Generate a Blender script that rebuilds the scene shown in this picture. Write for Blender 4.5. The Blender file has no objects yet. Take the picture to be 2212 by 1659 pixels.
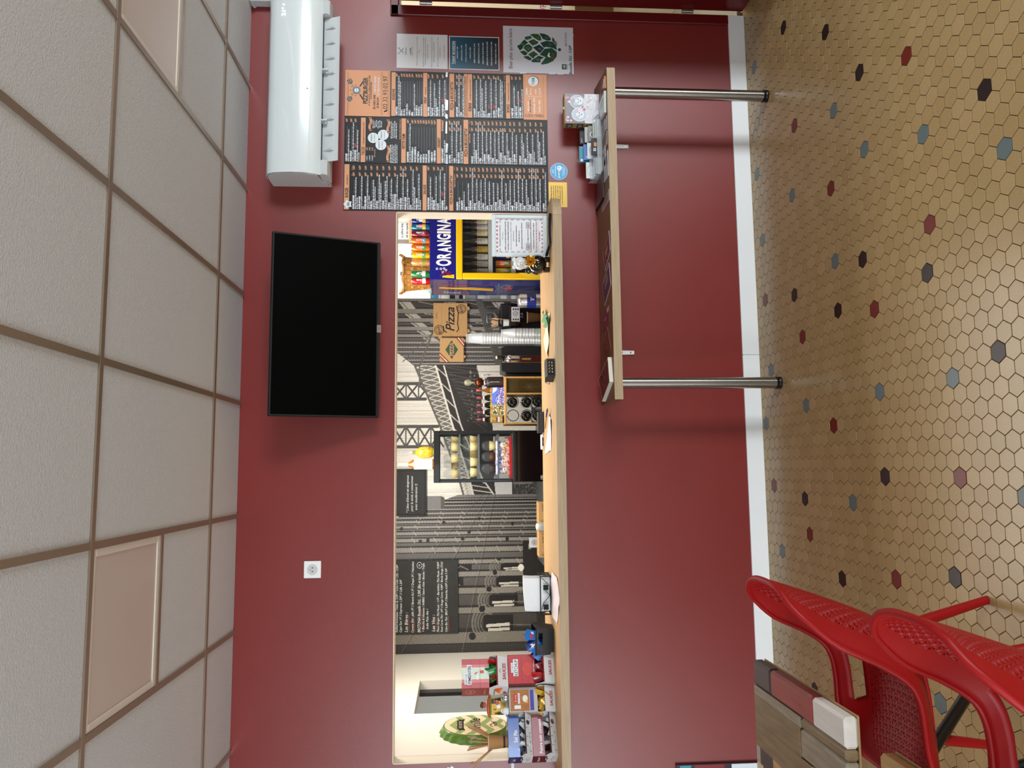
import bpy, bmesh, math, random
import numpy as np
from mathutils import Vector, Matrix
PI = math.pi
random.seed(7)
rng = np.random.default_rng(7)
SC = bpy.context.scene
COL = SC.collection

# ------------------------------------------------------------------ camera, world, lights, exposure
def make_camera():
    yaw, pitch, roll, F = 0.111584, -0.0695876, -0.00242028, 1660.41
    f = Vector((math.sin(yaw)*math.cos(pitch), math.cos(yaw)*math.cos(pitch), math.sin(pitch)))
    r = Vector((math.cos(yaw), -math.sin(yaw), 0)); u = r.cross(f)
    c, s = math.cos(roll), math.sin(roll)
    r2 = c*r + s*u; u2 = -s*r + c*u
    cd = bpy.data.cameras.new('camera'); co = bpy.data.objects.new('camera', cd); COL.objects.link(co)
    cx, cy, cz = -u2, r2, -f                      # the phone was held on its side
    m = Matrix(((cx.x, cy.x, cz.x, 0.0), (cx.y, cy.y, cz.y, -4.22522), (cx.z, cy.z, cz.z, 1.70675), (0, 0, 0, 1)))
    co.matrix_world = m
    cd.sensor_fit = 'HORIZONTAL'; cd.sensor_width = 36.0; cd.lens = F*36.0/2212
    cd.clip_start = 0.05; cd.clip_end = 60
    SC.camera = co
make_camera()
W = bpy.data.worlds.new('world'); SC.world = W; W.use_nodes = True
W.node_tree.nodes['Background'].inputs[0].default_value = (0.80, 0.88, 1.0, 1)
W.node_tree.nodes['Background'].inputs[1].default_value = 0.35
SC.view_settings.view_transform = 'Standard'; SC.view_settings.look = 'None'
SC.view_settings.gamma = 1.0; SC.view_settings.exposure = 0.0
SC.view_settings.use_curve_mapping = False
def area(name, loc, target, sx, sy, power, col=(1, 1, 1), spread=180):
    d = bpy.data.lights.new(name, 'AREA'); d.shape = 'RECTANGLE'; d.size = sx; d.size_y = sy
    d.energy = power; d.color = col; d.spread = math.radians(spread)
    o = bpy.data.objects.new(name, d); COL.objects.link(o); o.location = loc
    o.rotation_euler = (Vector(target)-Vector(loc)).to_track_quat('-Z', 'Y').to_euler()
    return o
DAY = (0.88, 0.95, 1.0)
area('window_light_right', (5.3, -5.9, 1.45), (2.6, 0, 1.35), 1.3, 2.3, 285, DAY)
area('fill_light_middle', (-0.9, -5.9, 1.25), (-0.9, 0, 1.25), 2.0, 2.2, 36, DAY)  # weak fill light added behind the camera; no window is assumed there
area('window_light_left', (-3.9, -5.5, 1.25), (-1.5, 0, 1.1), 2.2, 2.2, 160, DAY)
area('kitchen_light', (0.2, 1.0, 2.56), (0.2, 1.0, 0), 2.6, 0.7, 72, (1.0, 0.96, 0.90))
area('back_kitchen_light', (2.0, 3.0, 2.56), (2.0, 3.0, 0), 0.8, 0.6, 14, (1.0, 0.98, 0.95))
area('passage_light', (3.2, 0.9, 2.5), (3.2, 0.9, 0), 0.5, 0.5, 12, (1.0, 0.95, 0.85))
area('side_room_light', (-2.3, 1.3, 2.5), (-2.3, 1.3, 0), 0.6, 0.6, 12, (1, 1, 1))

# ------------------------------------------------------------------ helpers
def s2l(c):
    c = np.asarray(c, float)
    return np.where(c <= 0.04045, c/12.92, ((c+0.055)/1.055)**2.4)
def hx(h):
    if isinstance(h, str):
        h = h.lstrip('#'); c = [int(h[i:i+2], 16)/255 for i in (0, 2, 4)]
    else: c = [x/255 for x in h]
    return tuple(float(x) for x in s2l(c))+(1.0,)
MATS = {}
def mat(name, col='808080', rough=0.5, metal=0.0, noise=0.0, nscale=30, bump=0.0, bscale=200, trans=0.0, ior=1.45, emit=None, estr=0.0, coat=0.0, alpha=1.0, stretch=None, col2=None, spec=0.5):
    if name in MATS: return MATS[name]
    m = bpy.data.materials.new(name); m.use_nodes = True; nt = m.node_tree
    b = nt.nodes['Principled BSDF']; c = hx(col)
    b.inputs['Base Color'].default_value = c; b.inputs['Roughness'].default_value = rough
    b.inputs['Metallic'].default_value = metal; b.inputs['Transmission Weight'].default_value = trans
    b.inputs['IOR'].default_value = ior; b.inputs['Coat Weight'].default_value = coat; b.inputs['Alpha'].default_value = alpha
    b.inputs['Specular IOR Level'].default_value = spec
    if emit: b.inputs['Emission Color'].default_value = hx(emit); b.inputs['Emission Strength'].default_value = estr
    if noise or bump:
        tc = nt.nodes.new('ShaderNodeTexCoord'); mp = nt.nodes.new('ShaderNodeMapping')
        nt.links.new(tc.outputs['Object'], mp.inputs['Vector'])
        if stretch: mp.inputs['Scale'].default_value = stretch
    if noise:
        n = nt.nodes.new('ShaderNodeTexNoise'); n.inputs['Scale'].default_value = nscale; n.inputs['Detail'].default_value = 5
        nt.links.new(mp.outputs[0], n.inputs['Vector'])
        mx = nt.nodes.new('ShaderNodeMix'); mx.data_type = 'RGBA'
        c2 = hx(col2) if col2 else tuple(min(1, x*(1-noise)) for x in c[:3])+(1,)
        c1 = c if col2 else tuple(min(1, x*(1+noise)) for x in c[:3])+(1,)
        rmp = nt.nodes.new('ShaderNodeMapRange'); rmp.inputs[1].default_value = 0.3; rmp.inputs[2].default_value = 0.7
        nt.links.new(n.outputs['Fac'], rmp.inputs[0]); nt.links.new(rmp.outputs[0], mx.inputs[0])
        mx.inputs[6].default_value = c2; mx.inputs[7].default_value = c1
        nt.links.new(mx.outputs[2], b.inputs['Base Color'])
    if bump:
        n2 = nt.nodes.new('ShaderNodeTexNoise'); n2.inputs['Scale'].default_value = bscale; n2.inputs['Detail'].default_value = 3
        nt.links.new(mp.outputs[0], n2.inputs['Vector'])
        bp = nt.nodes.new('ShaderNodeBump'); bp.inputs['Strength'].default_value = bump; bp.inputs['Distance'].default_value = 0.003
        nt.links.new(n2.outputs['Fac'], bp.inputs['Height']); nt.links.new(bp.outputs[0], b.inputs['Normal'])
    MATS[name] = m
    return m
def C(h, rough=0.55, **k):                        # plain coloured material
    return mat('c_%s_%d' % (h, int(rough*100)) + ''.join(sorted(k)), h, rough, **k)
def vcol_mat(rough=0.5, coat=0.0):
    key = 'print_%d_%d' % (rough*100, coat*100)
    if key in MATS: return MATS[key]
    m = bpy.data.materials.new(key); m.use_nodes = True; nt = m.node_tree; b = nt.nodes['Principled BSDF']
    a = nt.nodes.new('ShaderNodeAttribute'); a.attribute_name = 'Col'
    nt.links.new(a.outputs['Color'], b.inputs['Base Color']); b.inputs['Roughness'].default_value = rough
    b.inputs['Coat Weight'].default_value = coat
    MATS[key] = m
    return m
def tag(o, label=None, cat=None, group=None, kind=None):
    if label: o['label'] = label
    if cat: o['category'] = cat
    if group: o['group'] = group
    if kind: o['kind'] = kind
    return o
def empty(name, loc=(0, 0, 0), rz=0.0, label=None, cat=None, group=None, kind=None):
    o = bpy.data.objects.new(name, None); COL.objects.link(o); o.location = loc; o.rotation_euler = (0, 0, rz)
    o.empty_display_size = 0.05
    return tag(o, label, cat, group, kind)
def dup(o, parent=None):
    c = o.copy(); COL.objects.link(c)
    if parent: c.parent = parent
    for ch in o.children: dup(ch, c)
    return c
_txt = {}
def text_geo(s, shear=0.0, off=0.0, res=1):
    k = (s, shear, off, res)
    if k in _txt: return _txt[k]
    cu = bpy.data.curves.new('t', 'FONT'); cu.body = s; cu.size = 1.0; cu.shear = shear; cu.offset = off
    cu.resolution_u = res; cu.fill_mode = 'FRONT'
    o = bpy.data.objects.new('t', cu); me = o.to_mesh()
    v = np.zeros(len(me.vertices)*3); me.vertices.foreach_get('co', v); v = v.reshape(-1, 3)[:, :2].copy()
    f = [tuple(p.vertices) for p in me.polygons]
    o.to_mesh_clear(); bpy.data.objects.remove(o); bpy.data.curves.remove(cu)
    _txt[k] = (v, f)
    return _txt[k]
class MB:
    """collects shapes (local coordinates) and links them as ONE mesh object"""
    def __init__(s): s.v = []; s.f = []; s.m = []; s.sm = []; s.mats = []; s.M = None
    def mi(s, m):
        if m not in s.mats: s.mats.append(m)
        return s.mats.index(m)
    def add(s, vs, fs, m, smooth=False):
        b = len(s.v)
        if s.M is not None: vs = [tuple(s.M @ Vector(v)) for v in vs]
        s.v.extend([tuple(map(float, v)) for v in vs]); i = s.mi(m)
        for f in fs: s.f.append(tuple(b+k for k in f)); s.m.append(i); s.sm.append(smooth)
        return s
    def box(s, x0, x1, y0, y1, z0, z1, m, bev=0.0):
        if bev:
            b = min(bev, abs(x1-x0)*.49, abs(y1-y0)*.49, abs(z1-z0)*.49); vs = []; idx = {}
            for xi in (0, 1):
                for yi in (0, 1):
                    for zi in (0, 1):
                        X, Y, Z = (x0, x1)[xi], (y0, y1)[yi], (z0, z1)[zi]; dx, dy, dz = b*(1-2*xi), b*(1-2*yi), b*(1-2*zi)
                        idx[xi, yi, zi, 0] = len(vs); vs.append((X, Y+dy, Z+dz))
                        idx[xi, yi, zi, 1] = len(vs); vs.append((X+dx, Y, Z+dz))
                        idx[xi, yi, zi, 2] = len(vs); vs.append((X+dx, Y+dy, Z))
            I = lambda a, b_, c, k: idx[a, b_, c, k]; fs = []
            fs += [(I(0,0,0,0), I(0,0,1,0), I(0,1,1,0), I(0,1,0,0)), (I(1,0,0,0), I(1,1,0,0), I(1,1,1,0), I(1,0,1,0)),
                   (I(0,0,0,1), I(1,0,0,1), I(1,0,1,1), I(0,0,1,1)), (I(0,1,0,1), I(0,1,1,1), I(1,1,1,1), I(1,1,0,1)),
                   (I(0,0,0,2), I(0,1,0,2), I(1,1,0,2), I(1,0,0,2)), (I(0,0,1,2), I(1,0,1,2), I(1,1,1,2), I(0,1,1,2))]
            for a in (0, 1):
                for c in (0, 1):
                    q = [(I(a,c,0,0), I(a,c,0,1), I(a,c,1,1), I(a,c,1,0)), (I(a,0,c,0), I(a,0,c,2), I(a,1,c,2), I(a,1,c,0)), (I(0,a,c,1), I(0,a,c,2), I(1,a,c,2), I(1,a,c,1))]
                    fs += q
                    for d in (0, 1): fs.append((I(a,c,d,0), I(a,c,d,1), I(a,c,d,2)))
            return s.add(vs, fs, m)
        vs = [(x, y, z) for x in (x0, x1) for y in (y0, y1) for z in (z0, z1)]
        return s.add(vs, [(0,1,3,2), (4,6,7,5), (0,4,5,1), (2,3,7,6), (0,2,6,4), (1,5,7,3)], m)
    def prism(s, pts, axis, a, b, m, smooth=False, caps=True):
        """polygon pts (p,q) extruded along axis: 0 -> (y,z), 1 -> (x,z), 2 -> (x,y)"""
        def P(p, t): return (t, p[0], p[1]) if axis == 0 else (p[0], t, p[1]) if axis == 1 else (p[0], p[1], t)
        n = len(pts); vs = [P(p, a) for p in pts]+[P(p, b) for p in pts]
        s.add(vs, [(i, (i+1) % n, n+(i+1) % n, n+i) for i in range(n)], m, smooth)
        if caps: s.add(vs, [tuple(range(n))[::-1], tuple(range(n, 2*n))], m)
        return s
    def lathe(s, prof, cx, cy, m, seg=20, axis='z', cz=0.0, smooth=True, sq=1.0):
        """prof list of (r, h)"""
        vs = []; fs = []
        for r, h in prof:
            for i in range(seg):
                a = 2*PI*i/seg; p, q = r*math.cos(a), r*math.sin(a)*sq
                vs.append((cx+p, cy+q, cz+h) if axis == 'z' else (cx+p, cy+h, cz+q) if axis == 'y' else (cx+h, cy+p, cz+q))
        n = len(prof)
        for j in range(n-1):
            for i in range(seg):
                k = (i+1) % seg; fs.append((j*seg+i, j*seg+k, (j+1)*seg+k, (j+1)*seg+i))
        s.add(vs, fs, m, smooth)
        if prof[0][0] > 1e-6: s.add(vs[:seg], [tuple(range(seg))[::-1]], m)
        if prof[-1][0] > 1e-6: s.add(vs[-seg:], [tuple(range(seg))], m)
        return s
    def tube(s, pts, r, m, seg=8, closed=False, smooth=True):
        pts = [Vector(p) for p in pts]; n = len(pts); rs = r if isinstance(r, (list, tuple)) else [r]*n
        vs = []; fs = []; up = None
        for i, p in enumerate(pts):
            t = (pts[(i+1) % n]-pts[i-1]) if closed else (pts[min(i+1, n-1)]-pts[max(i-1, 0)])
            t.normalize()
            if up is None: up = Vector((0, 0, 1)) if abs(t.z) < .9 else Vector((1, 0, 0))
            a = t.cross(up); a.normalize(); b = a.cross(t); b.normalize(); up = b
            for k in range(seg):
                w = 2*PI*k/seg; vs.append(p+a*math.cos(w)*rs[i]+b*math.sin(w)*rs[i])
        for i in range(n if closed else n-1):
            j = (i+1) % n
            for k in range(seg):
                l = (k+1) % seg; fs.append((i*seg+k, i*seg+l, j*seg+l, j*seg+k))
        s.add(vs, fs, m, smooth)
        if not closed:
            s.add(vs[:seg], [tuple(range(seg))[::-1]], m); s.add(vs[-seg:], [tuple(range(seg))], m)
        return s
    def ball(s, c, r, m, seg=14, rings=9, sc=(1, 1, 1)):
        vs = []; fs = []
        for j in range(rings+1):
            a = PI*j/rings
            for i in range(seg):
                b = 2*PI*i/seg
                vs.append((c[0]+r*sc[0]*math.sin(a)*math.cos(b), c[1]+r*sc[1]*math.sin(a)*math.sin(b), c[2]+r*sc[2]*math.cos(a)))
        for j in range(rings):
            for i in range(seg):
                k = (i+1) % seg; fs.append((j*seg+i, (j+1)*seg+i, (j+1)*seg+k, j*seg+k))
        return s.add(vs, fs, m, True)
    def grid(s, P, m, smooth=True, closed=False):
        """P[i][j] of points -> quads"""
        ni, nj = len(P), len(P[0]); vs = [p for row in P for p in row]
        fs = [(i*nj+j, i*nj+(j+1) % nj, (i+1)*nj+(j+1) % nj, (i+1)*nj+j) for i in range(ni-1) for j in range(nj if closed else nj-1)]
        return s.add(vs, fs, m, smooth)
    def build(s, name, parent=None, loc=None, mats=None):
        me = bpy.data.meshes.new(name); me.from_pydata(s.v, [], s.f)
        for m in s.mats: me.materials.append(m)
        me.polygons.foreach_set('material_index', s.m); me.polygons.foreach_set('use_smooth', s.sm)
        me.update()
        o = bpy.data.objects.new(name, me); COL.objects.link(o)
        if parent: o.parent = parent
        if loc: o.location = loc
        return o
class Plane2:
    """flat lettering and shapes on a plane: origin o, right a, up b (unit vectors), layers lifted along the normal"""
    def __init__(s, mb, o, a, b):
        s.mb = mb; s.o = Vector(o); s.a = Vector(a).normalized(); s.b = Vector(b).normalized(); s.n = s.a.cross(s.b)
    def P(s, x, y, l=1): return s.o+s.a*x+s.b*y+s.n*(0.0004*l)
    def poly(s, pts, m, l=1): s.mb.add([s.P(x, y, l) for x, y in pts], [tuple(range(len(pts)))], m)
    def rect(s, x0, y0, x1, y1, m, l=1): s.poly([(x0, y0), (x1, y0), (x1, y1), (x0, y1)], m, l)
    def ell(s, cx, cy, rx, ry, m, l=1, n=24, r0=0.0):
        if r0:
            o = [(cx+rx*math.cos(2*PI*i/n), cy+ry*math.sin(2*PI*i/n)) for i in range(n)]
            q = [(cx+rx*r0*math.cos(2*PI*i/n), cy+ry*r0*math.sin(2*PI*i/n)) for i in range(n)]
            s.mb.add([s.P(*p, l) for p in o+q], [(i, (i+1) % n, n+(i+1) % n, n+i) for i in range(n)], m)
        else: s.poly([(cx+rx*math.cos(2*PI*i/n), cy+ry*math.sin(2*PI*i/n)) for i in range(n)], m, l)
    def line(s, pts, w, m, l=1):
        for (x0, y0), (x1, y1) in zip(pts[:-1], pts[1:]):
            d = math.hypot(x1-x0, y1-y0) or 1; nx, ny = -(y1-y0)/d*w/2, (x1-x0)/d*w/2; ex, ey = (x1-x0)/d*w*.25, (y1-y0)/d*w*.25
            s.poly([(x0+nx-ex, y0+ny-ey), (x0-nx-ex, y0-ny-ey), (x1-nx+ex, y1-ny+ey), (x1+nx+ex, y1+ny+ey)], m, l)
    def text(s, t, x, y, h, m, w=None, al='l', l=2, shear=0.0, off=0.0, rot=0.0, cond=1.0):
        """h = cap height; baseline at y"""
        v, f = text_geo(t, shear, off, 4 if h > .02 else 2 if h > .011 else 1)
        if len(v) == 0: return
        k = h/0.70; x0, x1 = v[:, 0].min(), v[:, 0].max(); kx = k*cond
        if w is not None: kx = w/max(1e-6, x1-x0)
        wd = (x1-x0)*kx; sh = {'l': 0, 'c': -wd/2, 'r': -wd}[al]
        px = (v[:, 0]-x0)*kx+sh; py = v[:, 1]*k
        c, sn = math.cos(rot), math.sin(rot)
        s.mb.add([s.P(x+a*c-b*sn, y+a*sn+b*c, l) for a, b in zip(px, py)], f, m)
    def words(s, x0, x1, y, h, m, l=2, seed=0, dens=0.78):
        """a line of print too small to read: rows of small strokes"""
        r = random.Random(seed*7919+int(y*1e5)+int(x0*1e4)); x = x0
        while x < x1-h*.4:
            n = r.randint(2, 8)
            for _ in range(n):
                if x > x1-h*.4: break
                w = h*r.choice((.28, .42, .5)); y0 = y+(-h*.25 if r.random() < .1 else 0); y1 = y+h*(1.0 if r.random() < .35 else .72)
                s.rect(x, y0, x+w*dens, y1, m, l); x += w*1.15
            x += h*.42
class Pic:
    """a printed picture painted into an array and carried by a fine flat mesh"""
    def __init__(s, w, h, bg): s.w, s.h = w, h; s.a = np.zeros((h, w, 3)); s.a[:] = np.array(bg)/255; s.Y, s.X = np.mgrid[0:h, 0:w].astype(float)
    def put(s, mask, c, al=1.0): s.a[mask] = s.a[mask]*(1-al)+np.array(c)/255*al
    def rect(s, x0, y0, x1, y1, c, al=1.0): s.put((s.X >= x0) & (s.X < x1) & (s.Y >= y0) & (s.Y < y1), c, al)
    def ell(s, cx, cy, rx, ry, c, al=1.0): s.put(((s.X-cx)/rx)**2+((s.Y-cy)/ry)**2 < 1, c, al)
    def mask(s, pts):
        m = np.zeros((s.h, s.w), bool); n = len(pts)
        for i in range(n):
            (x0, y0), (x1, y1) = pts[i], pts[(i+1) % n]
            if y0 == y1: continue
            cnd = ((s.Y < y0) != (s.Y < y1)) & (s.X < (x1-x0)*(s.Y-y0)/(y1-y0)+x0); m ^= cnd
        return m
    def poly(s, pts, c, al=1.0): s.put(s.mask(pts), c, al)
    def line(s, x0, y0, x1, y1, th, c, al=1.0):
        dx, dy = x1-x0, y1-y0; L = dx*dx+dy*dy or 1; t = np.clip(((s.X-x0)*dx+(s.Y-y0)*dy)/L, 0, 1)
        s.put(np.hypot(s.X-x0-t*dx, s.Y-y0-t*dy) < th/2, c, al)
    def noise(s, amp, mask=None):
        n = rng.normal(0, amp, (s.h, s.w, 1)); n = n if mask is None else n*mask[..., None]
        s.a = np.clip(s.a+n, 0, 1)
    def build(s, name, o, a, b, W_, H_, parent=None, rough=.5, coat=0.0):
        """o = upper left corner, a = right unit vector, b = DOWN unit vector"""
        o, a, b = np.array(o), np.array(a, float), np.array(b, float); h, w = s.h, s.w
        P = o+(s.X[..., None]/(w-1)*W_)*a+(s.Y[..., None]/(h-1)*H_)*b
        me = bpy.data.meshes.new(name); me.vertices.add(h*w); me.vertices.foreach_set('co', P.reshape(-1).astype(np.float32))
        i = np.arange(h*w).reshape(h, w); q = np.stack([i[:-1, :-1], i[1:, :-1], i[1:, 1:], i[:-1, 1:]], -1).reshape(-1, 4)
        me.loops.add(q.size); me.loops.foreach_set('vertex_index', q.reshape(-1).astype(np.int32))
        me.polygons.add(len(q)); me.polygons.foreach_set('loop_start', np.arange(0, q.size, 4, dtype=np.int32))
        me.update(calc_edges=True)
        at = me.attributes.new('Col', 'FLOAT_COLOR', 'POINT'); c = np.ones((h*w, 4), np.float32); c[:, :3] = s2l(s.a.reshape(-1, 3)); at.data.foreach_set('color', c.reshape(-1))
        me.materials.append(vcol_mat(rough, coat)); me.validate()
        ob = bpy.data.objects.new(name, me); COL.objects.link(ob)
        if parent: ob.parent = parent
        return ob
def sheet(name, o, a, b, w, h, th, m, label=None, cat=None, parent=None):
    """thin board whose FRONT lower-left corner is o; returns its mesh builder's Plane2 after adding the slab"""
    mb = MB(); p = Plane2(mb, o, a, b); n = p.n
    q = [p.o, p.o+p.a*w, p.o+p.a*w+p.b*h, p.o+p.b*h]
    vs = q+[x-n*th for x in q]
    mb.add(vs, [(0,1,2,3), (7,6,5,4), (0,4,5,1), (1,5,6,2), (2,6,7,3), (3,7,4,0)], m)
    return mb, p
def done(mb, name, label=None, cat=None, parent=None, group=None):
    return tag(mb.build(name, parent), label, cat, group)
# ------------------------------------------------------------------ materials used widely
RED = mat('red_wall_paint', '7d2724', 0.36, bump=0.10, bscale=260, noise=0.04, nscale=3, spec=.8)
REDD = mat('red_gloss_paint', '620c0f', 0.32)
CREAM = mat('cream_paint', 'e9dfca', 0.6)
WHITE = mat('white_paint', 'eff2f3', 0.45)
PAPER = mat('paper_white', 'e4e6ea', 0.6)
BLK = mat('black_plastic', '0b0c0d', 0.35)
BLKM = mat('black_matt', '101112', 0.6)
STEEL = mat('brushed_steel', 'b4b6b8', 0.20, metal=1.0)
CHROME = mat('chrome', 'd8d8d8', 0.08, metal=1.0)
GLASS = mat('clear_glass', 'f4f8f8', 0.02, trans=1.0, ior=1.45)
OAK = mat('oak_laminate', 'd2ac78', 0.45, noise=0.18, nscale=9, stretch=(0.6, 14, 14), col2='b88d5a')
OAKE = mat('oak_edge_band', 'b9a284', 0.5, noise=0.12, nscale=14, stretch=(0.5, 16, 30), col2='a08a6c')
KRAFT = mat('kraft_card', 'bd9560', 0.75, noise=0.05, nscale=60)
GREYM = mat('grey_plastic', '6e7276', 0.5)
SKIN = None
def struct(mb, name, parent=None):
    o = mb.build(name, parent)
    if parent is None: o['kind'] = 'structure'
    return o
# ------------------------------------------------------------------ the setting
LX, RX, FY, CZ = -5.2, 6.6, -6.3, 2.88
b = MB()
b.box(LX, -1.516, 0, .1, 0, 2.95, RED); b.box(1.449, 2.684, 0, .1, 0, 2.95, RED)
b.box(-1.516, 1.449, 0, .1, 0, 1.152, RED); b.box(-1.516, 1.449, 0, .1, 2.054, 2.95, RED)
b.box(2.684, 3.5, 0, .1, 2.045, 2.95, RED); b.box(3.5, RX, 0, .1, 0, 2.95, RED)
struct(b, 'wall_back')
b = MB(); b.box(LX-.1, LX, FY, .1, 0, 2.95, mat('room_wall', 'a8a29a', .7)); struct(b, 'wall_left')
b = MB(); b.box(RX, RX+.1, FY, .1, 0, 2.95, mat('room_wall')); struct(b, 'wall_right')
b = MB(); b.box(LX, RX, FY-.1, FY, 0, 2.95, mat('room_wall')); struct(b, 'wall_front')
# cream liner of the serving opening
b = MB(); t = .004
b.box(1.445, 1.449, -.002, .102, 1.2, 2.054, CREAM); b.box(-1.516, -1.512, -.002, .102, 1.2, 2.054, CREAM); b.box(-1.516, 1.449, -.002, .102, 2.05, 2.054, CREAM)
struct(b, 'trim_1')
# baseboard, two lengths meeting in a hairline joint
b = MB(); b.box(.637, 2.684, -.012, 0, 0, .097, WHITE, .002); b.box(LX, .6355, -.012, 0, 0, .097, WHITE, .002); struct(b, 'baseboard_back')
# --- floor: hexagonal tiles in grout
W6, R6, HX0, HY0 = 0.0666732, 0.0569998, 0.0151124, 0.0063637
GROUT = mat('grout', '382c1e', .9); TANS = [mat('tile_tan_%d' % i, c, .27, noise=.24, nscale=330, bump=.05, bscale=500) for i, c in enumerate(('a98f63', 'a68c60', 'ac9266', 'a48a5e'))]
TD = mat('tile_dark', '1f1311', .4, noise=.1, nscale=200); TG = mat('tile_grey', '5f6f70', .4, noise=.06, nscale=200); TR = mat('tile_red', '6b1f12', .4, noise=.08, nscale=200)
SPEC = {}
for n, r, k in [('d',-19,-8),('d',-9,-13),('d',-7,-25),('d',-3,-8),('d',-1,-19),('d',6,-29),('d',12,-24),('d',12,-14),('d',15,-18),('d',15,-8),('d',21,-30),('d',29,-19),('d',35,-15),('d',40,-8),('g',-8,-3),('g',-3,-15),('g',-2,-30),('g',4,-1),('g',5,-26),('g',5,-19),('g',5,-9),('g',9,-3),('g',16,-14),('g',17,-31),('g',21,-25),('g',22,-2),('g',23,-19),('g',24,-8),('g',28,-15),('g',29,-2),('g',40,-2),('r',-8,-19),('r',-6,-8),('r',-2,-2),('r',-1,-26),('r',3,-13),('r',11,-19),('r',11,-9),('r',15,-25),('r',16,-2),('r',22,-14),('r',27,-24),('r',30,-9),
                ('g',-20,-2),('g',-15,-23),('r',-18,-15),('d',34,-28),('g',38,-22),('r',44,-16)]:
    SPEC[r, k] = {'d': TD, 'g': TG, 'r': TR}[n]
b = MB(); b.box(-2.98, 3.88, -4.46, .1, -.08, -.0025, GROUT)
for x0, x1, y0, y1 in ((LX, -2.98, FY, .1), (3.88, RX, FY, .1), (-2.98, 3.88, FY, -4.46)): b.box(x0, x1, y0, y1, -.08, 0, TANS[0])
floor = struct(b, 'floor')
def hexmesh(m):
    mb = MB(); h = W6/2-.0015; L = h*2/math.sqrt(3)
    def ring(s, z): return [(s*L*math.cos(PI/3*i), s*h*2/math.sqrt(3)*math.sin(PI/3*i), z) for i in range(6)]
    v = ring(1, -.006)+ring(1, -.0007)+ring(.975, 0)
    f = [(i, (i+1) % 6, 6+(i+1) % 6, 6+i) for i in range(6)]+[(6+i, 6+(i+1) % 6, 12+(i+1) % 6, 12+i) for i in range(6)]+[tuple(range(12, 18))]
    return v, f
HV, HF = hexmesh(None)
cells = []
cam = SC.camera.matrix_world.inverted(); FP = 1660.41
for r in range(-53, 69):
    for k in range(-68, 1):
        x, y = HX0+r*R6, HY0+(k+.5*(r % 2))*W6
        if y > .02 or x > 3.87 or x < -2.97 or y < -4.45: continue
        q = cam @ Vector((x, y, 0)); u, v = 1106+q.x/-q.z*FP, 829.5-q.y/-q.z*FP
        vis = q.z < 0 and -60 < u < 2260 and -60 < v < 1710
        hid = x < -.50 and y < -1.6
        cells.append((vis, -q.z if vis and not hid else 99-q.z, x, y, r, k))
cells.sort(key=lambda c: (not c[0], c[1]))
hexdata = {}
def hexdat(m):
    if m.name not in hexdata:
        me = bpy.data.meshes.new('tile'); me.from_pydata(HV, [], HF); me.materials.append(m); hexdata[m.name] = me
    return hexdata[m.name]
near, rest = cells[:300], cells[300:]
far_special = [c for c in rest if (c[4], c[5]) in SPEC and c[0]]
drop = [c for c in near[::-1] if (c[4], c[5]) not in SPEC][:len(far_special)]
near = [c for c in near if c not in drop]+far_special; ns = set((c[4], c[5]) for c in near)
for c in near:
    m = SPEC.get((c[4], c[5])) or random.choice(TANS)
    o = bpy.data.objects.new('tile', hexdat(m)); COL.objects.link(o); o.parent = floor
    o.location = (c[2], c[3], random.uniform(-.0004, .0004))
mb = MB()
for c in cells:
    if (c[4], c[5]) in ns: continue
    z = random.uniform(-.0004, .0004); mb.add([(c[2]+p[0], c[3]+p[1], z+p[2]) for p in HV], HF, SPEC.get((c[4], c[5])) or random.choice(TANS))
tag(mb.build('tile_field', floor), kind='stuff')
# --- suspended ceiling
CEIL = mat('ceiling_panel', 'c8cbcf', .85, bump=.55, bscale=150, noise=.07, nscale=160); RAIL = mat('ceiling_rail', '8c7c6c', .30, metal=.35)  # rails are white metal; their brown stands for the reflected red wall
b = MB(); b.box(LX, RX, FY, .1, 2.93, 2.99, mat('void', '55504a', .9))
for x0, x1, y0, y1 in ((LX, -1.43, FY, 0), (3.37, RX, FY, 0), (-1.43, 3.37, FY, -2.82)): b.box(x0, x1, y0, y1, 2.884, 2.93, CEIL)
ceiling = struct(b, 'ceiling')
CX = [2.1715-.6*i for i in range(-2, 7)]; CY = [0, -.453, -1.635, -2.817]
LIGHTS = {(1.5715, -.453), (-.8285, -.453)}
def panel(x0, x1, y0, y1):
    mb = MB(); e = .010; mb.box(x0+e, x1-e, y0+e, y1-e if y1 < -.01 else y1, 2.8825, 2.905, CEIL, .002); mb.build('ceiling_panel', ceiling)
for i in range(len(CX)-1):
    for j in range(3):
        x0, x1, y1, y0 = CX[i+1], CX[i], CY[j], CY[j+1]
        if j == 1 and any(abs(x0-a) < .01 for a, _ in LIGHTS):
            panel(x0, x1, -1.044, y1)
            mb = MB(); mb.box(x0+.012, x1-.012, -1.056, -1.032, 2.876, 2.884, RAIL); mb.build('cross_rail', ceiling)
        else: panel(x0, x1, y0, y1)
for x in CX:
    for j in range(3):
        mb = MB(); mb.box(x-.012, x+.012, CY[j+1]+.012, CY[j]-(.012 if j else 0), 2.876, 2.884, RAIL); mb.build('cross_rail', ceiling)
for y in CY[1:]:
    mb = MB(); mb.box(CX[-1], CX[0], y-.012, y+.012, 2.875, 2.884, RAIL); mb.build('main_rail', ceiling)
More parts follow.
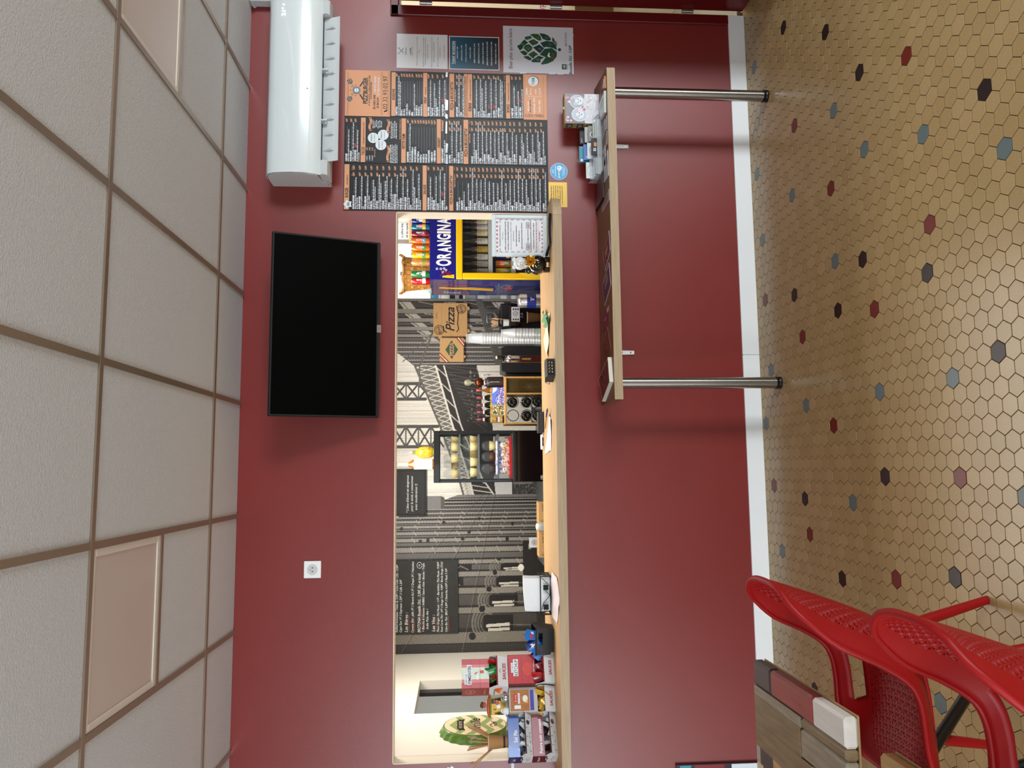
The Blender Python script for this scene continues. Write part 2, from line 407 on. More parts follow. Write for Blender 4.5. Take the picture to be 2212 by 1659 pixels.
for i, (x0, lab) in enumerate(((1.5715, 'square frosted ceiling light panel, switched off, above the air conditioner'), (-.8285, 'square frosted ceiling light panel, switched off, nearer the wall socket than the television'))):
    e = empty('ceiling_light', (x0+.3, -1.34, 2.88), 0, lab, 'ceiling light', 'flat light panels in the ceiling grid')
    mb = MB(); fw = .026; a0, a1, c0, c1 = -.288, .288, -.283, .284; FR = mat('light_frame', 'd9d2ca', .4)
    for q in ((a0, a1, c0, c0+fw), (a0, a1, c1-fw, c1), (a0, a0+fw, c0+fw, c1-fw), (a1-fw, a1, c0+fw, c1-fw)): mb.box(*q, .000, .02, FR, .002)
    mb.build('frame', e)
    mb = MB(); mb.box(a0+fw, a1-fw, c0+fw, c1-fw, .004, .016, mat('frosted_diffuser', 'c9bdb6', .28)); mb.build('diffuser', e)
# --- doorway at the right, leaf swung open towards the room
d = empty('door_1', (2.684, 0, 0)); d['kind'] = 'structure'; d.location = (0, 0, 0)
mb = MB(); mb.box(2.622, 2.684, -.016, 0, .097, 2.092, REDD, .004); mb.build('architrave', d)
mb = MB(); mb.box(2.622, 3.56, -.016, 0, 2.0455, 2.094, REDD, .004); mb.build('architrave', d)
mb = MB(); mb.box(2.680, 2.686, 0, .1, 0, 2.045, REDD); mb.box(2.68, 3.5, 0, .1, 2.040, 2.046, REDD); mb.build('jamb', d)
mb = MB(); mb.box(2.707, 2.747, -.86, -.014, .008, 2.036, REDD, .003); leaf = mb.build('door_leaf', d)
for z in (1.89, 1.13, .345):
    mb = MB(); mb.tube([(2.696, -.019, z-.037), (2.696, -.019, z)], .007, STEEL, 10); mb.tube([(2.696, -.019, z+.001), (2.696, -.019, z+.037)], .007, STEEL, 10)
    mb.box(2.684, 2.712, -.0185, -.0155, z-.035, z+.035, STEEL); mb.build('hinge', d)
# --- kitchen behind the serving opening
MY = 2.42
KW = mat('kitchen_wall', 'e8e2d2', .65); KC = mat('kitchen_white', 'e6e8e6', .6)
b = MB(); b.box(-1.62, 1.50, MY, MY+.1, 0, 2.6, KW); struct(b, 'wall_kitchen_back')
b = MB(); b.box(-1.60, -1.512, .1, .82, 0, 2.6, KW); b.box(-1.60, -1.512, 1.585, MY, 0, 2.6, KW); b.box(-1.60, -1.512, .82, 1.585, 0, 1.17, KW); b.box(-1.60, -1.512, .82, 1.585, 1.99, 2.6, KW); struct(b, 'wall_kitchen_left')
b = MB(); b.box(-3.6, 3.7, .1, 3.7, 2.6, 2.68, KC); struct(b, 'ceiling_kitchen')
b = MB(); b.box(-3.6, 3.7, .1, 3.7, -.08, -.001, mat('kitchen_floor', 'b0a898', .5)); struct(b, 'floor_kitchen')
b = MB(); b.box(1.4, 2.62, 3.55, 3.65, 0, 2.6, KC); struct(b, 'wall_kitchen_rear')
b = MB(); b.box(1.40, 1.50, 2.52, 3.55, 0, 2.6, KC); struct(b, 'wall_kitchen_side')
b = MB(); b.box(2.58, 2.62, .1, 3.6, 0, 2.6, KC); struct(b, 'wall_kitchen_right')
PW = mat('passage_wall', 'eee4cc', .7)
b = MB(); b.box(2.62, 3.7, 1.9, 2.0, 0, 2.6, PW); struct(b, 'wall_passage_back')
b = MB(); b.box(3.6, 3.7, .1, 2.0, 0, 2.6, PW); struct(b, 'wall_passage_right')
b = MB(); b.box(-2.75, -2.65, .1, 3.0, 0, 2.6, KC); struct(b, 'wall_side_room')
b = MB(); b.box(-2.65, -1.6, 2.9, 3.0, 0, 2.6, KC); struct(b, 'wall_side_room_back')
b = MB(); FB = mat('hatch_frame_black', '1c1b19', .5)
b.box(-1.60, -1.575, 1.50, 1.585, 1.17, 1.99, FB); b.box(-1.60, -1.59, .82, 1.50, 1.17, 1.19, FB); struct(b, 'window_1')
e = empty('bottle_rack', (3.50, 1.40, .50), 0, 'narrow rack of lying bottles glimpsed through the door gap', 'rack'); mb = MB(); mb.box(-.10, .09, -.09, -.08, 0, .30, mat('rack_wood', '6b4a2a', .6)); mb.box(-.10, .09, .08, .09, 0, .30, mat('rack_wood')); mb.box(-.10, .09, -.08, .08, 0, .012, mat('rack_wood')); mb.build('frame', e)
mb = MB(); mb.box(-.08, -.06, -.07, -.05, -.50, 0, mat('rack_wood')); mb.box(.05, .07, .05, .07, -.50, 0, mat('rack_wood')); mb.build('stand_legs', e)
for k in range(4):
    e = empty('rack_bottle', (3.50, 1.40, .548+k*.066), 0, 'dark bottle lying in the rack behind the door gap', 'bottle', 'bottles in the passage rack'); mb = MB(); mb.lathe([(.030, -.10), (.032, -.095), (.032, .03), (.012, .07), (.012, .09)], 0, 0, C(('1a120c', '6a4a1c')[k % 2], .2), 14, 'x'); mb.build('body', e)
e = empty('door_notice', (3.598, 1.42, .98), 0, 'white notice with red letters glimpsed through the door gap', 'notice'); mb, p = sheet('panel', (0, .10, 0), (0, -1, 0), (0, 0, 1), .20, .12, .002, PAPER); p.text('SVP', .10, .035, .05, C('b52c2c', .5), w=.13, al='c'); mb.build('panel', e)
#@@FITTINGS
# ------------------------------------------------------------------ bar counter and the wall shelf
def rounded(pts_r):
    out = []
    n = len(pts_r)
    for i, (x, y, r) in enumerate(pts_r):
        if r <= 0: out.append((x, y)); continue
        p = Vector((x, y)); a = (Vector(pts_r[i-1][:2])-p).normalized(); c = (Vector(pts_r[(i+1) % n][:2])-p).normalized()
        for k in range(9):
            th = k/8; q0 = p+a*r; q1 = p+c*r; ctr = p+(a+c)*r
            d0, d1 = q0-ctr, q1-ctr; ang0 = math.atan2(d0.y, d0.x); ang1 = math.atan2(d1.y, d1.x); da = (ang1-ang0+PI) % (2*PI)-PI
            out.append(tuple(ctr+Vector((math.cos(ang0+da*th), math.sin(ang0+da*th)))*r))
    return out
CT = 1.2
e = empty('bar_counter', (0, 0, 1.154), 0, 'long light oak bar worktop with rounded ends in the serving opening', 'counter')
cf = rounded([(-1.60, -.001, 0), (-1.60, -.265, .125), (1.480, -.265, .125), (1.480, -.001, 0), (1.444, -.001, 0), (1.444, .41, 0), (-1.511, .41, 0), (-1.511, -.001, 0)])
mb = MB(); mb.prism([(x, y) for x, y in cf], 2, .001, CT-1.154, OAK); mb.build('worktop', e)
fr = [(-1.60, -.001)]+[p for p in cf if p[1] < -.05]+[(1.480, -.001)]
fr = fr[:len(fr)]
nrm = []
mb = MB()
def offs(pts, d):
    o = []
    for i, p in enumerate(pts):
        a = Vector(pts[max(0, i-1)]); c = Vector(pts[min(len(pts)-1, i+1)]); t = (c-a).normalized(); o.append((p[0]+t.y*d, p[1]-t.x*d))
    return o
fo = offs(fr, .0012)
def band(pts, outp, nm):
    mb = MB(); n = len(pts)
    vs = [(x, y, z) for z in (0, .0462) for x, y in pts]+[(x, y, z) for z in (0, .0462) for x, y in outp]
    f = []
    for i in range(n-1): f += [(2*n+i, 2*n+i+1, 3*n+i+1, 3*n+i), (n+i, 3*n+i, 3*n+i+1, n+i+1), (i, i+1, 2*n+i+1, 2*n+i)]
    f += [(0, 2*n, 3*n, n), (n-1, 2*n-1, 4*n-1, 3*n-1)]
    mb.add(vs, f, OAKE); mb.build(nm, e)
band(fr[:10], fo[:10], 'edge_band'); band([(-1.473, -.265), (1.353, -.265)], [(-1.473, -.2662), (1.353, -.2662)], 'edge_band'); band(fr[-10:], fo[-10:], 'edge_band')

e = empty('wall_shelf', (1.2, 0, 0), 0, 'long brown wall shelf with pale edge on two steel legs', 'shelf')
SHB = mat('shelf_top_laminate', '7a563a', .5, noise=.1, nscale=8, stretch=(1, 12, 12)); X0, X1 = .352, 2.135
def TX(x): return x-1.2
mb = MB(); mb.add([(TX(X0), -.37, .868), (TX(X1), -.37, .868), (TX(2.20), -.002, .868), (TX(X0), -.002, .868), (TX(X0), -.37, .912), (TX(X1), -.37, .912), (TX(2.20), -.002, .912), (TX(X0), -.002, .912)], [(0,3,2,1), (0,4,7,3), (1,2,6,5), (2,3,7,6), (0,1,5,4), (4,5,6,7)], SHB); mb.build('board', e)
mb = MB(); mb.box(TX(X0), TX(X1), -.3715, -.3702, .868, .912, OAKE); mb.build('edge_band', e)
for x, y in ((2.039, -.285), (.446, -.275)):
    mb = MB(); mb.lathe([(.030, .028), (.030, .862)], TX(x), y, STEEL, 28); mb.lathe([(.036, .862), (.036, .867)], TX(x), y, STEEL, 24); lg = mb.build('leg', e)
    mb = MB(); mb.lathe([(.031, 0), (.033, .003), (.033, .012), (.0305, .014), (.0305, .018), (.033, .02), (.033, .028)], TX(x), y, BLK, 28); mb.build('rubber_foot', lg)
for i, x in enumerate((1.857, .649)):
    br = empty('bracket', (TX(x), 0, 0)); br.parent = e
    mb = MB(); mb.prism([(-.010, .720), (.010, .720), (.014, .868), (-.014, .868)], 1, -.006, 0, WHITE); mb.box(-.013, .013, -.20, -.006, .862, .8675, WHITE, .002)
    mb.build('bracket_arm', e, (TX(x), 0, 0))
    bpy.data.objects.remove(br)
    for z in (.74, .79):
        mb = MB(); mb.lathe([(.0045, -.0075), (.0045, -.005)], 0, 0, STEEL, 10, 'y', 0); mb.build('screw', e, (TX(x), 0, z))
# ------------------------------------------------------------------ air conditioner and its duct
ACW = mat('ac_white', 'd6dfe1', .16, coat=.6); ACM = mat('ac_matt_white', 'cdd3d5', .4)
e = empty('air_conditioner', (1.59, 0, 2.40), 0, 'white wall air conditioner with its louvre open above the menu board', 'air conditioner')
A0, A1 = 0.0, 1.01
def arc(pts): return pts
front = [(-.10, .345), (-.150, .340), (-.180, .322), (-.196, .29), (-.205, .24), (-.208, .19), (-.205, .14), (-.196, .10), (-.182, .068), (-.168, .05)]
body = [(0, .335), (-.10, .335), (-.150, .330), (-.172, .312), (-.186, .28), (-.196, .19), (-.190, .10), (-.172, .062), (-.150, .062), (-.075, .050), (-.06, .012), (0, .012)]
mb = MB(); mb.prism(body, 0, A0+.004, A1-.004, ACM); mb.build('casing', e)
mb = MB(); inn = [(y+.006, z-.004) for y, z in front][::-1]
mb.prism(front+inn, 0, A0+.002, A1-.002, ACW, True); mb.build('front_panel', e)
for x0, x1 in ((A0-.002, A0+.0025), (A1-.0025, A1+.002)):
    mb = MB(); mb.prism([(y*1.006, z) for y, z in body], 0, x0, x1, ACM); mb.build('end_cap', e)
def end_block(x0, x1):
    mb = MB(); pr = [(-.168, .052), (-.178, .030), (-.165, .012), (-.12, .004), (-.058, .004), (-.058, .05)]
    mb.prism(pr, 0, x0, x1, ACM); mb.build('lower_cover', e)
end_block(A0+.004, A0+.085); end_block(A1-.085, A1-.004)
mb = MB(); mb.box(A0+.085, A1-.085, -.165, -.062, .050, .0615, mat('vent_dark', '2b2d2e', .7)); mb.build('vent_slot', e)
mb = MB(); pr = [(-.172, .050), (-.158, -.028), (-.151, -.036), (-.148, -.034), (-.156, -.024), (-.168, .051)]
mb.prism([(-.125, .046), (-.150, -.030), (-.158, -.044), (-.162, -.042), (-.155, -.026), (-.130, .047)], 0, A0+.09, A1-.09, ACM)
lv = mb.build('louvre', e)
for i in range(9):
    x = A0+.15+i*.088; mb = MB(); mb.prism([(-.13, .045), (-.164, -.005), (-.150, -.028)], 0, x, x+.004, ACM); mb.build('louvre_rib', lv)
for x in (A0+.31, A0+.60):
    mb = MB(); mb.box(x, x+.006, -.172, -.12, .018, .050, ACM); mb.box(x-.012, x+.018, -.158, -.150, .020, .03, ACM); mb.build('louvre_hinge', lv)
mb = MB(); p = Plane2(mb, (0, -.2062, .245), (1, 0, 0), (0, .12, 1)); LED = mat('led_digits', 'ffffff', .5, emit='f2fbff', estr=1.6)
p.text('21', .885, -.0005, .021, LED, l=3, w=.030); p.ell(.930, .016, .0045, .0045, LED, 3, 10); p.ell(.952, .010, .005, .005, LED, 3, 10); mb.build('led_display', e)
mb = MB(); p = Plane2(mb, (0, -.2060, .118), (1, 0, 0), (0, -.16, 1)); p.ell(.480, .0, .006, .007, C('f6f8f8', .3), 4, 10); p.words(.494, .545, -.004, .008, C('f6f8f8', .3), 4, 3); mb.build('badge', e)
mb = MB(); p = Plane2(mb, (-.0022, 0, 0), (0, -1, 0), (0, 0, 1))
for i in range(7): p.rect(.03+i*.004, .07+i*.024, .175-i*.003, .072+i*.024, C('c2c7c9', .5), 1)
for yy in (.03, .045, .07): p.rect(yy, .022, yy+.008, .026, BLK, 1)
mb.build('side_grille', e)
e = empty('pipe_duct', (2.65, 0, 2.735), 0, 'white plastic pipe duct rising from the air conditioner to the ceiling', 'duct')
mb = MB(); mb.box(0, .09, -.065, 0, .012, .147, ACM, .004); mb.build('cover', e)
mb = MB(); mb.box(-.008, .098, -.074, 0, .120, .138, ACM, .003); mb.build('collar', e)
# ------------------------------------------------------------------ television, tilted forward
e = empty('television', (.762, -.10, 2.128), 0, 'large black flat television tilted forward, high on the red wall', 'television')
th = math.atan2(.19, .535); H, Wd = .568, .958
M = Matrix.Rotation(th, 4, 'X')
mb = MB(); mb.M = M; mb.box(-Wd/2, Wd/2, 0, .035, 0, H, BLKM, .004); mb.build('casing', e)
mb = MB(); mb.M = M; mb.box(-Wd/2+.010, Wd/2-.010, -.0025, 0, .020, H-.010, mat('tv_screen', '010101', .5, spec=.05)); mb.build('screen', e)
mb = MB(); mb.M = M; mb.box(-Wd/2+.002, Wd/2-.002, -.006, .0, .004, .018, mat('tv_strip', '1b1e20', .35), .002); mb.build('lower_strip', e)
mb = MB(); mb.M = M; mb.box(-.021, .021, -.010, .004, -.004, .019, mat('silver_badge', 'a8a0a0', .35, metal=.6), .002); bd = mb.build('badge', e)
mb = MB(); mb.M = M; p = Plane2(mb, (-.021, -.010, -.004), (1, 0, 0), (0, 0, 1)); p.text('TCL', .021, .009, .006, BLK, al='c'); mb.build('lettering', bd)
mb = MB(); mb.box(-.12, .12, .09, .0985, .12, .42, BLKM); mb.build('wall_bracket', e)
# ------------------------------------------------------------------ sockets
def socket(name, x, y, z, s, lab, scr=False):
    e = empty(name, (x, y, z), 0, lab, 'socket', 'power sockets')
    mb = MB(); mb.box(-s/2, s/2, -.009, 0, -s/2, s/2, WHITE, .002); mb.build('plate', e)
    mb = MB(); r = s*.30
    mb.lathe([(r, -.0095), (r*1.08, -.0105), (r*1.08, -.009)], 0, 0, C('d2d6d6', .4), 24, 'y'); mb.lathe([(r*.85, -.0097), (r*.85, -.0092)], 0, 0, C('c6cbcc', .5), 24, 'y'); w = mb.build('well', e)
    mb = MB()
    for dx, dz in ((-.0095, 0), (.0095, 0)): mb.lathe([(0, -.0106), (.0032, -.0105), (.0032, -.009)], dx, 0, BLK, 10, 'y', dz)
    mb.lathe([(0, -.0125), (.0022, -.012), (.0022, -.009)], 0, 0, STEEL, 10, 'y', .011); mb.build('pin_holes', w)
socket('wall_socket', -.514, 0, 2.4805, .089, 'square white power socket high on the red wall below the ceiling light')
#@@PRINTS
# ------------------------------------------------------------------ printed things on the red wall
AX, UP = (1, 0, 0), (0, 0, 1)
ORG = C('dd9c72', .5); BRD = mat('menu_board_film', '121110', .40, spec=.3, bump=.25, bscale=14); INK = C('1d1b19', .5); WPR = C('eef2f8', .5); OPR = C('f0b186', .5); NEWR = C('8d2b38', .5); PALE = C('dfeaf0', .5)
board = empty('menu_board', (1.4535, -.003, 1.189), 0, 'large black and orange printed menu board of six panels above the counter end', 'menu board')
BW, BH = .8305, 1.160
cw = BW/3
def U(u): return BH*(1-(u-743.5)/440.5)
def u2(x): return U(730+x/5.03)
def u3(x): return U(950+x/5.027)
HH = .0145
def bar(p, y0, y1, title, fx=.30, sub=None, w=None):
    p.rect(.006, y0, cw-.008, y1, ORG, 1); h = (y0-y1)*.66
    p.text(title, fx*cw, y1+(y0-y1)*.17, h, INK, w=w, l=2, cond=.62, off=.03)
    if sub: p.text(sub, fx*cw+(w or .06)+.012, y1+(y0-y1)*.25, h*.45, INK, l=2, cond=.7, shear=.2, off=.02)
def item(p, y, name, prices, desc, seed, line=True, new=None):
    p.text(name, .009, y, .0098, WPR, l=2, cond=.58, off=.05)
    x1 = .009+len(name)*.0049
    px = cw-.015
    for k, pr in enumerate(prices[::-1]):
        p.text(pr, px-k*.040, y, .0098, OPR, al='r', l=2, cond=.62, off=.05)
    if line: p.rect(x1+.012, y+.0005, px-.045-(.040 if len(prices) > 1 else 0), y+.0016, C('8b8d90', .5), 2)
    if new is not None: p.rect(new, y-.002, new+.026, y+.011, NEWR, 2); p.text('NEW', new+.004, y+.001, .007, C('c06a74', .5), l=3, w=.018, shear=.3)
    for j, d in enumerate(desc): p.words(.009, .009+d*cw, y-.0100-.0088*j, .0064, WPR, 2, seed*13+j)
def mpanel(col, y0, y1, m=BRD):
    mb = MB(); p = Plane2(mb, (0, 0, 0), AX, UP)
    mb.box(.0012, cw-.0012, 0, .0026, y1+.0008, y0-.0008, m)
    return mb, p
def endpanel(mb, col): return mb.build('menu_panel', board, (col*cw, 0, 0))
# upper left: burgers, salads
mb, p = mpanel(0, BH, U(963)); bar(p, u2(77), u2(130), 'BURGER', .27, '- PÂTES MAISON', .058)
st = [(.012+.024+math.cos(PI/2+k*PI/5)*(.026 if k % 2 == 0 else .017), u2(118)+math.sin(PI/2+k*PI/5)*(.026 if k % 2 == 0 else .017)) for k in range(10)]
p.poly(st, PALE, 3); p.rect(.024, u2(135), .048, u2(120), C('7c8fa0', .5), 4); p.rect(.026, u2(118), .046, u2(110), C('5a6b7d', .5), 4)
p.text('Seul', cw-.075, u2(163), .006, OPR, l=2, cond=.7); p.text('En menu', cw-.042, u2(163), .006, OPR, l=2, cond=.7)
rows = [(186,'BURGER MONTAGNE',['8.50€','11.50€'],[.66,.25]),(250,'BURGER SAVOYARD',['8.50€','11.50€'],[.70,.08]),(312,'BURGER AMERICAIN',['8.50€','11.50€'],[.72,.30]),(374,'BURGER ITAL',['8.50€','11.50€'],[.62,.48]),(436,'CROUSTI BIG',['8.50€','11.50€'],[.74,.56]),(501,'CHTI BURGER',['8.50€','11.50€'],[.60,.70]),(565,'LE PEPPER 2',['8.50€','11.50€'],[.66,.32]),(627,'BURGER MONTAGNARD',['8.50€','11.50€'],[.74,.22]),(690,'BURGER CHICKEN',['8.50€','11.50€'],[.88]),(738,'BURGER DU SEIGNE',['8.50€','11.50€'],[.66,.26]),(797,'LE DUO',['14.00€'],[.86,.48]),(860,'BURGER CAMPING',['12.50€'],[.76,.22])]
for i, (x, n, pr, d) in enumerate(rows): item(p, u2(x), n, pr, d, i)
bar(p, u2(914), u2(957), 'SALADE', .36, None, .056)
for i, (x, n, pr, d) in enumerate([(985,'SALADE PAYSANNE',['9.50€'],[.70,.28]),(1045,'MÉDITERRANÉE',['9.50€'],[.72]),(1090,'POULETTE',['9.50€'],[.86]),(1137,'NORVEGIENNE',['9.50€'],[.80])]): item(p, u2(x), n, pr, d, 20+i, new=.09 if i == 3 else None)
endpanel(mb, 0)
# upper middle: tacos, small hunger, dessert
mb, p = mpanel(1, BH, U(963))
for i, (x, n, d) in enumerate([(104,'CALIFORNIE',[.70]),(152,'MONTAGNARDE',[.84]),(198,'CHICKEN BURGER',[.68,.20])]): item(p, u2(x), n, ['9.50€'], d, 30+i, new=.09 if i == 2 else None)
bar(p, u2(247), u2(297), 'TACOS', .17, '- PÂTES MAISON* & SAUCE AU CHOIX', .048)
def gy(y): return cw-(y-565)/490*cw
for cx_, cy_, a_, b_ in ((380,790,'CHOIX N°2','LA VIANDE'), (487,757,'CHOIX N°3','LA SAUCE'), (463,862,'CHOIX N°1','LA TAILLE')):
    r = .0305; X, Y = gy(cy_), u2(cx_); p.ell(X, Y, r, r, PALE, 2, 32); p.text(a_, X, Y+.006, .0085, INK, w=.043, al='c', l=3, off=.015); p.text(b_, X, Y-.011, .0085, C('b5654a', .5), w=.042, al='c', l=3)
def ribbon(x0, x1, y, t):
    n = 8; a = [(x0+(x1-x0)*k/n, y+.004*math.sin(k/n*2*PI)+.006) for k in range(n+1)]; c = [(x, yy-.014) for x, yy in a]
    for k in range(n): p.poly([c[k], c[k+1], a[k+1], a[k]], ORG, 2)
    p.poly([(x0-.008, y-.010), (x0+.004, y-.007), (x0+.004, y+.005), (x0-.008, y+.003), (x0-.003, y-.003)], ORG, 2); p.poly([(x1+.008, y-.007), (x1-.004, y-.005), (x1-.004, y+.007), (x1+.008, y+.007), (x1+.003, y)], ORG, 2)
    p.text(t, (x0+x1)/2, y-.005, .0068, INK, w=(x1-x0)*.66, al='c', l=3, shear=.15)
ribbon(gy(705), gy(585), u2(345), 'LES VIANDES :'); ribbon(gy(725), gy(605), u2(540), 'LES SAUCES :'); ribbon(gy(1030), gy(880), u2(540), 'LES EXTRAS : 1.00€')
for k in range(6): p.words(gy(690)+.004*(k % 3), gy(600)-.006*(k % 2), u2(382+k*18), .0056, WPR, 2, 50+k)
for k in range(4): p.words(gy(795)+.003*(k % 3), gy(605)-.012*(k % 2), u2(578+k*18), .0056, WPR, 2, 60+k)
for k in range(5): p.words(gy(1050), gy(850)-.004*(k % 3), u2(572+k*17), .0056, WPR, 2, 70+k)
for k, (a_, b_) in enumerate((('1 VIANDE', '6.50€'), ('2 VIANDES', '8.50€'), ('3 VIANDES', '11.00€'))):
    p.text(a_, gy(1030), u2(322+k*29), .008, WPR, l=2, cond=.6); p.text(b_, gy(890), u2(322+k*29), .0085, OPR, al='r', l=2, cond=.62, off=.02)
p.words(gy(990), gy(905), u2(402), .005, OPR, 2, 80); p.words(gy(800), cw-.012, u2(672), .005, OPR, 2, 81)
bar(p, u2(683), u2(731), 'PETITE FAIM', .32, None, .088)
for i, (x, n, pr) in enumerate([(762,'CALIFORNIENNE','4.50€'),(810,'STICKS MOZZARELLA x6','5.50€'),(841,'CROQUE CAMEMBERT x6','5.00€'),(873,'POULET TEXAS x6','5.00€'),(902,'NUGGETS x6','5.00€'),(932,'NUGGETS x12','8.50€'),(960,'NUGGETS x20','13.50€'),(990,'PORTION DE FRITES','2.00€'),(1022,'• CHEESE BACON','+1.50€'),(1052,'• CHEESE CHEDDAR','+2.00€')]): item(p, u2(x), n, [pr], [.84] if i == 0 else [], 90+i)
bar(p, u2(1066), u2(1110), 'DESSERT', .36, None, .060); item(p, u2(1137), 'DESSERTS DU MOMENT', ['PRIX EN BRIQUE'], [.5], 99)
endpanel(mb, 1)
# upper right: name panel, drinks, wraps
mb, p = mpanel(2, BH, U(963)); ox0, ox1, oy0, oy1 = .001, cw-.001, u2(559), BH-.002; p.rect(ox0, oy0, ox1, oy1, ORG, 1)
def hy(y): return cw-(y-70)/490*cw
for yy in (u2(98), u2(463), u2(540)):
    for k in range(52): p.rect(.010+k*.005, yy-.0008, .0126+k*.005, yy+.0008, INK, 2)
p.rect(.010, u2(108), cw-.014, u2(106), INK, 2); p.rect(.010, u2(473), cw-.010, u2(471), INK, 2); p.rect(.010, u2(549), cw-.010, u2(547), INK, 2)
lx, ly = hy(287), u2(195); SL = C('4f5b63', .5)
for s_ in (-1, 1):
    p.line([(lx+s_*.014, ly+.012), (lx+s_*.040, ly+.030)], .0025, SL, 2); p.line([(lx-s_*.012, ly-.010), (lx-s_*.026, ly-.020)], .0018, SL, 2); p.line([(lx-s_*.026, ly-.020), (lx-s_*.052, ly-.036)], .0075, INK, 2)
    c_ = Vector((lx+s_*.050, ly+.036)); d_ = Vector((s_*.8, .6)); n_ = Vector((-d_.y, d_.x))
    p.poly([tuple(c_-d_*.012-n_*.006), tuple(c_-d_*.004-n_*.014), tuple(c_+d_*.016-n_*.014), tuple(c_+d_*.018+n_*.012), tuple(c_-d_*.004+n_*.014), tuple(c_-d_*.012+n_*.006)], SL, 2)
    for q in (-.005, .005): p.line([tuple(c_-d_*.002+n_*q), tuple(c_+d_*.012+n_*q*1.3)], .0034, ORG, 3)
p.ell(lx, ly, .0225, .0225, SL, 3); p.ell(lx, ly, .0195, .0195, C('c9ccd0', .4), 4); p.ell(lx, ly, .018, .018, SL, 5); p.ell(lx, ly, .013, .013, PALE, 6); p.line([(lx-.010, ly-.001), (lx+.010, ly+.001)], .0025, SL, 7)
for k in range(5): a_ = PI*(.02+.24*k); p.ell(lx+math.cos(a_)*.031, ly+.004+math.sin(a_)*.031, .0027, .0027, INK, 3, 8)
p.text("PIZZ'BURGER", lx, u2(313), .0245, C('1f2c29', .5), w=.158, al='c', l=3, off=.035)
p.text('87, RUE PASTEUR - LE MALAQUIS SUR SEINE', lx, u2(342), .0098, INK, w=.180, al='c', l=3); p.text('76940 AIZELANDE-EN-SEINE', lx, u2(361), .0098, INK, w=.104, al='c', l=3)
p.text('DE 11H30 À 13H30', hy(482), u2(400), .0125, INK, w=.085, l=3, off=.02); p.text('MARDI JEUDI VENDREDI', hy(305), u2(403), .0098, WPR, w=.098, l=3, off=.02)
p.text('DE 18H À 21H', hy(470), u2(437), .0125, INK, w=.062, l=3, off=.02); p.text('DU MARDI AU DIMANCHE', hy(335), u2(440), .0098, WPR, w=.108, l=3, off=.02)
p.text('02.32.93.02.97', hy(478), u2(530), .0255, INK, w=.198, l=3); p.line([(hy(500), u2(512)), (hy(505), u2(497)), (hy(498), u2(520)), (hy(485), u2(527))], .006, INK, 3)
bar(p, u2(572), u2(616), 'BOISSONS', .37, None, .066)
for i, (x, n, pr, d) in enumerate([(638,'CANETTE 33cL','1.80€',[.86,.74]),(692,'EAU 50 cL','1.00€',[]),(720,'EAU 150 cL','1.50€',[]),(750,'COCA COLA 125 cL','3.50€',[]),(778,'OASIS 2 L','3.50€',[]),(808,'BIÈRES','2.00€',[.70]),(854,'VIN ROUGE 75 cL','9.00€',[]),(880,'VIN ROSÉ 75 cL','9.00€',[]),(908,'VIN ROUGE 37.5 cL','5.50€',[])]): item(p, u2(x), n, [pr], d, 110+i)
bar(p, u2(917), u2(961), 'WRAP', .30, '- PÂTES MAISON', .040)
for i, (x, n, pr, d) in enumerate([(984,'WRAP CHEVRE','10.00€',[.80]),(1027,'WRAP POULE','10.00€',[.72,.4]),(1082,'WRAP KANTIN','11.00€',[.80]),(1140,'WRAP VEGETARIEN','8.00€',[.80])]): item(p, u2(x), n, [pr], d, 130+i, new=.09 if i == 3 else None)
endpanel(mb, 2)
# lower left and middle: pizzas
def pz(p, rows, s0):
    for i, (x, n, a_, b_, d) in enumerate(rows): item(p, u3(x), n, [a_, b_], d, s0+i)
mb, p = mpanel(0, U(963), 0); bar(p, u3(93), u3(137), 'PIZZA & BRUSCHETTA*', .16, None, .172); p.words(.145, .205, u3(158), .006, OPR, 2, 7); p.text('Ø26cm', cw-.055, u3(156), .006, OPR, al='r', l=2, cond=.7); p.text('Ø33cm', cw-.015, u3(156), .006, OPR, al='r', l=2, cond=.7)
pz(p, [(190,'MARGHERITA','6.50€','9.00€',[.28]),(240,'CAMPAGNETTE','6.50€','9.00€',[.40]),(288,'REINE','7.50€','10.00€',[.58]),(332,'VÉGÉTARIENNE','7.50€','11.00€',[.90]),(378,'ORIENTALE','7.50€','11.00€',[.68]),(424,'QUATRE FROM.','8.50€','12.00€',[.66]),(470,'LA BUFFALO','8.50€','12.50€',[.70]),(515,'CHÈVRE','7.50€','11.00€',[.62]),(560,'LA ROCK','7.50€','11.00€',[.60]),(606,'NAPOLITAINE','7.50€','11.00€',[.58]),(651,'QUATRE SAISONS','8.50€','12.00€',[.88]),(696,'CALZONE','7.50€','11.00€',[.60]),(742,'CAMPAGNARDE','8.50€','11.00€',[.66]),(787,'FLAMBÉE','8.50€','12.50€',[.66]),(832,'AUVERGNATE','8.50€','12.00€',[.90]),(876,'SAVOYARDE','8.50€','12.00€',[.70]),(919,'LA SEINE','9.00€','13.00€',[.68,.30]),(978,'LA DELICE','9.00€','13.00€',[.92]),(1023,'ROYALE','8.50€','12.50€',[.92]),(1068,'BOEUF TEXAN','8.50€','12.00€',[.70]),(1128,'LA CAMPING','9.00€','13.00€',[.84])], 200); endpanel(mb, 0)
mb, p = mpanel(1, U(963), 0)
pz(p, [(110,'SPICY PEPPER','8.00€','14.00€',[.88]),(160,'CLASSIC','9.00€','14.00€',[.90]),(206,'FRANC COMTOIS','9.00€','14.00€',[.82,.26])], 240)
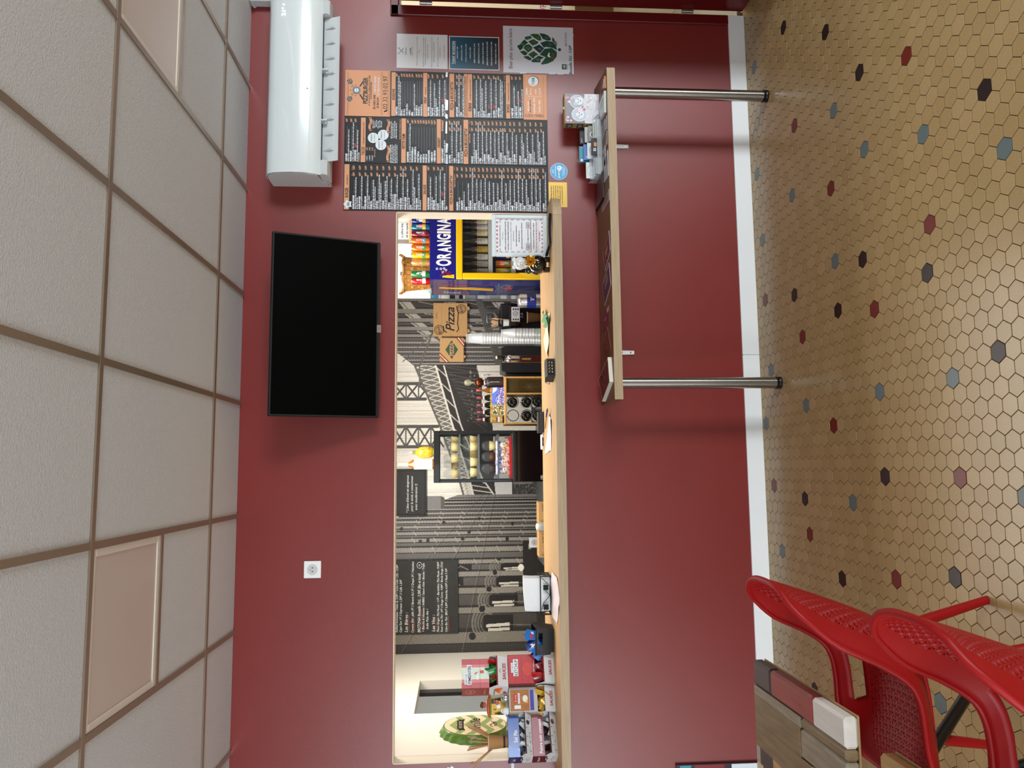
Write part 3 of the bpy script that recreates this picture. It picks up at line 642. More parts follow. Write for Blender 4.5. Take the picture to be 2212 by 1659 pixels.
bar(p, u3(250), u3(301), 'PIZZA & BRUSCHETTA*', .18, None, .172); p.words(.13, .185, u3(322), .006, OPR, 2, 8); p.text('Ø26cm', cw-.055, u3(320), .006, OPR, al='r', l=2, cond=.7); p.text('Ø33cm', cw-.015, u3(320), .006, OPR, al='r', l=2, cond=.7)
pz(p, [(352,'NORDIQUE','7.50€','11.00€',[.66]),(397,'LA BOURGUIGNOTTE','8.50€','12.00€',[.90]),(442,'LA TIRELI','8.50€','12.00€',[.84]),(488,'LA PARMESANE','8.50€','12.00€',[.72]),(533,'LA PARISIENNE','8.50€','12.00€',[.72]),(578,'L\'ATELIER','9.00€','13.50€',[.74]),(622,'POPEYE','9.00€','14.00€',[.72]),(666,'LA NORVEGIENNE','8.50€','12.00€',[.78]),(712,'LA RACLETTE','8.50€','12.00€',[.66,.30]),(770,'RACLETTE','8.50€','12.50€',[.70]),(815,'LA CARBONARA','9.00€','13.00€',[.64]),(876,'FOURMELADE','9.00€','13.00€',[.66,.46]),(935,'LA KEBAB','9.00€','14.00€',[.70,.28]),(994,'L\'AVEYRONNAISE','9.00€','14.00€',[.66,.28]),(1053,'LA 4','9.00€','14.00€',[.74,.50]),(1113,'MEXICAINE','9.00€','13.00€',[.74,.20])], 260); endpanel(mb, 1)
# lower right: pizzas, kebab, bowls, kids
mb, p = mpanel(2, U(963), 0); bar(p, u3(97), u3(149), 'PIZZA & BRUSCHETTA*', .18, None, .174); p.words(.10, .175, u3(166), .006, OPR, 2, 9)
pz(p, [(188,'SAINT JACQUES','9.50€','14.00€',[.95]),(233,'OCÉAN','9.50€','14.50€',[.90])], 290)
p.rect(.006, u3(293), cw-.008, u3(257), ORG, 1); p.words(.012, cw-.02, u3(270), .005, INK, 2, 10); p.words(.012, cw-.02, u3(284), .005, INK, 2, 11)
bar(p, u3(297), u3(346), 'KEBAB', .16, '- PÂTES MAISON & SAUCE AU CHOIX*', .050)
for i, (x, n, pr, d) in enumerate([(380,'LE CLASSIQUE','7.00€',[.82]),(425,'LE ROYAL','8.50€',[.86,.64]),(483,'LE BACON','7.00€',[.80,.10]),(541,'LE BIKE','8.50€',[.86]),(595,'LE 2 STEAKS','8.50€',[.88]),(645,'ASSIETTE KEBAB','13.50€',[.84,.80])]): item(p, u3(x), n, [pr], d, 310+i, new=.06 if i in (3, 4) else None)
p.text('* Gruyère Emmental : +1.50€', cw-.012, u3(710), .0072, OPR, al='r', l=2, w=.112, shear=.15)
bar(p, u3(719), u3(764), 'BOWLS', .15, '- PÂTES MAISON & SAUCE AU CHOIX', .050)
for i, (x, n, pr, d) in enumerate([(796,'LE CHEEZY BEEF','9.50€',[.70]),(840,'LE CHEEZY POULET','9.50€',[.60]),(884,'LE CHEEZY KEBAB','9.50€',[.64])]): item(p, u3(x), n, [pr], d, 320+i, new=.10 if i == 2 else None)
oy1, oy0 = u3(911), .002; p.rect(.001, oy0, cw-.001, oy1, ORG, 1)
for yy in (u3(922), u3(1136)):
    for k in range(52): p.rect(.010+k*.005, yy-.0007, .0126+k*.005, yy+.0007, INK, 2)
p.text("MENU KID'S", .034, u3(1128), .017, INK, w=.105, l=2, rot=PI/2)
X, Y = cw-.042, u3(1023); p.ell(X+.002, Y-.002, .031, .031, C('3a2a22', .5), 2, 32); p.ell(X, Y, .0295, .0295, PALE, 3, 32); p.text('7.00€', X, Y-.008, .0165, INK, w=.046, al='c', l=4, off=.01)
for t_, yy, w_ in (('PIZZ BAMBINO', 975, .062), ('CHEESEBURGER • FRITES', 1040, .104), ('NUGGETS • FRITES', 1098, .076)): p.text(t_, .083, u3(yy), .0092, WPR, w=w_, al='c', l=2, off=.02)
p.words(.045, .122, u3(992), .0062, INK, 2, 12); p.text('ou', .083, u3(1010), .005, INK, al='c', l=2); p.text('ou', .083, u3(1068), .005, INK, al='c', l=2)
for t_, yy, w_ in (('CAPRISUN', 958, .044), ('EAU 50 cL', 1002, .040), ('GLACE', 1056, .028), ('COMPOTE', 1103, .042)): p.text(t_, .172, u3(yy), .0092, WPR, w=w_, al='c', l=2, off=.02)
p.rect(.142, u3(1110), .1435, u3(955), WPR, 2)
endpanel(mb, 2)
TAPE = mat('clear_tape', 'd6dade', .15, coat=.6)
for x0, x1 in ((.012, .03), (.28, .335), (.345, .40), (.46, .53), (.55, .575), (.60, .66), (.80, .828)):
    mb = MB(); p = Plane2(mb, (0, -.0004, 0), AX, UP); yy = U(963); p.poly([(x0, yy-.005+random.uniform(-.003, .003)), (x1, yy-.006+random.uniform(-.003, .003)), (x1+.004, yy+.004+random.uniform(-.003, .003)), (x0+.002, yy+.006)], TAPE, 2); mb.build('tape_strip', board)
# --- A4 notices right of the menu board
def logo(p, x, y, s, ink):
    for q in (-1, 1):
        p.line([(x+q*.3*s, y+.3*s), (x+q*.9*s, y+.8*s)], .10*s, ink, 2); p.ell(x+q*1.0*s, y+.9*s, .22*s, .16*s, ink, 2, 10); p.line([(x-q*.3*s, y-.3*s), (x-q*1.0*s, y-.8*s)], .16*s, ink, 2)
    p.ell(x, y, .42*s, .42*s, ink, 3, 20, .72)
G3 = C('4c4f53', .6)
mb, p = sheet('paper', (2.3045, -.0012, 1.7645), AX, UP, .2085, .2925, .0008, PAPER)
logo(p, .104, .266, .016, G3); p.text("Pizz'Burger", .104, .236, .009, G3, al='c', shear=.2, w=.046)
for y, t, w in ((.212, None, .042), (.203, 'Chers clients,', .056), (.174, 'Voici le nouveau menu pour les prochains', .178), (.162, 'mois.', .024), (.138, 'Quelques nouveautés, un nouveau design, et', .190), (.126, 'des tarifs réajustés (certains à la baisse', .166), (.114, "d'autres à la hausse)", .088), (.089, 'Nous restons à votre disposition pour toute', .184), (.077, 'information complémentaire.', .124), (.054, 'En vous remerciant par avance pour votre', .180), (.042, 'compréhension.', .066), (.018, "L'équipe Pizz'Burger", .086)):
    if t: p.text(t, .104, y, .0058, G3, w=w, al='c')
    else: p.words(.083, .125, y, .0058, INK, 2, 3)
done(mb, 'notice', 'white printed letter on the red wall between menu board and door frame', 'notice')
e = empty('drinks_price_list', (2.3035, -.0012, 1.4655), 0, 'dark blue drinks price list sheet under the white letter', 'price list')
mb, p = sheet('paper', (0, 0, 0), AX, UP, .2045, .2905, .0008, PAPER); mb.build('paper', e)
pc = Pic(24, 36, (40, 90, 120))
for j in range(36):
    t = j/35; pc.a[j] = np.array((46-6*t, 102-56*t, 134-82*t))/255
pc.a += (pc.X[..., None]/24-.4)*-.06; pc.build('printed_ground', (.005, -.0005, .2855), (1, 0, 0), (0, 0, -1), .1945, .2815, e, .45)
mb = MB(); p = Plane2(mb, (0, -.0005, 0), AX, UP); p.text('TARIF BOISSON', .102, .258, .0145, WPR, w=.140, al='c', l=2, off=.02); p.rect(.032, .2535, .172, .255, WPR, 2)
for i, (t, w) in enumerate((('CAPRISUN 1.00€', .074), ('BOISSON 33CL 1.70€', .092), ('COCA COLA 50CL 2.00€', .108), ('OASIS 2L 3.50€', .070), ('BIERE CANETTE 50CL 3.00€', .118), ('BIERE PRESSION 25CL 2.50€', .122), ('BARDOLINO ROSE 75CL 9.00€', .130), ('BARDOLINO ROUGE 37.5CL 5.50€', .144), ('BARDOLINO ROUGE 75CL 9.00€', .144), ('PINOT GRIGIO 75CL 11.00€', .124))):
    p.text(t, .102, .239-i*.0247, .0072, WPR, w=w, al='c', l=2, off=.02)
    if i: p.ell(.102, .2545-i*.0247, .001, .001, WPR, 2, 6)
mb.build('lettering', e)
# --- beer poster with a hop cone
e = empty('beer_poster', (2.293, -.0012, 1.030), 0, 'white poster with a big green hop cone on the red wall', 'poster')
PWID, PHEI = .288, .412
mb, p = sheet('paper', (0, 0, 0), AX, UP, PWID, PHEI, .0008, mat('poster_paper', 'd3d5de', .5)); mb.build('paper', e)
mb = MB(); p = Plane2(mb, (0, 0, 0), AX, UP); HG = [C(c, .5) for c in ('1c4a40', '24523f', '2b5a36', '1a4044')]; HL = [C(c, .5) for c in ('5f8f84', '7d8a3a', '3f7a4a', '8a6b3c')]
def pp(x, y): return ((1500-y)/1330*PWID, (2080-x)/1990*PHEI)
petals = [[(480,740),(570,690),(640,600),(690,550),(800,640),(720,690),(650,760),(640,810),(560,870)], [(690,500),(740,465),(860,440),(915,500),(760,560),(720,545)], [(850,405),(960,375),(1090,385),(1150,440),(1180,560),(1100,570),(980,500)], [(1120,355),(1260,370),(1380,420),(1440,500),(1440,555),(1330,560),(1220,520)], [(1480,460),(1540,510),(1575,600),(1620,690),(1600,710),(1540,620),(1480,570)], [(800,600),(950,530),(1090,610),(1060,660),(980,690),(930,720)], [(660,790),(720,700),(830,680),(920,770),(900,840),(790,920)], [(930,770),(1110,680),(1250,790),(1130,930),(1060,880)], [(1140,630),(1320,570),(1490,590),(1590,700),(1610,830),(1500,770),(1290,740),(1240,770)], [(560,900),(680,860),(780,940),(740,990),(680,1000)], [(790,970),(950,870),(1080,970),(980,1020),(940,1090)], [(650,1040),(790,1010),(900,1090),(850,1140),(790,1130)], [(870,1150),(1090,1000),(1240,1050),(1140,1110),(1140,1190),(910,1190)], [(1120,970),(1260,800),(1470,770),(1610,880),(1600,1010),(1500,1140),(1340,1220),(1180,1250),(1150,1230),(1290,1040)]]
for i, q in enumerate(petals):
    pts = [pp(*a) for a in q]; cx_ = sum(a for a, _ in pts)/len(pts); cy_ = sum(a for _, a in pts)/len(pts)
    p.poly(pts, HG[i % 4], 1)
    r_ = random.Random(i)
    for k in range(5):
        dx, dy = r_.uniform(-.010, .010), r_.uniform(-.009, .009); p.line([(cx_+dx-.004, cy_+dy-.010), (cx_+dx+.004, cy_+dy+.008)], .0022, HL[(i+k) % 4], 2)
p.ell(*pp(1685, 812), .010, .010, HG[0], 1, 10)
p.text('bio', pp(0, 1100)[0], pp(1530, 0)[1], .019, C('a2482e', .5), l=3, w=.040); p.poly([pp(1340,1000),(pp(1380,900)),(pp(1400,920)),(pp(1395,1000)),(pp(1440,1040)),(pp(1380,1040))], WPR, 3)
p.text("Bien plus qu'une bière", .5*PWID+.004, pp(345, 0)[1], .021, C('6b3038', .5), w=.245, al='c', l=2)
p.text('BROTONIA', pp(0, 700)[0], pp(1900, 0)[1], .013, C('7a4a50', .5), w=.083, l=2)
q = pp(1875, 1370); p.rect(q[0], q[1], q[0]+.031, q[1]+.027, C('1d3a30', .5), 2); p.text('AB', q[0]+.005, q[1]+.006, .015, WPR, l=3, shear=.2, w=.020); p.rect(q[0], q[1]-.009, q[0]+.031, q[1]-.002, C('9fb0a6', .5), 2)
p.text('Bouteille 33cl - 3.30€', pp(0, 1500)[0], pp(2030, 0)[1], .0165, INK, w=.178, l=2, shear=.15, off=.02)
mb.build('print', e)
for x, y in ((-.004, .28), (-.004, .11), (-.004, .06), (.235, -.003)):
    mb = MB(); p = Plane2(mb, (0, 0, 0), AX, UP); p.poly([(x, y), (x+.012, y+.001), (x+.014, y+.035), (x-.001, y+.036)], TAPE, 2); mb.build('tape_strip', e)
# --- round sticker (stuck on upside down) and gold card
mb = MB(); mb.lathe([(0, -.0012), (.0505, -.0012), (.0505, -.0002)], 1.7015, 0, C('bfe3f4', .4), 40, 'y', 1.128, False); p = Plane2(mb, (1.7015, -.0012, 1.128), (-1, 0, 0), (0, 0, -1)); p.ell(0, 0, .048, .048, C('4fa9dd', .4), 1, 40)
p.ell(-.020, .003, .0145, .0145, WPR, 2, 24); p.text('a', -.0265, -.003, .011, C('4fa9dd', .4), l=3, off=.03); p.text('lhod', -.011, -.004, .012, WPR, w=.050, l=4, off=.03); p.rect(-.036, -.022, .032, -.019, WPR, 2); p.words(-.03, .03, .022, .005, WPR, 2, 4); p.words(-.02, .02, .030, .005, WPR, 2, 5)
p.ell(-.006, -.034, .004, .007, WPR, 2, 10, .6); p.ell(.006, -.034, .004, .007, WPR, 2, 10, .6)
done(mb, 'round_sticker', 'round sky blue sticker with white lettering stuck upside down', 'sticker')
mb, p = sheet('card', (1.4895, -.0015, 1.0825), AX, UP, .1475, .109, .001, mat('gold_card', 'c9a552', .32, metal=.35)); DK = C('5d4a1c', .5)
p2 = Plane2(mb, (1.637, -.0015, 1.0825), (-1, 0, 0), (0, 0, 1))
for k in range(6): p.words(.016, .128, .026+k*.0125, .0062, DK, 2, 30+k, .6)
done(mb, 'gold_card', 'small gold card with engraved lines beside the blue sticker', 'card')
# --- white vinyl marks and the edge of a framed panel at the far left of the wall
mb = MB(); p = Plane2(mb, (-1.56, -.0012, 1.735), AX, UP); p.poly([(-.09, -.012), (.016, -.002), (.028, .012), (.018, .020), (.022, .034), (.006, .036), (-.09, .05)], WPR, 1)
done(mb, 'wall_lettering', 'white vinyl letter on the red wall beside the bottle cap sign, cut off', 'lettering')
mb = MB(); p = Plane2(mb, (-1.56, -.0012, 1.735), AX, UP); p.rect(-.05, -.315, .033, -.300, WPR, 1)
done(mb, 'wall_lettering', 'white vinyl stroke on the red wall beside the salt carton, cut off', 'lettering')
e = empty('wall_picture', (-1.565, 0, .36), 0, 'dark framed picture on the red wall beside the table, mostly out of view', 'picture')
mb = MB(); mb.box(-.6, 0, -.02, -.001, -.30, .20, C('2a1c2a', .4)); mb.build('frame', e)
mb = MB(); p = Plane2(mb, (0, -.02, 0), AX, UP); p.rect(-.58, -.24, -.004, -.10, PALE, 1); p.rect(-.58, -.06, -.004, .10, C('8a2a32', .5), 1); p.rect(-.58, .12, -.004, .18, C('3d98a6', .5), 1); mb.build('print', e)
#@@KITCHEN
# ------------------------------------------------------------------ kitchen: printed wall mural (black and white street with a steel bridge)
def paint_mural():
    pc = Pic(764, 352, (236, 233, 220)); q = lambda u, v: (1411-v, u-828)
    X, Y = pc.X, pc.Y
    for k in range(70): x = rng.uniform(325, 625); pc.line(x, 0, x+rng.uniform(-2, 2), rng.uniform(60, 352), 1, (196, 194, 184), .8)
    D, D2, L_ = (44, 42, 40), (62, 60, 57), (168, 162, 148)
    # bridge tower legs with cross bracing
    for v0, v1, ub in ((838, 872, 918), (932, 976, 945)):
        x0, x1 = 1411-v1, 1411-v0; yb = ub-828
        for xx in (x0, x1): pc.line(xx, 0, xx, yb, 7, (70, 68, 64))
        for yy in range(-6, yb, 27):
            pc.line(x0, yy, x1, yy+27, 4, (66, 64, 60)); pc.line(x1, yy, x0, yy+27, 4, (66, 64, 60)); pc.line(x0, yy, x1, yy, 2.5, (86, 84, 80))
    # bridge deck
    A = [(858,768),(894,797),(948,927),(990,1044),(1001,1084)]; Bl = [(924,768),(939,795),(976,927),(1012,1044),(1022,1084)]; Cl = [(944,768),(957,795),(994,927),(1040,1044),(1068,1084)]
    def poly(pts, c, al=1.0): pc.poly([q(*p) for p in pts], c, al)
    def pl(pts, w, c):
        for a, b in zip(pts[:-1], pts[1:]): pc.line(*q(*a), *q(*b), w, c)
    poly(Bl+[(1072,1084),(1064,930),(1058,795),(1060,768)], D)
    poly(A+Bl[::-1], (112, 108, 100))
    def lerp(l, t):
        n = len(l)-1; i = min(int(t*n), n-1); f = t*n-i; return (l[i][0]+(l[i+1][0]-l[i][0])*f, l[i][1]+(l[i+1][1]-l[i][1])*f)
    for k in range(46):
        a, b = lerp(A, k/46), lerp(Bl, (k+1)/46); c, d = lerp(Bl, k/46), lerp(A, (k+1)/46)
        pl([a, b], 1.6, (226, 223, 210)); pl([c, d], 1.6, (226, 223, 210))
        if k % 3 == 0: pl([lerp(Bl, k/46), lerp(Cl, (k+2)/46)], 2, (214, 211, 200))
    pl(A, 4, (92, 90, 84)); pl(Bl, 4, (232, 229, 216)); pl(Cl, 3, (226, 223, 212))
    for k in range(26):
        v = 800+k*5; pl([(960+k*2.5, v+rng.uniform(-4, 4)), (1052, v+rng.uniform(0, 22))], 1, (92, 90, 86))
    for k in range(60): pl([(rng.uniform(1010, 1060), rng.uniform(800, 925))]*2, rng.uniform(1, 4), (150, 147, 140))
    m = pc.mask([q(*p) for p in ((1030,797),(1150,797),(1160,910),(1150,922),(1110,925),(1075,922),(1050,910),(1040,890),(1042,850))]); pc.put(m, (222, 219, 208))
    pl([(1000, 812), (1178, 812)], 2, (60, 58, 55)); pl([(1040, 826), (1090, 826)], 2, (70, 68, 64))
    poly([(1150,790),(1180,790),(1180,930),(1150,930)], (70, 68, 65))
    # right of the left building: sky slot, tree, small tower block
    poly([(1066,1040),(1108,1040),(1108,1084),(1070,1084)], (214, 216, 216))
    poly([(1106,1036),(1180,1036),(1180,1086),(1106,1086)], (60, 60, 58))
    for k in range(240): pl([(rng.uniform(1108, 1180), rng.uniform(1038, 1084))]*2, rng.uniform(1.5, 4), random.choice(((32, 32, 30), (120, 120, 116), (88, 88, 84))))
    for k in range(6): pl([(1108, 1042+k*3), (1150, 1042+k*3)], 1, (190, 190, 186))
    # left building
    def bldg(xa, xb, strips, vp, tops, bright):
        """strips: (v0,v1) light piers; cornices run to the vanishing point vp"""
        x = X; mask = pc.mask([q(*p) for p in tops])
        t = np.clip((x-xa)/(xb-xa), 0, 1)[..., None]
        base = (1-t)*np.array((50, 47, 44))/255+t*np.array(bright)/255
        pc.a[mask] = base[mask]
        vx, vy = q(*vp)
        for v0, v1 in strips:
            a, b = 1411-v1, 1411-v0; m = mask & (X >= a) & (X < b); ht = ((Y*.5+X*.9).astype(int) % 3 == 0)
            tt = min(1, max(0, (a-xa)/(xb-xa))); c = np.array((136, 130, 117))*(1-tt)+np.array((178, 175, 167))*tt
            pc.put(m, c); pc.put(m & ht, c*.58); pc.put(mask & (X >= a-2) & (X < a), (28, 27, 26))
            pc.put(mask & (X >= b) & (X < b+max(2, (b-a)*.4)), (36, 35, 33))
        for u0 in (745, 868, 996):
            yv = u0-828; x0 = xa if xa < vx else xb
            for dy, c in ((0, (150, 146, 136)), (3, (34, 33, 31))):
                xs = np.abs(X-x0)/abs(vx-x0); yl = yv+dy+(vy-yv)*xs; pc.put(mask & (np.abs(Y-yl) < 1.1) & (xs < .9), c, .30)
        return mask
    S1 = [(1369,1391),(1318,1330),(1277,1289),(1243,1253),(1218,1226),(1191,1201),(1172,1179),(1158,1164),(1145,1150),(1134,1139),(1126,1130),(1117,1121),(1109,1112),(1101,1104),(1094,1097),(1088,1090)]
    bm = bldg(0, 330, S1, (1075, 1040), [(700,1411),(820,1140),(856,1128),(905,1106),(960,1090),(990,1080),(1180,1080),(1180,1411)], (128, 126, 122))
    poly([(920,1082),(952,1082),(952,1110),(920,1110)], (128, 128, 126)); poly([(952,1082),(960,1086),(960,1108),(952,1108)], (84, 84, 82))
    # sash windows and arches of the nearest bays
    bays = [(1330,1369,1048,1098), (1289,1318,1061,1108), (1253,1277,1076,1118), (1226,1243,1086,1124)]
    for i, (v0, v1, ua, ub) in enumerate(bays):
        w = v1-v0
        for dd, (ta, tb) in enumerate(((ua, ub), (ua-155+i*12, ub-150+i*12), (ua-290+i*26, ub-280+i*26))):
            poly([(ta-6,v0+w*.12),(tb+8,v0+w*.12),(tb+8,v0+w*.95),(ta-6,v0+w*.95)], (24, 23, 22))
            if dd == 0:
                poly([(ta,v0+w*.62),(tb,v0+w*.55),(tb,v0+w*.72),(ta,v0+w*.78)], (205, 200, 186)); poly([(ta+4,v0+w*.84),(tb,v0+w*.80),(tb,v0+w*.96),(ta+4,v0+w)], (196, 192, 178))
                for k in range(4): pc.put((np.abs(np.hypot((X-(1411-(v0+w*.55)))/(w*(.5+.16*k)), (Y-(ta+2-828))/(14+6*k))-1) < .06) & (Y < ta-828), (130, 126, 116), .8)
                pl([(tb, v0+w*.66), (1165, v0+w*.72)], 1.5, (120, 116, 106))
            else: pl([(ta, v0+w*.5), (tb-20, v0+w*.5)], 1.6, (176, 172, 160)); pl([(tb-18, v0+w*.3), (tb, v0+w*.8)], 2, (130, 126, 118))
    for k, (v0, v1) in enumerate(S1[4:12]):
        for u0 in range(860, 1120, 46): pl([(u0+k*3, v1+1), (u0+18+k*3, v1+1)], 2, (22, 21, 20)); pl([(u0+24+k*3, v0-1), (u0+30+k*3, v1+2)], 1.5, (170, 166, 156))
    for u, v, r in ((1018,1378,8), (1039,1322,7), (1054,1281,6), (1067,1246,5.5), (1076,1218,4), (998,1174,4), (1094,1176,4), (924,1176,4), (1012,1160,4), (1106,1144,3.5), (1034,1132,3.5), (908,1178,4), (868,1151,4), (958,1139,4)): pc.ell(*q(u, v), r, r*.9, (30, 29, 28))
    poly([(1128,1180),(1180,1180),(1180,1262),(1128,1262)], (34, 32, 30)); poly([(1140,1186),(1146,1186),(1146,1198),(1140,1198)], (150, 148, 140))
    poly([(1150,1262),(1180,1262),(1180,1411),(1160,1411)], (40, 38, 35)); pc.ell(*q(1123, 1237), 7.5, 6.5, (236, 233, 220))
    # right building
    S2 = [(648,653),(671,681),(692,700),(711,719),(728,734),(744,749),(755,759),(765,769),(775,778),(784,787),(792,795)]
    bldg(764, 616, S2, (1090, 820), [(800,640),(800,790),(858,771),(895,797),(1180,797),(1180,640)], (120, 117, 112))
    for i, (a, b) in enumerate(((655,671),(682,692),(702,711),(720,728),(735,744))):
        for u0 in (862, 962, 1068):
            o = i*13; poly([(u0+o-4,a),(u0+o+22,a),(u0+o+34,b),(u0+o+8,b)], (174, 170, 158)); pl([(u0+o+2, a), (u0+o+16, b)], 1.5, (40, 38, 36)); pl([(u0+o+40, a), (u0+o+80, (a+b)/2)], 1.5, (150, 146, 136))
    poly([(1027,646),(1042,646),(1082,768),(1080,797),(1072,797)], (92, 90, 86))
    for k in range(4): pl([(1029+k*4, 646), (1072+k*3, 776)], 1, (52, 50, 48))
    for k in range(5): pl([(930-k*.5, 729+k), (868+k, 790+k*18)], 2, (92, 90, 84)) if k == 0 else None
    pl([(932, 727), (905, 800), (905, 846)], 3.5, (96, 94, 88))
    pc.noise(.022); pc.a = np.clip(pc.a, 0, 1)
    return pc
mu = empty('wall_mural', (0, 0, 0), 0, 'black and white photo mural of a steel bridge between brick buildings', 'mural')
paint_mural().build('printed_picture', (-1.511, MY-.003, 2.347), (1, 0, 0), (0, 0, -1), 3.01, 1.388, mu, .45)
mb = MB(); mb.box(-1.511, 1.499, MY-.0025, MY-.0005, .96, 2.347, C('8a8a86', .6)); mb.build('backing', mu)
# ------------------------------------------------------------------ kitchen furniture
BC = 1.04
e = empty('back_counter', (.35, 1.95, 0), 0, 'grey kitchen counter behind the bar carrying the machines', 'counter')
mb = MB(); mb.box(-1.10, 1.01, -.51, .46, BC-.04, BC, mat('grey_worktop', '55575a', .4)); mb.build('worktop', e)
mb = MB(); mb.box(-1.08, .99, -.47, .45, .0, BC-.04, C('8e9092', .5)); mb.build('base', e)
def thin(name, col, a, rough=.04):
    return mat(name, col, rough, alpha=a, coat=1.0)
TG_ = thin('thin_glass', '2a3234', .06); TCUP = thin('clear_plastic', 'c9cdcd', .30, .15)
NAVY = mat('navy_gloss', '16207a', .18, coat=.5); YEL = mat('yellow_frame', 'f2c313', .35)
# tall drinks fridge
e = empty('drinks_fridge', (1.735, 1.90, 0), 0, 'tall blue drinks fridge with a yellow framed glass door', 'fridge')
x0, x1, y0, y1 = -.263, .300, -.27, .26
mb = MB()
for bx in ((x0, x0+.03, y0, y1, .06, 1.926), (x1-.03, x1, y0, y1, .06, 1.926), (x0+.03, x1-.03, y1-.03, y1, .06, 1.926), (x0+.03, x1-.03, y0, y1-.03, 1.72, 1.926), (x0+.03, x1-.03, y0, y1-.03, .06, .3)): mb.box(*bx, NAVY)
mb.box(x0+.02, x1-.02, y0+.03, y1-.02, 0, .06, BLKM)
mb.build('cabinet', e)
mb = MB(); mb.box(x0+.03, x1-.03, y1-.034, y1-.031, .3, 1.72, C('97938a', .6)); mb.build('inner_back', e)  # lightened: the haze of the door glass is put into this colour
for z in (1.445, 1.265, 1.05, .8):
    mb = MB(); mb.box(x0+.03, x1-.03, y0+.03, y1-.04, z-.006, z, C('c9cdcc', .4)); mb.box(x0+.03, x1-.03, y0+.02, y0+.026, z-.008, z+.026, C('b9bfbf', .35)); mb.build('shelf', e)
mb = MB(); s_ = .045
for bx in ((x0, x1, 1.672, 1.722), (x0, x1, .30, .35), (x0, x0+.05, .35, 1.672), (x1-.05, x1, .35, 1.672)): mb.box(bx[0], bx[1], y0-.032, y0-.002, bx[2], bx[3], YEL, .006)
dr = mb.build('door', e)
mb = MB(); mb.box(x0+.05, x1-.05, y0-.018, y0-.014, .35, 1.672, TG_); mb.build('pane', dr)
mb = MB(); p = Plane2(mb, (x0+.006, y0-.0022, 1.35), (1, 0, 0), (0, 0, 1)); 
p2 = Plane2(mb, (x0, y0-.032, 1.14), (1, 0, 0), (0, 0, 1)); p2.poly([(.002, -.08), (.05, -.08), (.05, .10), (.03, .07), (.010, .02)], C('f6cf3a', .3), 1); mb.build('door_handle', dr)
mb = MB(); p = Plane2(mb, (x0, y0-.0004, 1.726), (1, 0, 0), (0, 0, 1)); WT = C('f1f3f6', .4); RS = C('b3282c', .4)
xx = .108
for ch, w in zip('ORANGINA', (.054, .043, .045, .046, .045, .018, .046, .047)):
    p.text(ch, xx, .040+random.uniform(-.004, .004), .108 if ch == 'O' else .098, WT, w=w, l=2, off=.035); xx += w+.0055
p.poly([(.010, .012), (.040, .012), (.030, .10), (.018, .105)], C('f2c313', .4), 2)
for k in range(5): p.line([(.02+.006*k, .03+.01*k), (.07, .05+.03*(k % 3)), (.03+.004*k, .12-.008*k)], .003, RS, 3)
for a, b in ((.085, .145), (.085, .115), (.060, .100), (.088, .090), (.075, .075)): p.ell(a, b, .009, .009, WT, 2, 12, .55)
mb.build('sign_panel', e)
mb = MB(); p = Plane2(mb, (x0-.0002, 0, 1.0), (0, -1, 0), (0, 0, 1)); a0 = -.05
p.poly([(-.10, .42), (-.02, .42), (.02, .60), (.02, .86), (-.02, .86), (-.06, .62)], YEL, 1); p.line([(.13, .84), (.10, .6), (.12, .42)], .010, RS, 2); p.line([(.02, .80), (.0, .62), (-.05, .42)], .012, RS, 2)
for k in range(26): p.line([(-.18+.33*random.random(), .29+.12*random.random()), (-.18+.33*random.random(), .29+.12*random.random())], .005, C('8f9ab8', .4), 2)
for k in range(18): p.line([(-.20+.08*random.random(), .68+.16*random.random())]*1+[(-.20+.08*random.random(), .68+.16*random.random())], .004, WT, 2)
p.ell(.0, .30, .05, .035, C('c24848', .4), 3, 14); mb.build('side_print', e); mb = MB(); p = Plane2(mb, (x0-.0002, 0, 1.0), (0, -1, 0), (0, 0, 1)); p.poly([(-.2, .0), (.2, .02), (.2, .03), (-.2, .02)], WT, 1); mb.build('wave_print', e)
# bottles and cans
GLB = mat('bottle_glass_dark', '0d120c', .08, coat=.6)
def wine(name, x, y, z, h, r, label, cat='bottle', group=None, glass=None, cap='5c1f24', lab=('d9d2b8', .12, .40), foil=.26, slim=.42):
    e = empty(name, (x, y, z), 0, label, cat, group); g = glass or GLB
    mb = MB(); mb.lathe([(r*.9, 0), (r, .006), (r, h*.52), (r*.92, h*.60), (r*slim, h*.72), (r*slim*.9, h*.93), (r*slim, h*.94), (r*slim, h)], 0, 0, g, 18); mb.build('body', e)
    mb = MB(); mb.lathe([(r*slim*1.06, h*(1-foil)), (r*slim*1.05, h*1.003), (0, h*1.004)], 0, 0, C(cap, .4), 14); mb.build('foil_cap', e)
    if lab: mb = MB(); mb.lathe([(r*1.012, h*lab[1]), (r*1.012, h*lab[2])], 0, 0, C(lab[0], .6), 18); mb.build('paper_label', e)
    return e
LBW = ['e4dcb0', 'd8d6cc', 'e0d8a8', 'dcdccf', 'c9a94e', 'd6d4ca', 'b9bcae', 'cfd0c4']
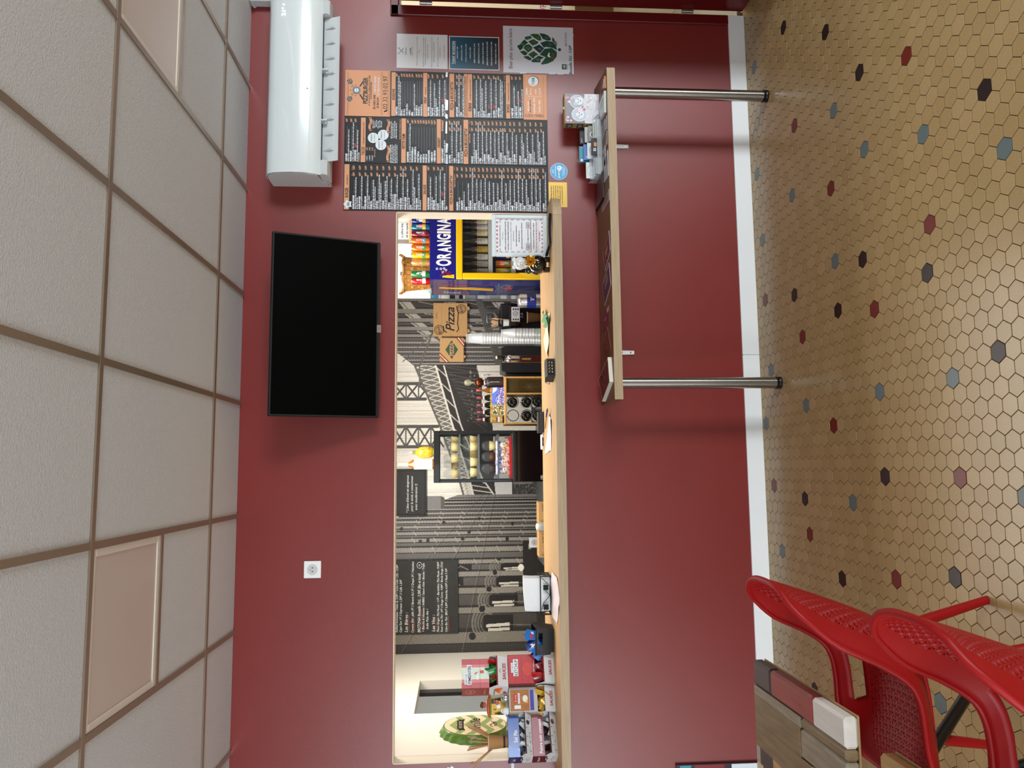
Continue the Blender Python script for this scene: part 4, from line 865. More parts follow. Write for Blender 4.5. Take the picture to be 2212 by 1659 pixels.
for i, (x, ds) in enumerate(zip((1.978, 1.934, 1.886, 1.820, 1.753, 1.690, 1.632, 1.570), ('in the blue fridge nearest the menu board, half cut by the door edge', 'with cream label, second from the menu board in the blue fridge', 'with pale italic label in the blue fridge', 'with cream label, fourth from the menu board in the blue fridge', 'with white label, middle of the fridge shelf', 'with gold diamond label in the fridge', 'with silver label in the fridge', 'in the blue fridge nearest the coffee machine, label greyish'))):
    e = wine('wine_bottle', x, 1.755, 1.448, .235, .026, 'wine bottle '+ds, 'bottle', 'wine bottles behind the fridge door', cap='5f5c50', lab=(LBW[i], .10, .46), glass=mat('bottle_glass_olive_hazed', '55523f', .14, coat=.4))  # olive glass and caps lightened to imitate reflections on the fridge door
    mb = MB(); p = Plane2(mb, (-.016, -.0268, .028), (1, 0, 0), (0, 0, 1)); p.words(.004, .028, .046, .006, INK, 1, i); p.words(.004, .028, .024, .004, INK, 1, i+20); p.line([(.006, .064), (.026, .070)], .003, C('7a3030', .5), 1); mb.build('label_print', e)
def can(x, y, z, cols, label, txt=None, h=.1445, r=.0285, tcol='f4f4f2', group='drinks cans on top of the blue fridge'):
    e = empty('drinks_can', (x, y, z), 0, label, 'can', group); ALU = mat('can_aluminium', 'c4c7c9', .25, metal=1.0); b_ = mat('can_'+cols[0], cols[0], .25, metal=.25, coat=.4)
    mb = MB(); mb.lathe([(r*.8, 0), (r, .008), (r, h-.012), (r*.86, h-.003)], 0, 0, b_, 20); mb.build('body', e)
    mb = MB(); mb.lathe([(r*.87, h-.0035), (r*.9, h), (r*.8, h-.002), (0, h-.003)], 0, 0, ALU, 18); mb.build('lid', e)
    mb = MB(); n = 10
    def surf(t0, t1, za, zb, m, k=1.01):
        vs = []
        for j in range(n+1): a = -PI/2+t0+(t1-t0)*j/n; vs += [(r*k*math.cos(a), r*k*math.sin(a), za), (r*k*math.cos(a), r*k*math.sin(a), zb)]
        mb.add(vs, [(2*j, 2*j+2, 2*j+3, 2*j+1) for j in range(n)], m, True)
    for i, cc in enumerate(cols[1:]): surf(-.9+.35*i, .9-.25*i, h*(.24+.17*i), h*(.42+.17*i), C(cc, .3), 1.01+.004*i)
    if txt: p = Plane2(mb, (0, -r*1.035, h*.52), (0, 0, 1), (-1, 0, 0)); p.text(txt, -.030, -.007, .016, C(tcol, .4), w=.062, l=2, off=.03)
    mb.build('can_print', e); return e
FT = 1.926
for x, c_, l_, t_ in ((1.956, ('1d2f86', 'e8b23a', 'f0f2f4'), 'blue can with yellow splash on the fridge, nearest the menu board', 'ORANGINA'), (1.903, ('1c6f92', 'e9c24a', 'd9633a'), 'teal can with fruit on the fridge, second from the menu board', 'OASIS'), (1.849, ('7c1d35', 'a33a52'), 'dark cherry red can on the fridge', 'Cola'), (1.793, ('e8741c', '3aa5c4', 'd83a2e'), 'orange can with blue and red badge on the fridge', 'PULCO'), (1.735, ('ee7d1a', '3f8a3c'), 'plain orange can with green leaf badge on the fridge', 'FANTA'), (1.676, ('f2c91c', '4a9a44'), 'yellow can on the fridge', 'FANTA'), (1.620, ('dc9a5c', '7c9a3e'), 'peach coloured can in front of the wicker basket', None), (1.527, ('1f7a3d', 'd7e2d8'), 'green can in front of the wicker basket', '7UP'), (1.482, ('c8161d', 'f0f0ee'), 'red can on the fridge, nearest the pizza boxes', 'Coca')): can(x, 1.725 if x < 1.5 else 1.68, FT, c_, l_, t_)
for x, c_, l_, t_ in ((1.690, ('23318a', 'e8b23a'), 'blue and yellow can on the lower fridge shelf', 'ORANGINA'), (1.625, ('ea7a1e', '4a9a44'), 'orange can on the lower fridge shelf', 'FANTA'), (1.563, ('d8cc3a', '4a9a44'), 'yellow green can on the lower fridge shelf', 'FANTA')): can(x, 1.72, 1.266, c_, l_, t_, group='cans inside the blue fridge')
for x, c_, l_ in ((1.70, ('b0181d', 'e8e8e6'), 'red can half hidden behind the white piggy bank'),): can(x, 1.74, 1.051, c_, l_, None, group='cans inside the blue fridge')
# wicker basket on the fridge
e = empty('wicker_basket', (1.613, 2.02, FT), 0, 'honey coloured wicker basket on top of the blue fridge', 'basket')
WK = [mat('wicker_%d' % i, c, .6) for i, c in enumerate(('c98f3f', 'b97d31', 'd8a455'))]
NB, NR = 26, 8
def bw(t): return (.118+.024*t, .085+.02*t)
mb = MB(); mb.lathe([(.112, .001), (.112, .006)], 0, 0, WK[1], 24, sq=.72); mb.build('bottom', e)
for j in range(NR):
    mb = MB(); z0 = .012+j*.0265
    for i in range(NB):
        a0, a1 = 2*PI*i/NB, 2*PI*(i+1)/NB; o = .004 if (i+j) % 2 else -.003; rx, ry = bw(j/NR); q = []
        for a in (a0, (a0+a1)/2, a1):
            oo = o if a == (a0+a1)/2 else 0
            q.append(((rx+oo)*math.cos(a), (ry+oo)*math.sin(a)))
        vs = [(x, y, z0+dz) for dz in (0, .0245) for x, y in q]; mb.add(vs, [(0,1,4,3), (1,2,5,4)], WK[(i*3+j) % 3])
    mb.build('wicker_row', e)
mb = MB()
for i in range(NB):
    a = 2*PI*(i+.5)/NB; mb.tube([(.116*math.cos(a), .084*math.sin(a), .006), (.142*math.cos(a), .106*math.sin(a), .226)], .0035, WK[0], 5)
mb.build('stakes', e)
mb = MB(); ring = [(.146*math.cos(2*PI*i/30), .110*math.sin(2*PI*i/30), .228+.006*math.sin(i*1.3)) for i in range(30)]; mb.tube(ring, .009, WK[2], 7, True); mb.build('rim', e)
for s_ in (-1, 1): mb = MB(); mb.tube([(s_*.14, -.03, .225), (s_*.16, -.02, .25), (s_*.162, .0, .262), (s_*.16, .02, .25), (s_*.14, .03, .225)], .007, WK[0], 7); mb.build('handle', e)
# behind the fridge: shelf with a carton, a white board, coats
e = empty('wall_cupboard', (2.42, 3.38, 2.20), 0, 'pale wall shelf unit behind the fridge at the back', 'shelf'); mb = MB(); mb.box(-.22, .14, -.16, .16, -.34, -.31, KC); mb.box(-.22, -.19, -.16, .16, -.31, .3, KC); mb.box(.11, .14, -.16, .16, -.31, .3, KC); mb.build('frame', e)
mb = MB(); mb.box(-.19, .11, .13, .155, -.31, .3, C('9a948a', .6)); mb.build('back_panel', e)
e = empty('carton', (2.36, 3.36, 1.892), 0, 'brown carton with a white label on the shelf behind the fridge', 'box'); mb = MB(); mb.box(-.12, .12, -.12, .12, 0, .30, KRAFT, .003); mb.build('body', e)
mb = MB(); p = Plane2(mb, (-.02, -.12, .20), AX, UP); p.rect(0, 0, .10, .06, PAPER, 1); p.words(.01, .09, .02, .018, INK, 2, 3); mb.build('paper_label', e)
e = empty('notice_board', (2.36, 3.52, 2.23), 0, 'white board with faint writing high behind the fridge', 'board'); mb = MB(); mb.box(.0, .20, -.02, .0, -.10, .12, PAPER); p = Plane2(mb, (0, -.02, -.08), AX, UP); p.words(.02, .18, .12, .02, G3, 1, 2); p.words(.02, .18, .07, .02, G3, 1, 3); p.rect(.12, .0, .17, .03, C('c66a6a', .5), 1); mb.build('panel', e)
e = empty('work_jacket', (2.01, 3.46, 1.56), 0, 'black and lime green work jacket hanging behind the basket', 'jacket'); BJ, GJ = C('15171a', .8), C('b9d86a', .8)
P = []
for z, w, d in ((.0, .10, .05), (.30, .11, .06), (.52, .105, .06), (.66, .095, .055), (.70, .05, .04)):
    P.append([((w+.012*math.sin(a*5))*math.cos(a), d*math.sin(a)*(1+.15*math.sin(a*7)), z) for a in [2*PI*k/20 for k in range(20)]])
mb = MB(); mb.grid(P[:4], BJ, True, True); mb.grid(P[3:], BJ, True, True); mb.build('body', e)
for s_ in (-1, 1): mb = MB(); mb.tube([(s_*.09, 0, .64), (s_*.12, -.01, .45), (s_*.125, -.02, .2), (s_*.12, -.02, .02)], [.042, .040, .038, .034], GJ, 10); mb.build('sleeve', e)
mb = MB(); p = Plane2(mb, (-.09, -.064, .40), AX, UP); p.rect(0, 0, .18, .05, GJ, 1); p.rect(.02, .08, .07, .22, GJ, 1); mb.build('stripe', e)
e = empty('wall_hook', (2.01, 3.53, 2.28), 0, 'small hook holding the work jacket behind the fridge', 'hook'); mb = MB(); mb.box(-.02, .02, 0, .019, -.02, .02, STEEL, .003); mb.tube([(0, 0, 0), (0, -.03, -.012), (0, -.04, .01)], .005, STEEL, 6); mb.build('hook', e)
# things on the narrow shelf seen between fridge and mural
e = empty('side_rack', (1.735, 3.33, 0), 0, 'grey storage rack seen between the blue fridge and the mural', 'rack'); RK = [.30, .86, 1.14, 1.42, 1.66, 1.90]
for z in RK: mb = MB(); mb.box(-.16, .08, -.14, .14, z-.02, z, C('b9babb', .5)); mb.build('rack_shelf', e)
for sx in (-.16, .06):
    for sy in (-.14, .12): mb = MB(); mb.box(sx, sx+.02, sy, sy+.02, 0, 2.0, C('9fa1a3', .5)); mb.build('upright', e)
for n, x, z, sz, c_, l_, ct in (('black_case', -.04, 1.66, (.14, .14, .13), '17181a', 'black case on the storage rack', 'case'), ('blue_tub', -.04, 1.901, (.13, .14, .07), '2a6f8c', 'blue tub on top of the storage rack', 'tub'), ('white_jar', -.05, 1.42, (.12, .12, .10), 'dfe0e6', 'white jar on the middle of the storage rack', 'jar'), ('paper_pack', -.05, 1.14, (.14, .16, .15), 'e9ebec', 'white paper pack on the storage rack', 'pack'), ('orange_box', -.05, .86, (.14, .16, .13), 'ee9d1e', 'orange box on the storage rack', 'box')):
    e = empty(n, (1.735+x, 3.30, z), 0, l_, ct); mb = MB()
    if ct in ('jar', 'tub'): mb.lathe([(sz[0]*.40, 0), (sz[0]*.46, .004), (sz[0]*.48, sz[2]*.9), (sz[0]*.44, sz[2])], 0, 0, C(c_, .45), 18); mb.build('body', e); mb = MB(); mb.lathe([(sz[0]*.5, sz[2]), (sz[0]*.5, sz[2]+.012), (0, sz[2]+.014)], 0, 0, C('6f7478', .4), 18); mb.build('lid', e)
    else: mb.box(-sz[0]/2, sz[0]/2, -sz[1]/2, sz[1]/2, 0, sz[2], C(c_, .5), .004); mb.build('body', e); mb = MB(); p = Plane2(mb, (-.05, -sz[1]/2, sz[2]*.3), AX, UP); p.rect(0, 0, .09, sz[2]*.3, C('5a2a2a' if ct == 'box' else '8f9296', .5), 1); mb.build('paper_label', e)
# pizza boxes fixed on the mural
def script_pizza(p, x, y, s, m):
    def st(pts, w): p.line([(x+a*s, y+b*s) for a, b in pts], w*s, m, 3)
    p.text('Pizza', x+.10*s, y-.16*s, .52*s, m, w=1.46*s, l=3, shear=.30, off=.012)
    st([(.05, -.30), (.22, -.42), (.55, -.36), (1.2, -.40), (1.62, -.30)], .05); st([(.02, .30), (.12, .46), (.40, .50)], .06)
def roundel(p, x, y, r, m):
    for k in range(16): a = 2*PI*k/16; p.line([(x+r*math.cos(a), y+r*math.sin(a)), (x+r*math.cos(a+.25), y+r*math.sin(a+.25))], r*.16, m, 3)
    p.ell(x, y, r*.72, r*.72, m, 3, 20, .88); p.text('PIZZA', x, y-r*.2, r*.42, m, w=r*1.5, al='c', l=3, rot=.3, off=.03)
e = empty('pizza_box', (1.307, MY-.003, 1.775), 0, 'larger kraft pizza box with black script lettering fixed on the mural', 'pizza box', 'pizza boxes shown on the mural')
mb = MB(); mb.box(-.147, .147, -.034, 0, -.148, .148, KRAFT, .003); mb.build('box', e)
for x, z in ((-.10, -.150), (.10, -.150), (-.151, .09)): mb = MB(); mb.lathe([(.018, -.030), (.018, -.027)], x, 0, KRAFT, 12, 'y', z); mb.build('tab', e)
mb = MB(); p = Plane2(mb, (-.147, -.034, -.148), AX, UP)
for k in (1, 2, 3): p.rect(0, .296*k/4-.0006, .294, .296*k/4+.0006, C('8f6c3f', .7), 1)
script_pizza(p, .030, .138, .145, INK); roundel(p, .055, .245, .040, INK); roundel(p, .240, .052, .038, INK); p.text('Ø 29cm', .155, .262, .012, INK, l=3, shear=.2); mb.build('print', e)
e = empty('pizza_box', (1.041, MY-.003, 1.763), 0, 'smaller kraft pizza box with a green diamond emblem on the mural', 'pizza box', 'pizza boxes shown on the mural')
mb = MB(); mb.box(-.105, .105, -.034, 0, -.104, .104, mat('kraft_light', 'c79e69', .75), .003); mb.build('box', e)
for x, z in ((-.06, -.106), (.08, -.106)): mb = MB(); mb.lathe([(.014, -.030), (.014, -.027)], x, 0, KRAFT, 12, 'y', z); mb.build('tab', e)
mb = MB(); p = Plane2(mb, (-.105, -.034, -.104), AX, UP); p.poly([(.022, .105), (.105, .05), (.188, .105), (.105, .16)], C('33592f', .6), 2); p.text('PIZZA', .108, .090, .030, C('e8ddc6', .6), w=.122, al='c', l=3, off=.06); p.text('PIZZA', .106, .091, .028, C('a83226', .6), w=.118, al='c', l=4, off=.02)
for o, c_ in ((.0, 'a02a22'), (.014, 'e8e0cc'), (.028, 'a02a22')): p.line([(.0, .160-o), (.048+o, .208)], .008, C(c_, .6), 2); p.line([(.150-o+.012, .0), (.210, .055+o-.02)], .008, C(c_, .6), 2)
p.text('Ø 20cm', .030, .165, .011, INK, l=3, rot=.75, shear=.2); mb.build('print', e)
# chalkboards
CHK = mat('chalkboard', '2c2d2b', .6, noise=.15, nscale=20); CH = C('e9ece8', .8); CHR = C('9c4a34', .8)
def wire_text(p, t, x, y, h, w, seed, m=CH): p.text(t, x, y, h, m, w=w, l=2, shear=.22, off=.004)
e = empty('chalkboard', (-.38, MY-.004, 1.98), 0, 'small framed chalkboard with a white handwritten alcohol warning', 'chalkboard')
mb = MB(); mb.box(.014, .381, -.014, 0, .014, .30, CHK); mb.build('slate', e)
mb = MB(); FRB = mat('chalk_frame', '1f201e', .5)
for bx in ((0, .397, 0, .014), (0, .397, .30, .314), (0, .014, .014, .30), (.381, .397, .014, .30)): mb.box(bx[0], bx[1], -.020, 0, bx[2], bx[3], FRB, .002)
mb.build('frame', e)
mb = MB(); p = Plane2(mb, (0, -.0142, 0), AX, UP)
for k, (t, x, w) in enumerate((("* L'abus d'alcool est dangereux", .030, .315), ('pour la santé, à consommer', .040, .300), ('avec modération !)', .050, .220))): wire_text(p, t, x, .150-k*.036, .020, w, k)
mb.build('lettering', e)
e = empty('chalkboard', (-1.352, MY-.004, 1.712), 0, 'large chalkboard with the handwritten drinks list and red underlines', 'chalkboard')
mb = MB(); mb.box(0, .605, -.012, 0, 0, .600, CHK, .002); mb.build('slate', e)
mb = MB(); p = Plane2(mb, (0, -.0122, 0), AX, UP)
for t, x, y, w, h in (('Eau 50cl 1€ Evian 1€', .02, .528, .30, .020), ('Redbull Isotonique / Oasis 2L 3.50€ / Coca Cola 1.25L - 3.50€', .02, .503, .555, .019), ('Capri Sun 1€ // Expresso 1.20€ // Café 1.50€', .02, .470, .43, .020), ('Les Bières :', .02, .420, .16, .026), ('Canette 50cl : Jaffe 3€ // Bavaria 8.6 3€ // Despé 3€ / Heineken', .015, .372, .580, .019), ('BROTONIA Bouteille 33cL : 3,30€ (Bio et local)', .015, .315, .48, .024), ('+ Blanche & Infusante / AMBRE / Saison d\'été / Blonde / Triple', .02, .283, .560, .018), ('India Pale Ale !', .04, .250, .165, .018), ('Les Vins :', .02, .195, .135, .026), ('Pinot Grigio 75cl Rosé : 11€ - Bardolino 75cl Rosé : 9.00€', .015, .160, .575, .018), ('Rosé Corse 75cl : 15€ // Rouge Corse : 9.00€ / Bordo Rouge 37.5cl', .015, .130, .575, .018), ('Cidre Bio 75cl : BRUT 6.50€ // Demi-Sec 6.50€ // Rosé 7.10€', .015, .092, .520, .018)): wire_text(p, t, x, y, h, w, 1)
for x0_, x1_, y in ((.02, .16, .408), (.02, .11, .362), (.02, .20, .303), (.02, .13, .183), (.02, .14, .080)): p.line([(x0_, y), (x1_, y+.003)], .004, CHR, 2)
p.ell(.563, .325, .026, .022, CH, 2, 18, .88); p.text('M', .563, .318, .014, CH, al='c', l=2); mb.build('lettering', e)
socket('wall_socket', -.6165, MY-.003, 1.065, .086, 'white power socket on the mural behind the kraft boxes')
#@@MACHINES
# ------------------------------------------------------------------ machines and goods on the back counter
PBK = mat('piano_black', '08090a', .12, coat=.8)
KCUP = mat('kraft_cup', 'b98a58', .6)
def cup(mb, x, y, z, r0, r1, h, m, seg=20, t=.0015): mb.lathe([(0, .001), (r0, 0), (r1, h), (r1+.002, h+.001), (r1+.002, h+.004), (r1-t, h+.003), (r0-t, .004), (0, .004)], x, y, m, seg, 'z', z)
# coffee machine
e = empty('coffee_machine', (1.211, 1.86, BC), 0, 'black coffee machine with a silver button panel on the back counter', 'coffee machine')
mb = MB(); mb.box(-.123, .123, -.02, .16, 0, .33, BLKM, .01); mb.build('body', e)
mb = MB(); mb.box(-.090, .095, -.11, -.02, .175, .265, PBK, .012); mb.build('head', e)
mb = MB(); mb.box(-.10, .10, -.13, -.02, 0, .018, PBK, .004)
mb.build('drip_tray', e)
mb = MB(); mb.box(-.044, .074, -.1115, -.110, .180, .247, C('c9ccd0', .3, metal=.3), .001); pn = mb.build('button_panel', e)
mb = MB(); p = Plane2(mb, (-.044, -.1115, .180), AX, UP)
for sx in (.010, .092):
    for k in range(3): p.rect(sx, .008+k*.018, sx+.013, .020+k*.018, INK, 1)
p.ell(.062, .036, .020, .020, C('5a5c60', .4), 1, 18, .8); p.ell(.062, .036, .010, .010, C('a0a2a6', .4), 2, 14); p.line([(.066, .026), (.072, .010)], .003, C('b04038', .5), 2); mb.build('buttons', pn)
mb = MB()
for sx in (.0, .024): mb.lathe([(.007, -.02), (.007, .0)], sx, -.075, CHROME, 12, 'z', .172)
mb.box(-.012, .036, -.085, -.06, .158, .166, CHROME, .002); mb.build('spout', e)
mb = MB(); mb.lathe([(.06, .33), (.085, .345), (.095, .43), (.09, .44)], .02, .06, thin('smoke_plastic', '3a3c3e', .55), 20); mb.build('bean_hopper', e)
mb = MB(); mb.tube([(-.105, -.03, .10), (-.105, -.06, .24)], .006, CHROME, 8); mb.ball((-.105, -.06, .25), .012, CHROME, 10, 6); mb.tube([(-.105, -.03, .10), (-.108, -.09, .055)], .008, BLK, 8); mb.build('steam_wand', e)
e = empty('kraft_cup', (1.207, 1.785, BC+.0185), 0, 'brown paper cup standing under the coffee machine spout', 'cup'); mb = MB(); cup(mb, 0, 0, 0, .031, .042, .098, KCUP, 24); mb.build('body', e); mb = MB(); ring = [(.0435*math.cos(2*PI*i/24), .0435*math.sin(2*PI*i/24), .1) for i in range(24)]; mb.tube(ring, .0022, C('e4d4bc', .5), 6, True); mb.build('rim', e)
e = empty('stirrer_cup', (1.166, 1.792, BC+.2655), 0, 'white and black cup of wooden stirrers beside the coffee machine', 'cup'); mb = MB(); mb.lathe([(.026, 0), (.030, .045)], 0, 0, C('e2e4e6', .5), 20); mb.lathe([(.030, .045), (.034, .085)], 0, 0, BLKM, 20); mb.build('body', e)
mb = MB(); p = Plane2(mb, (-.02, -.0345, .055), AX, UP); p.text('coffee', .02, .004, .014, C('b8b09c', .5), w=.038, al='c', l=3, shear=.2); mb.build('lettering', e)
for i in range(22):
    a = random.uniform(0, 2*PI); r = random.uniform(.004, .024); x, y = r*math.cos(a), r*math.sin(a)
    mb = MB(); mb.M = Matrix.Translation((x, y, .01)) @ Matrix.Rotation(random.uniform(-.22, .22), 4, 'Y') @ Matrix.Rotation(random.uniform(-.2, .2), 4, 'X'); mb.box(-.0025, .0025, -.001, .001, 0, .115+random.uniform(-.01, .02), C('d7b185', .7)); mb.build('stirrer', e)
# foil pack beside the blue fridge
e = empty('foil_pack', (1.285, 1.53, BC), 0, 'silver foil pack with a navy band between fridge and coffee machine', 'pack')
FOIL = mat('silver_foil', 'd4d6d8', .22, metal=.9, bump=.6, bscale=60)
mb = MB(); mb.lathe([(.050, 0), (.054, .02), (.054, .19), (.048, .205), (.036, .215), (0, .214)], 0, 0, FOIL, 22); mb.build('body', e)
mb = MB(); mb.lathe([(.0552, .075), (.0552, .145)], 0, 0, C('1b2a78', .3), 22); mb.build('band', e)
mb = MB(); p = Plane2(mb, (-.012, -.0556, .08), AX, UP); p.words(.0, .03, .03, .014, C('c9b25a', .4), 1, 3); p.text('R', .004, .01, .018, WT, l=1, shear=.2); mb.build('band_print', e)
# stacks of clear plastic cups
def cupstack(x, y, n, r0, r1, h, dz, label, green=False):
    e = empty('plastic_cups', (x, y, BC), 0, label, 'cup stack', 'stacks of clear plastic cups')
    for i in range(n):
        mb = MB(); z = dz*i; mb.lathe([(r1, z), (r1+.002, z+.002), (r1+.0015, z+.005), (r1*.985, z+.007), (r0*.99+r1*.01, z+h), (0, z+h)], 0, 0, TCUP if i % 2 else thin('clear_plastic_white', 'c2c6c6', .42, .15), 20); mb.build('cup', e)
    if green:
        mb = MB(); mb.lathe([(r1*.98, .004), (r1*.93, .085)], 0, 0, thin('green_print', '6fb87c', .65, .3), 20); mb.build('green_band', e)
cupstack(1.004, 1.588, 24, .032, .047, .13, .0208, 'tall stack of upturned clear plastic cups between coffee machine and beer tap')
cupstack(1.030, 1.499, 11, .026, .038, .11, .0235, 'shorter stack of upturned clear cups with a green printed cup', True)
# beer tap tower
e = empty('beer_tap', (.852, 1.72, BC), 0, 'black beer dispenser with a chrome front strip and one tap', 'beer tap')
mb = MB(); mb.prism([(-.105, 0), (.100, 0), (.100, .30), (.088, .335), (-.090, .335), (-.105, .30)], 1, -.08, .18, mat('tap_black', '17191b', .35)); mb.build('body', e)
mb = MB(); mb.box(-.137, -.1055, -.03, .18, 0, .30, BLKM, .004); mb.build('side_panel', e)
mb = MB(); mb.box(-.030, .028, -.088, -.0805, 0, .330, CHROME, .004); fs = mb.build('front_strip', e)
mb = MB(); p = Plane2(mb, (-.030, -.088, .0), AX, UP); p.rect(.012, .095, .046, .185, INK, 1)
for k in range(4): p.rect(.022, .112+k*.014, .036, .119+k*.014, C('e08a2c', .4), 2)
p.rect(.026, .150, .032, .178, C('e08a2c', .4), 2); p.words(.018, .040, .06, .005, INK, 1, 3); mb.build('display', fs)
mb = MB(); mb.tube([(.002, -.085, .275), (.002, -.14, .275)], .015, CHROME, 14); mb.ball((.002, -.14, .275), .022, CHROME, 14, 10); mb.tube([(.002, -.145, .27), (.002, -.155, .20)], .009, CHROME, 10); tp = mb.build('tap', e)
mb = MB(); mb.tube([(.002, -.142, .296), (.002, -.146, .312)], .007, CHROME, 10); mb.lathe([(.011, .312), (.016, .33), (.016, .365), (.012, .372)], .002, -.146, BLK, 14); mb.lathe([(.0125, .372), (.012, .382), (0, .383)], .002, -.146, C('d8c690', .4), 14); mb.build('tap_handle', tp)
# wine crate with lying bottles
PINE = mat('pine_slat', 'b88b4e', .55, noise=.2, nscale=8, stretch=(3, 3, 12))
e = empty('wine_crate', (.5285, 1.72, BC), 0, 'pine framed wine rack box with lying bottles on the back counter', 'crate')
for nm, bx in (('top_board', (-.183, .183, .300, .316)), ('side_board', (-.183, -.170, 0, .300)), ('side_board', (.170, .183, 0, .300)), ('divider', (.045, .057, .012, .300)), ('bottom_board', (-.170, .170, 0, .012))): mb = MB(); mb.box(bx[0], bx[1], -.12, .12, bx[2], bx[3], PINE, .002); mb.build(nm, e)
mb = MB(); mb.box(.057, .170, .105, .112, .012, .300, mat('pine_dark', '7c6136', .5)); mb.build('back_board', e)
mb = MB(); mb.box(.057, .170, -.112, -.109, .012, .300, thin('amber_pane', '5a4a2a', .30)); mb.build('front_pane', e)
e2 = wine('wine_bottle', .640, 1.72, BC+.0125, .265, .038, 'dark wine bottle standing upright in the pine crate cell beside the beer tap', 'bottle', None, cap='26282a', lab=('4c4a48', .28, .50), slim=.40)
mb = MB(); mb.ball((0, -.036, .105), .013, C('a86a6c', .5), 12, 8, (1, .3, 1)); mb.build('seal', e2)
WIR = mat('rack_wire', '141414', .35, metal=.5)
for i, (x, z) in enumerate(((-.013, .253), (-.013, .146), (-.008, .0595), (-.117, .147), (-.117, .0595))):
    if i in (2, 4): z = .0595
    pos = ('highest, beside the divider', 'middle height, beside the divider', 'lowest, beside the divider', 'middle height, under the empty ring', 'lowest, two below the empty ring')[i]
    w = empty('wine_bottle', (.5285+x, 1.69, BC+z), 0, 'dark wine bottle lying in the pine crate, %s' % pos, 'bottle', 'bottles lying in the wine crate')
    mb = MB(); mb.lathe([(0, -.088), (.012, -.092), (.026, -.094), (.034, -.088), (.0375, -.078), (.0375, .09), (.016, .13)], 0, 0, GLB, 22, 'y'); mb.build('body', w)
    mb = MB(); mb.lathe([(.0165, .13), (.0165, .135), (0, .136)], 0, 0, C('3a1418', .4), 14, 'y'); mb.build('foil_cap', w)
for x, z in ((-.013, .253), (-.013, .146), (-.008, .0595), (-.117, .147), (-.117, .0595), (-.117, .253)):
    rr = .043; mb = MB(); mb.tube([(x+rr*math.cos(a), -.125, z+rr*math.sin(a)) for a in [PI*(.55+1.9*k/18) for k in range(19)]], .0032, WIR, 6); mb.tube([(x-rr*.1, -.125, z+rr), (x-rr*.1, -.125, z+rr+.010)], .003, WIR, 6); mb.build('bottle_holder', e)
TOP = BC+.3165
for i, (x, ds) in enumerate(((.5565, 'red capped wine bottle nearest the copper still'), (.4995, 'red capped wine bottle second from the copper still'), (.4445, 'red capped wine bottle third from the copper still'), (.3875, 'red capped wine bottle with its whole yellow label in view'))):
    b_ = wine('wine_bottle', x, 1.70, TOP, .212, .0262, ds+', on the pine crate', 'bottle', 'red capped wine bottles on the crate', cap='5f1e28', lab=('bd9c52', .06, .50), slim=.46)
    mb = MB(); mb.lathe([(.0132, .146), (.0138, .162)], 0, 0, C('e6e6e2', .5), 14); mb.build('neck_band', b_)
    if i == 3:
        mb = MB(); p = Plane2(mb, (-.022, -.0272, .012), AX, UP)
        for k in range(16): p.ell(random.uniform(.004, .040), random.uniform(.02, .09), .003, .003, C(random.choice(('a8452f', '7d5a2a', 'e8c74a')), .5), 1, 8)
        p.rect(.004, .022, .040, .036, WPR, 2); p.rect(.004, .040, .040, .050, C('7a3d52', .5), 2); p.text('CHIANTI', .022, .026, .007, C('8c2f2a', .5), w=.030, al='c', l=3); mb.build('label_print', b_)
e = wine('liqueur_bottle', .617, 1.72, TOP, .212, .022, 'slim amber liqueur bottle with a red cap behind the blue postcard', 'bottle', None, glass=mat('amber_glass', '7a4a16', .1, coat=.5), cap='b03a30', lab=('b98a3a', .25, .5), foil=.14)
# postcards leaning on the bottles
pc = Pic(70, 50, (70, 100, 200))
pc.poly([(0,0),(70,0),(70,22),(40,20),(30,12),(0,26)], (96, 122, 214)); pc.poly([(44,2),(66,4),(68,20),(56,18)], (226, 232, 244)); pc.poly([(0,50),(0,18),(14,10),(34,18),(52,22),(70,24),(70,50)], (66, 84, 178))
for k in range(260): pc.ell(rng.uniform(0, 70), rng.uniform(22, 50), rng.uniform(.6, 1.8), rng.uniform(.6, 1.4), random.choice(((255, 226, 236), (236, 190, 214), (150, 110, 190), (255, 236, 150), (70, 90, 190))))
for k in range(50): pc.ell(rng.uniform(4, 34), rng.uniform(14, 30), 1.2, 1, (210, 220, 246))
e = empty('postcard', (.497, 1.625, TOP), 0, 'blue postcard of a lit mountain town leaning on the bottles', 'postcard', 'postcards on the wine crate'); pc.build('picture', (0, -.0006, .094), (1, 0, 0), (0, 0, -1), .134, .094, e); mb = MB(); mb.box(0, .134, 0, .0012, 0, .094, PAPER); mb.build('card', e)
pc = Pic(50, 56, (206, 204, 120))
for a, b in ((2, 2), (26, 2), (2, 29), (26, 29)):
    pc.rect(a, b, a+22, b+25, (70, 70, 56))
    for k in range(26): pc.ell(rng.uniform(a, a+22), rng.uniform(b, b+25), rng.uniform(1, 4), rng.uniform(1, 3), random.choice(((214, 204, 180), (40, 40, 34), (150, 120, 70), (232, 226, 212), (190, 170, 60))))
    pc.rect(a-2, b, a, b+25, (206, 204, 120)); pc.rect(a+22, b, a+24, b+25, (206, 204, 120))
e = empty('postcard', (.418, 1.627, TOP), 0, 'yellow edged postcard with four animal pictures leaning on the bottles', 'postcard', 'postcards on the wine crate'); pc.build('picture', (0, -.0006, .087), (1, 0, 0), (0, 0, -1), .076, .087, e); mb = MB(); mb.box(0, .076, 0, .0012, 0, .087, PAPER); mb.build('card', e)
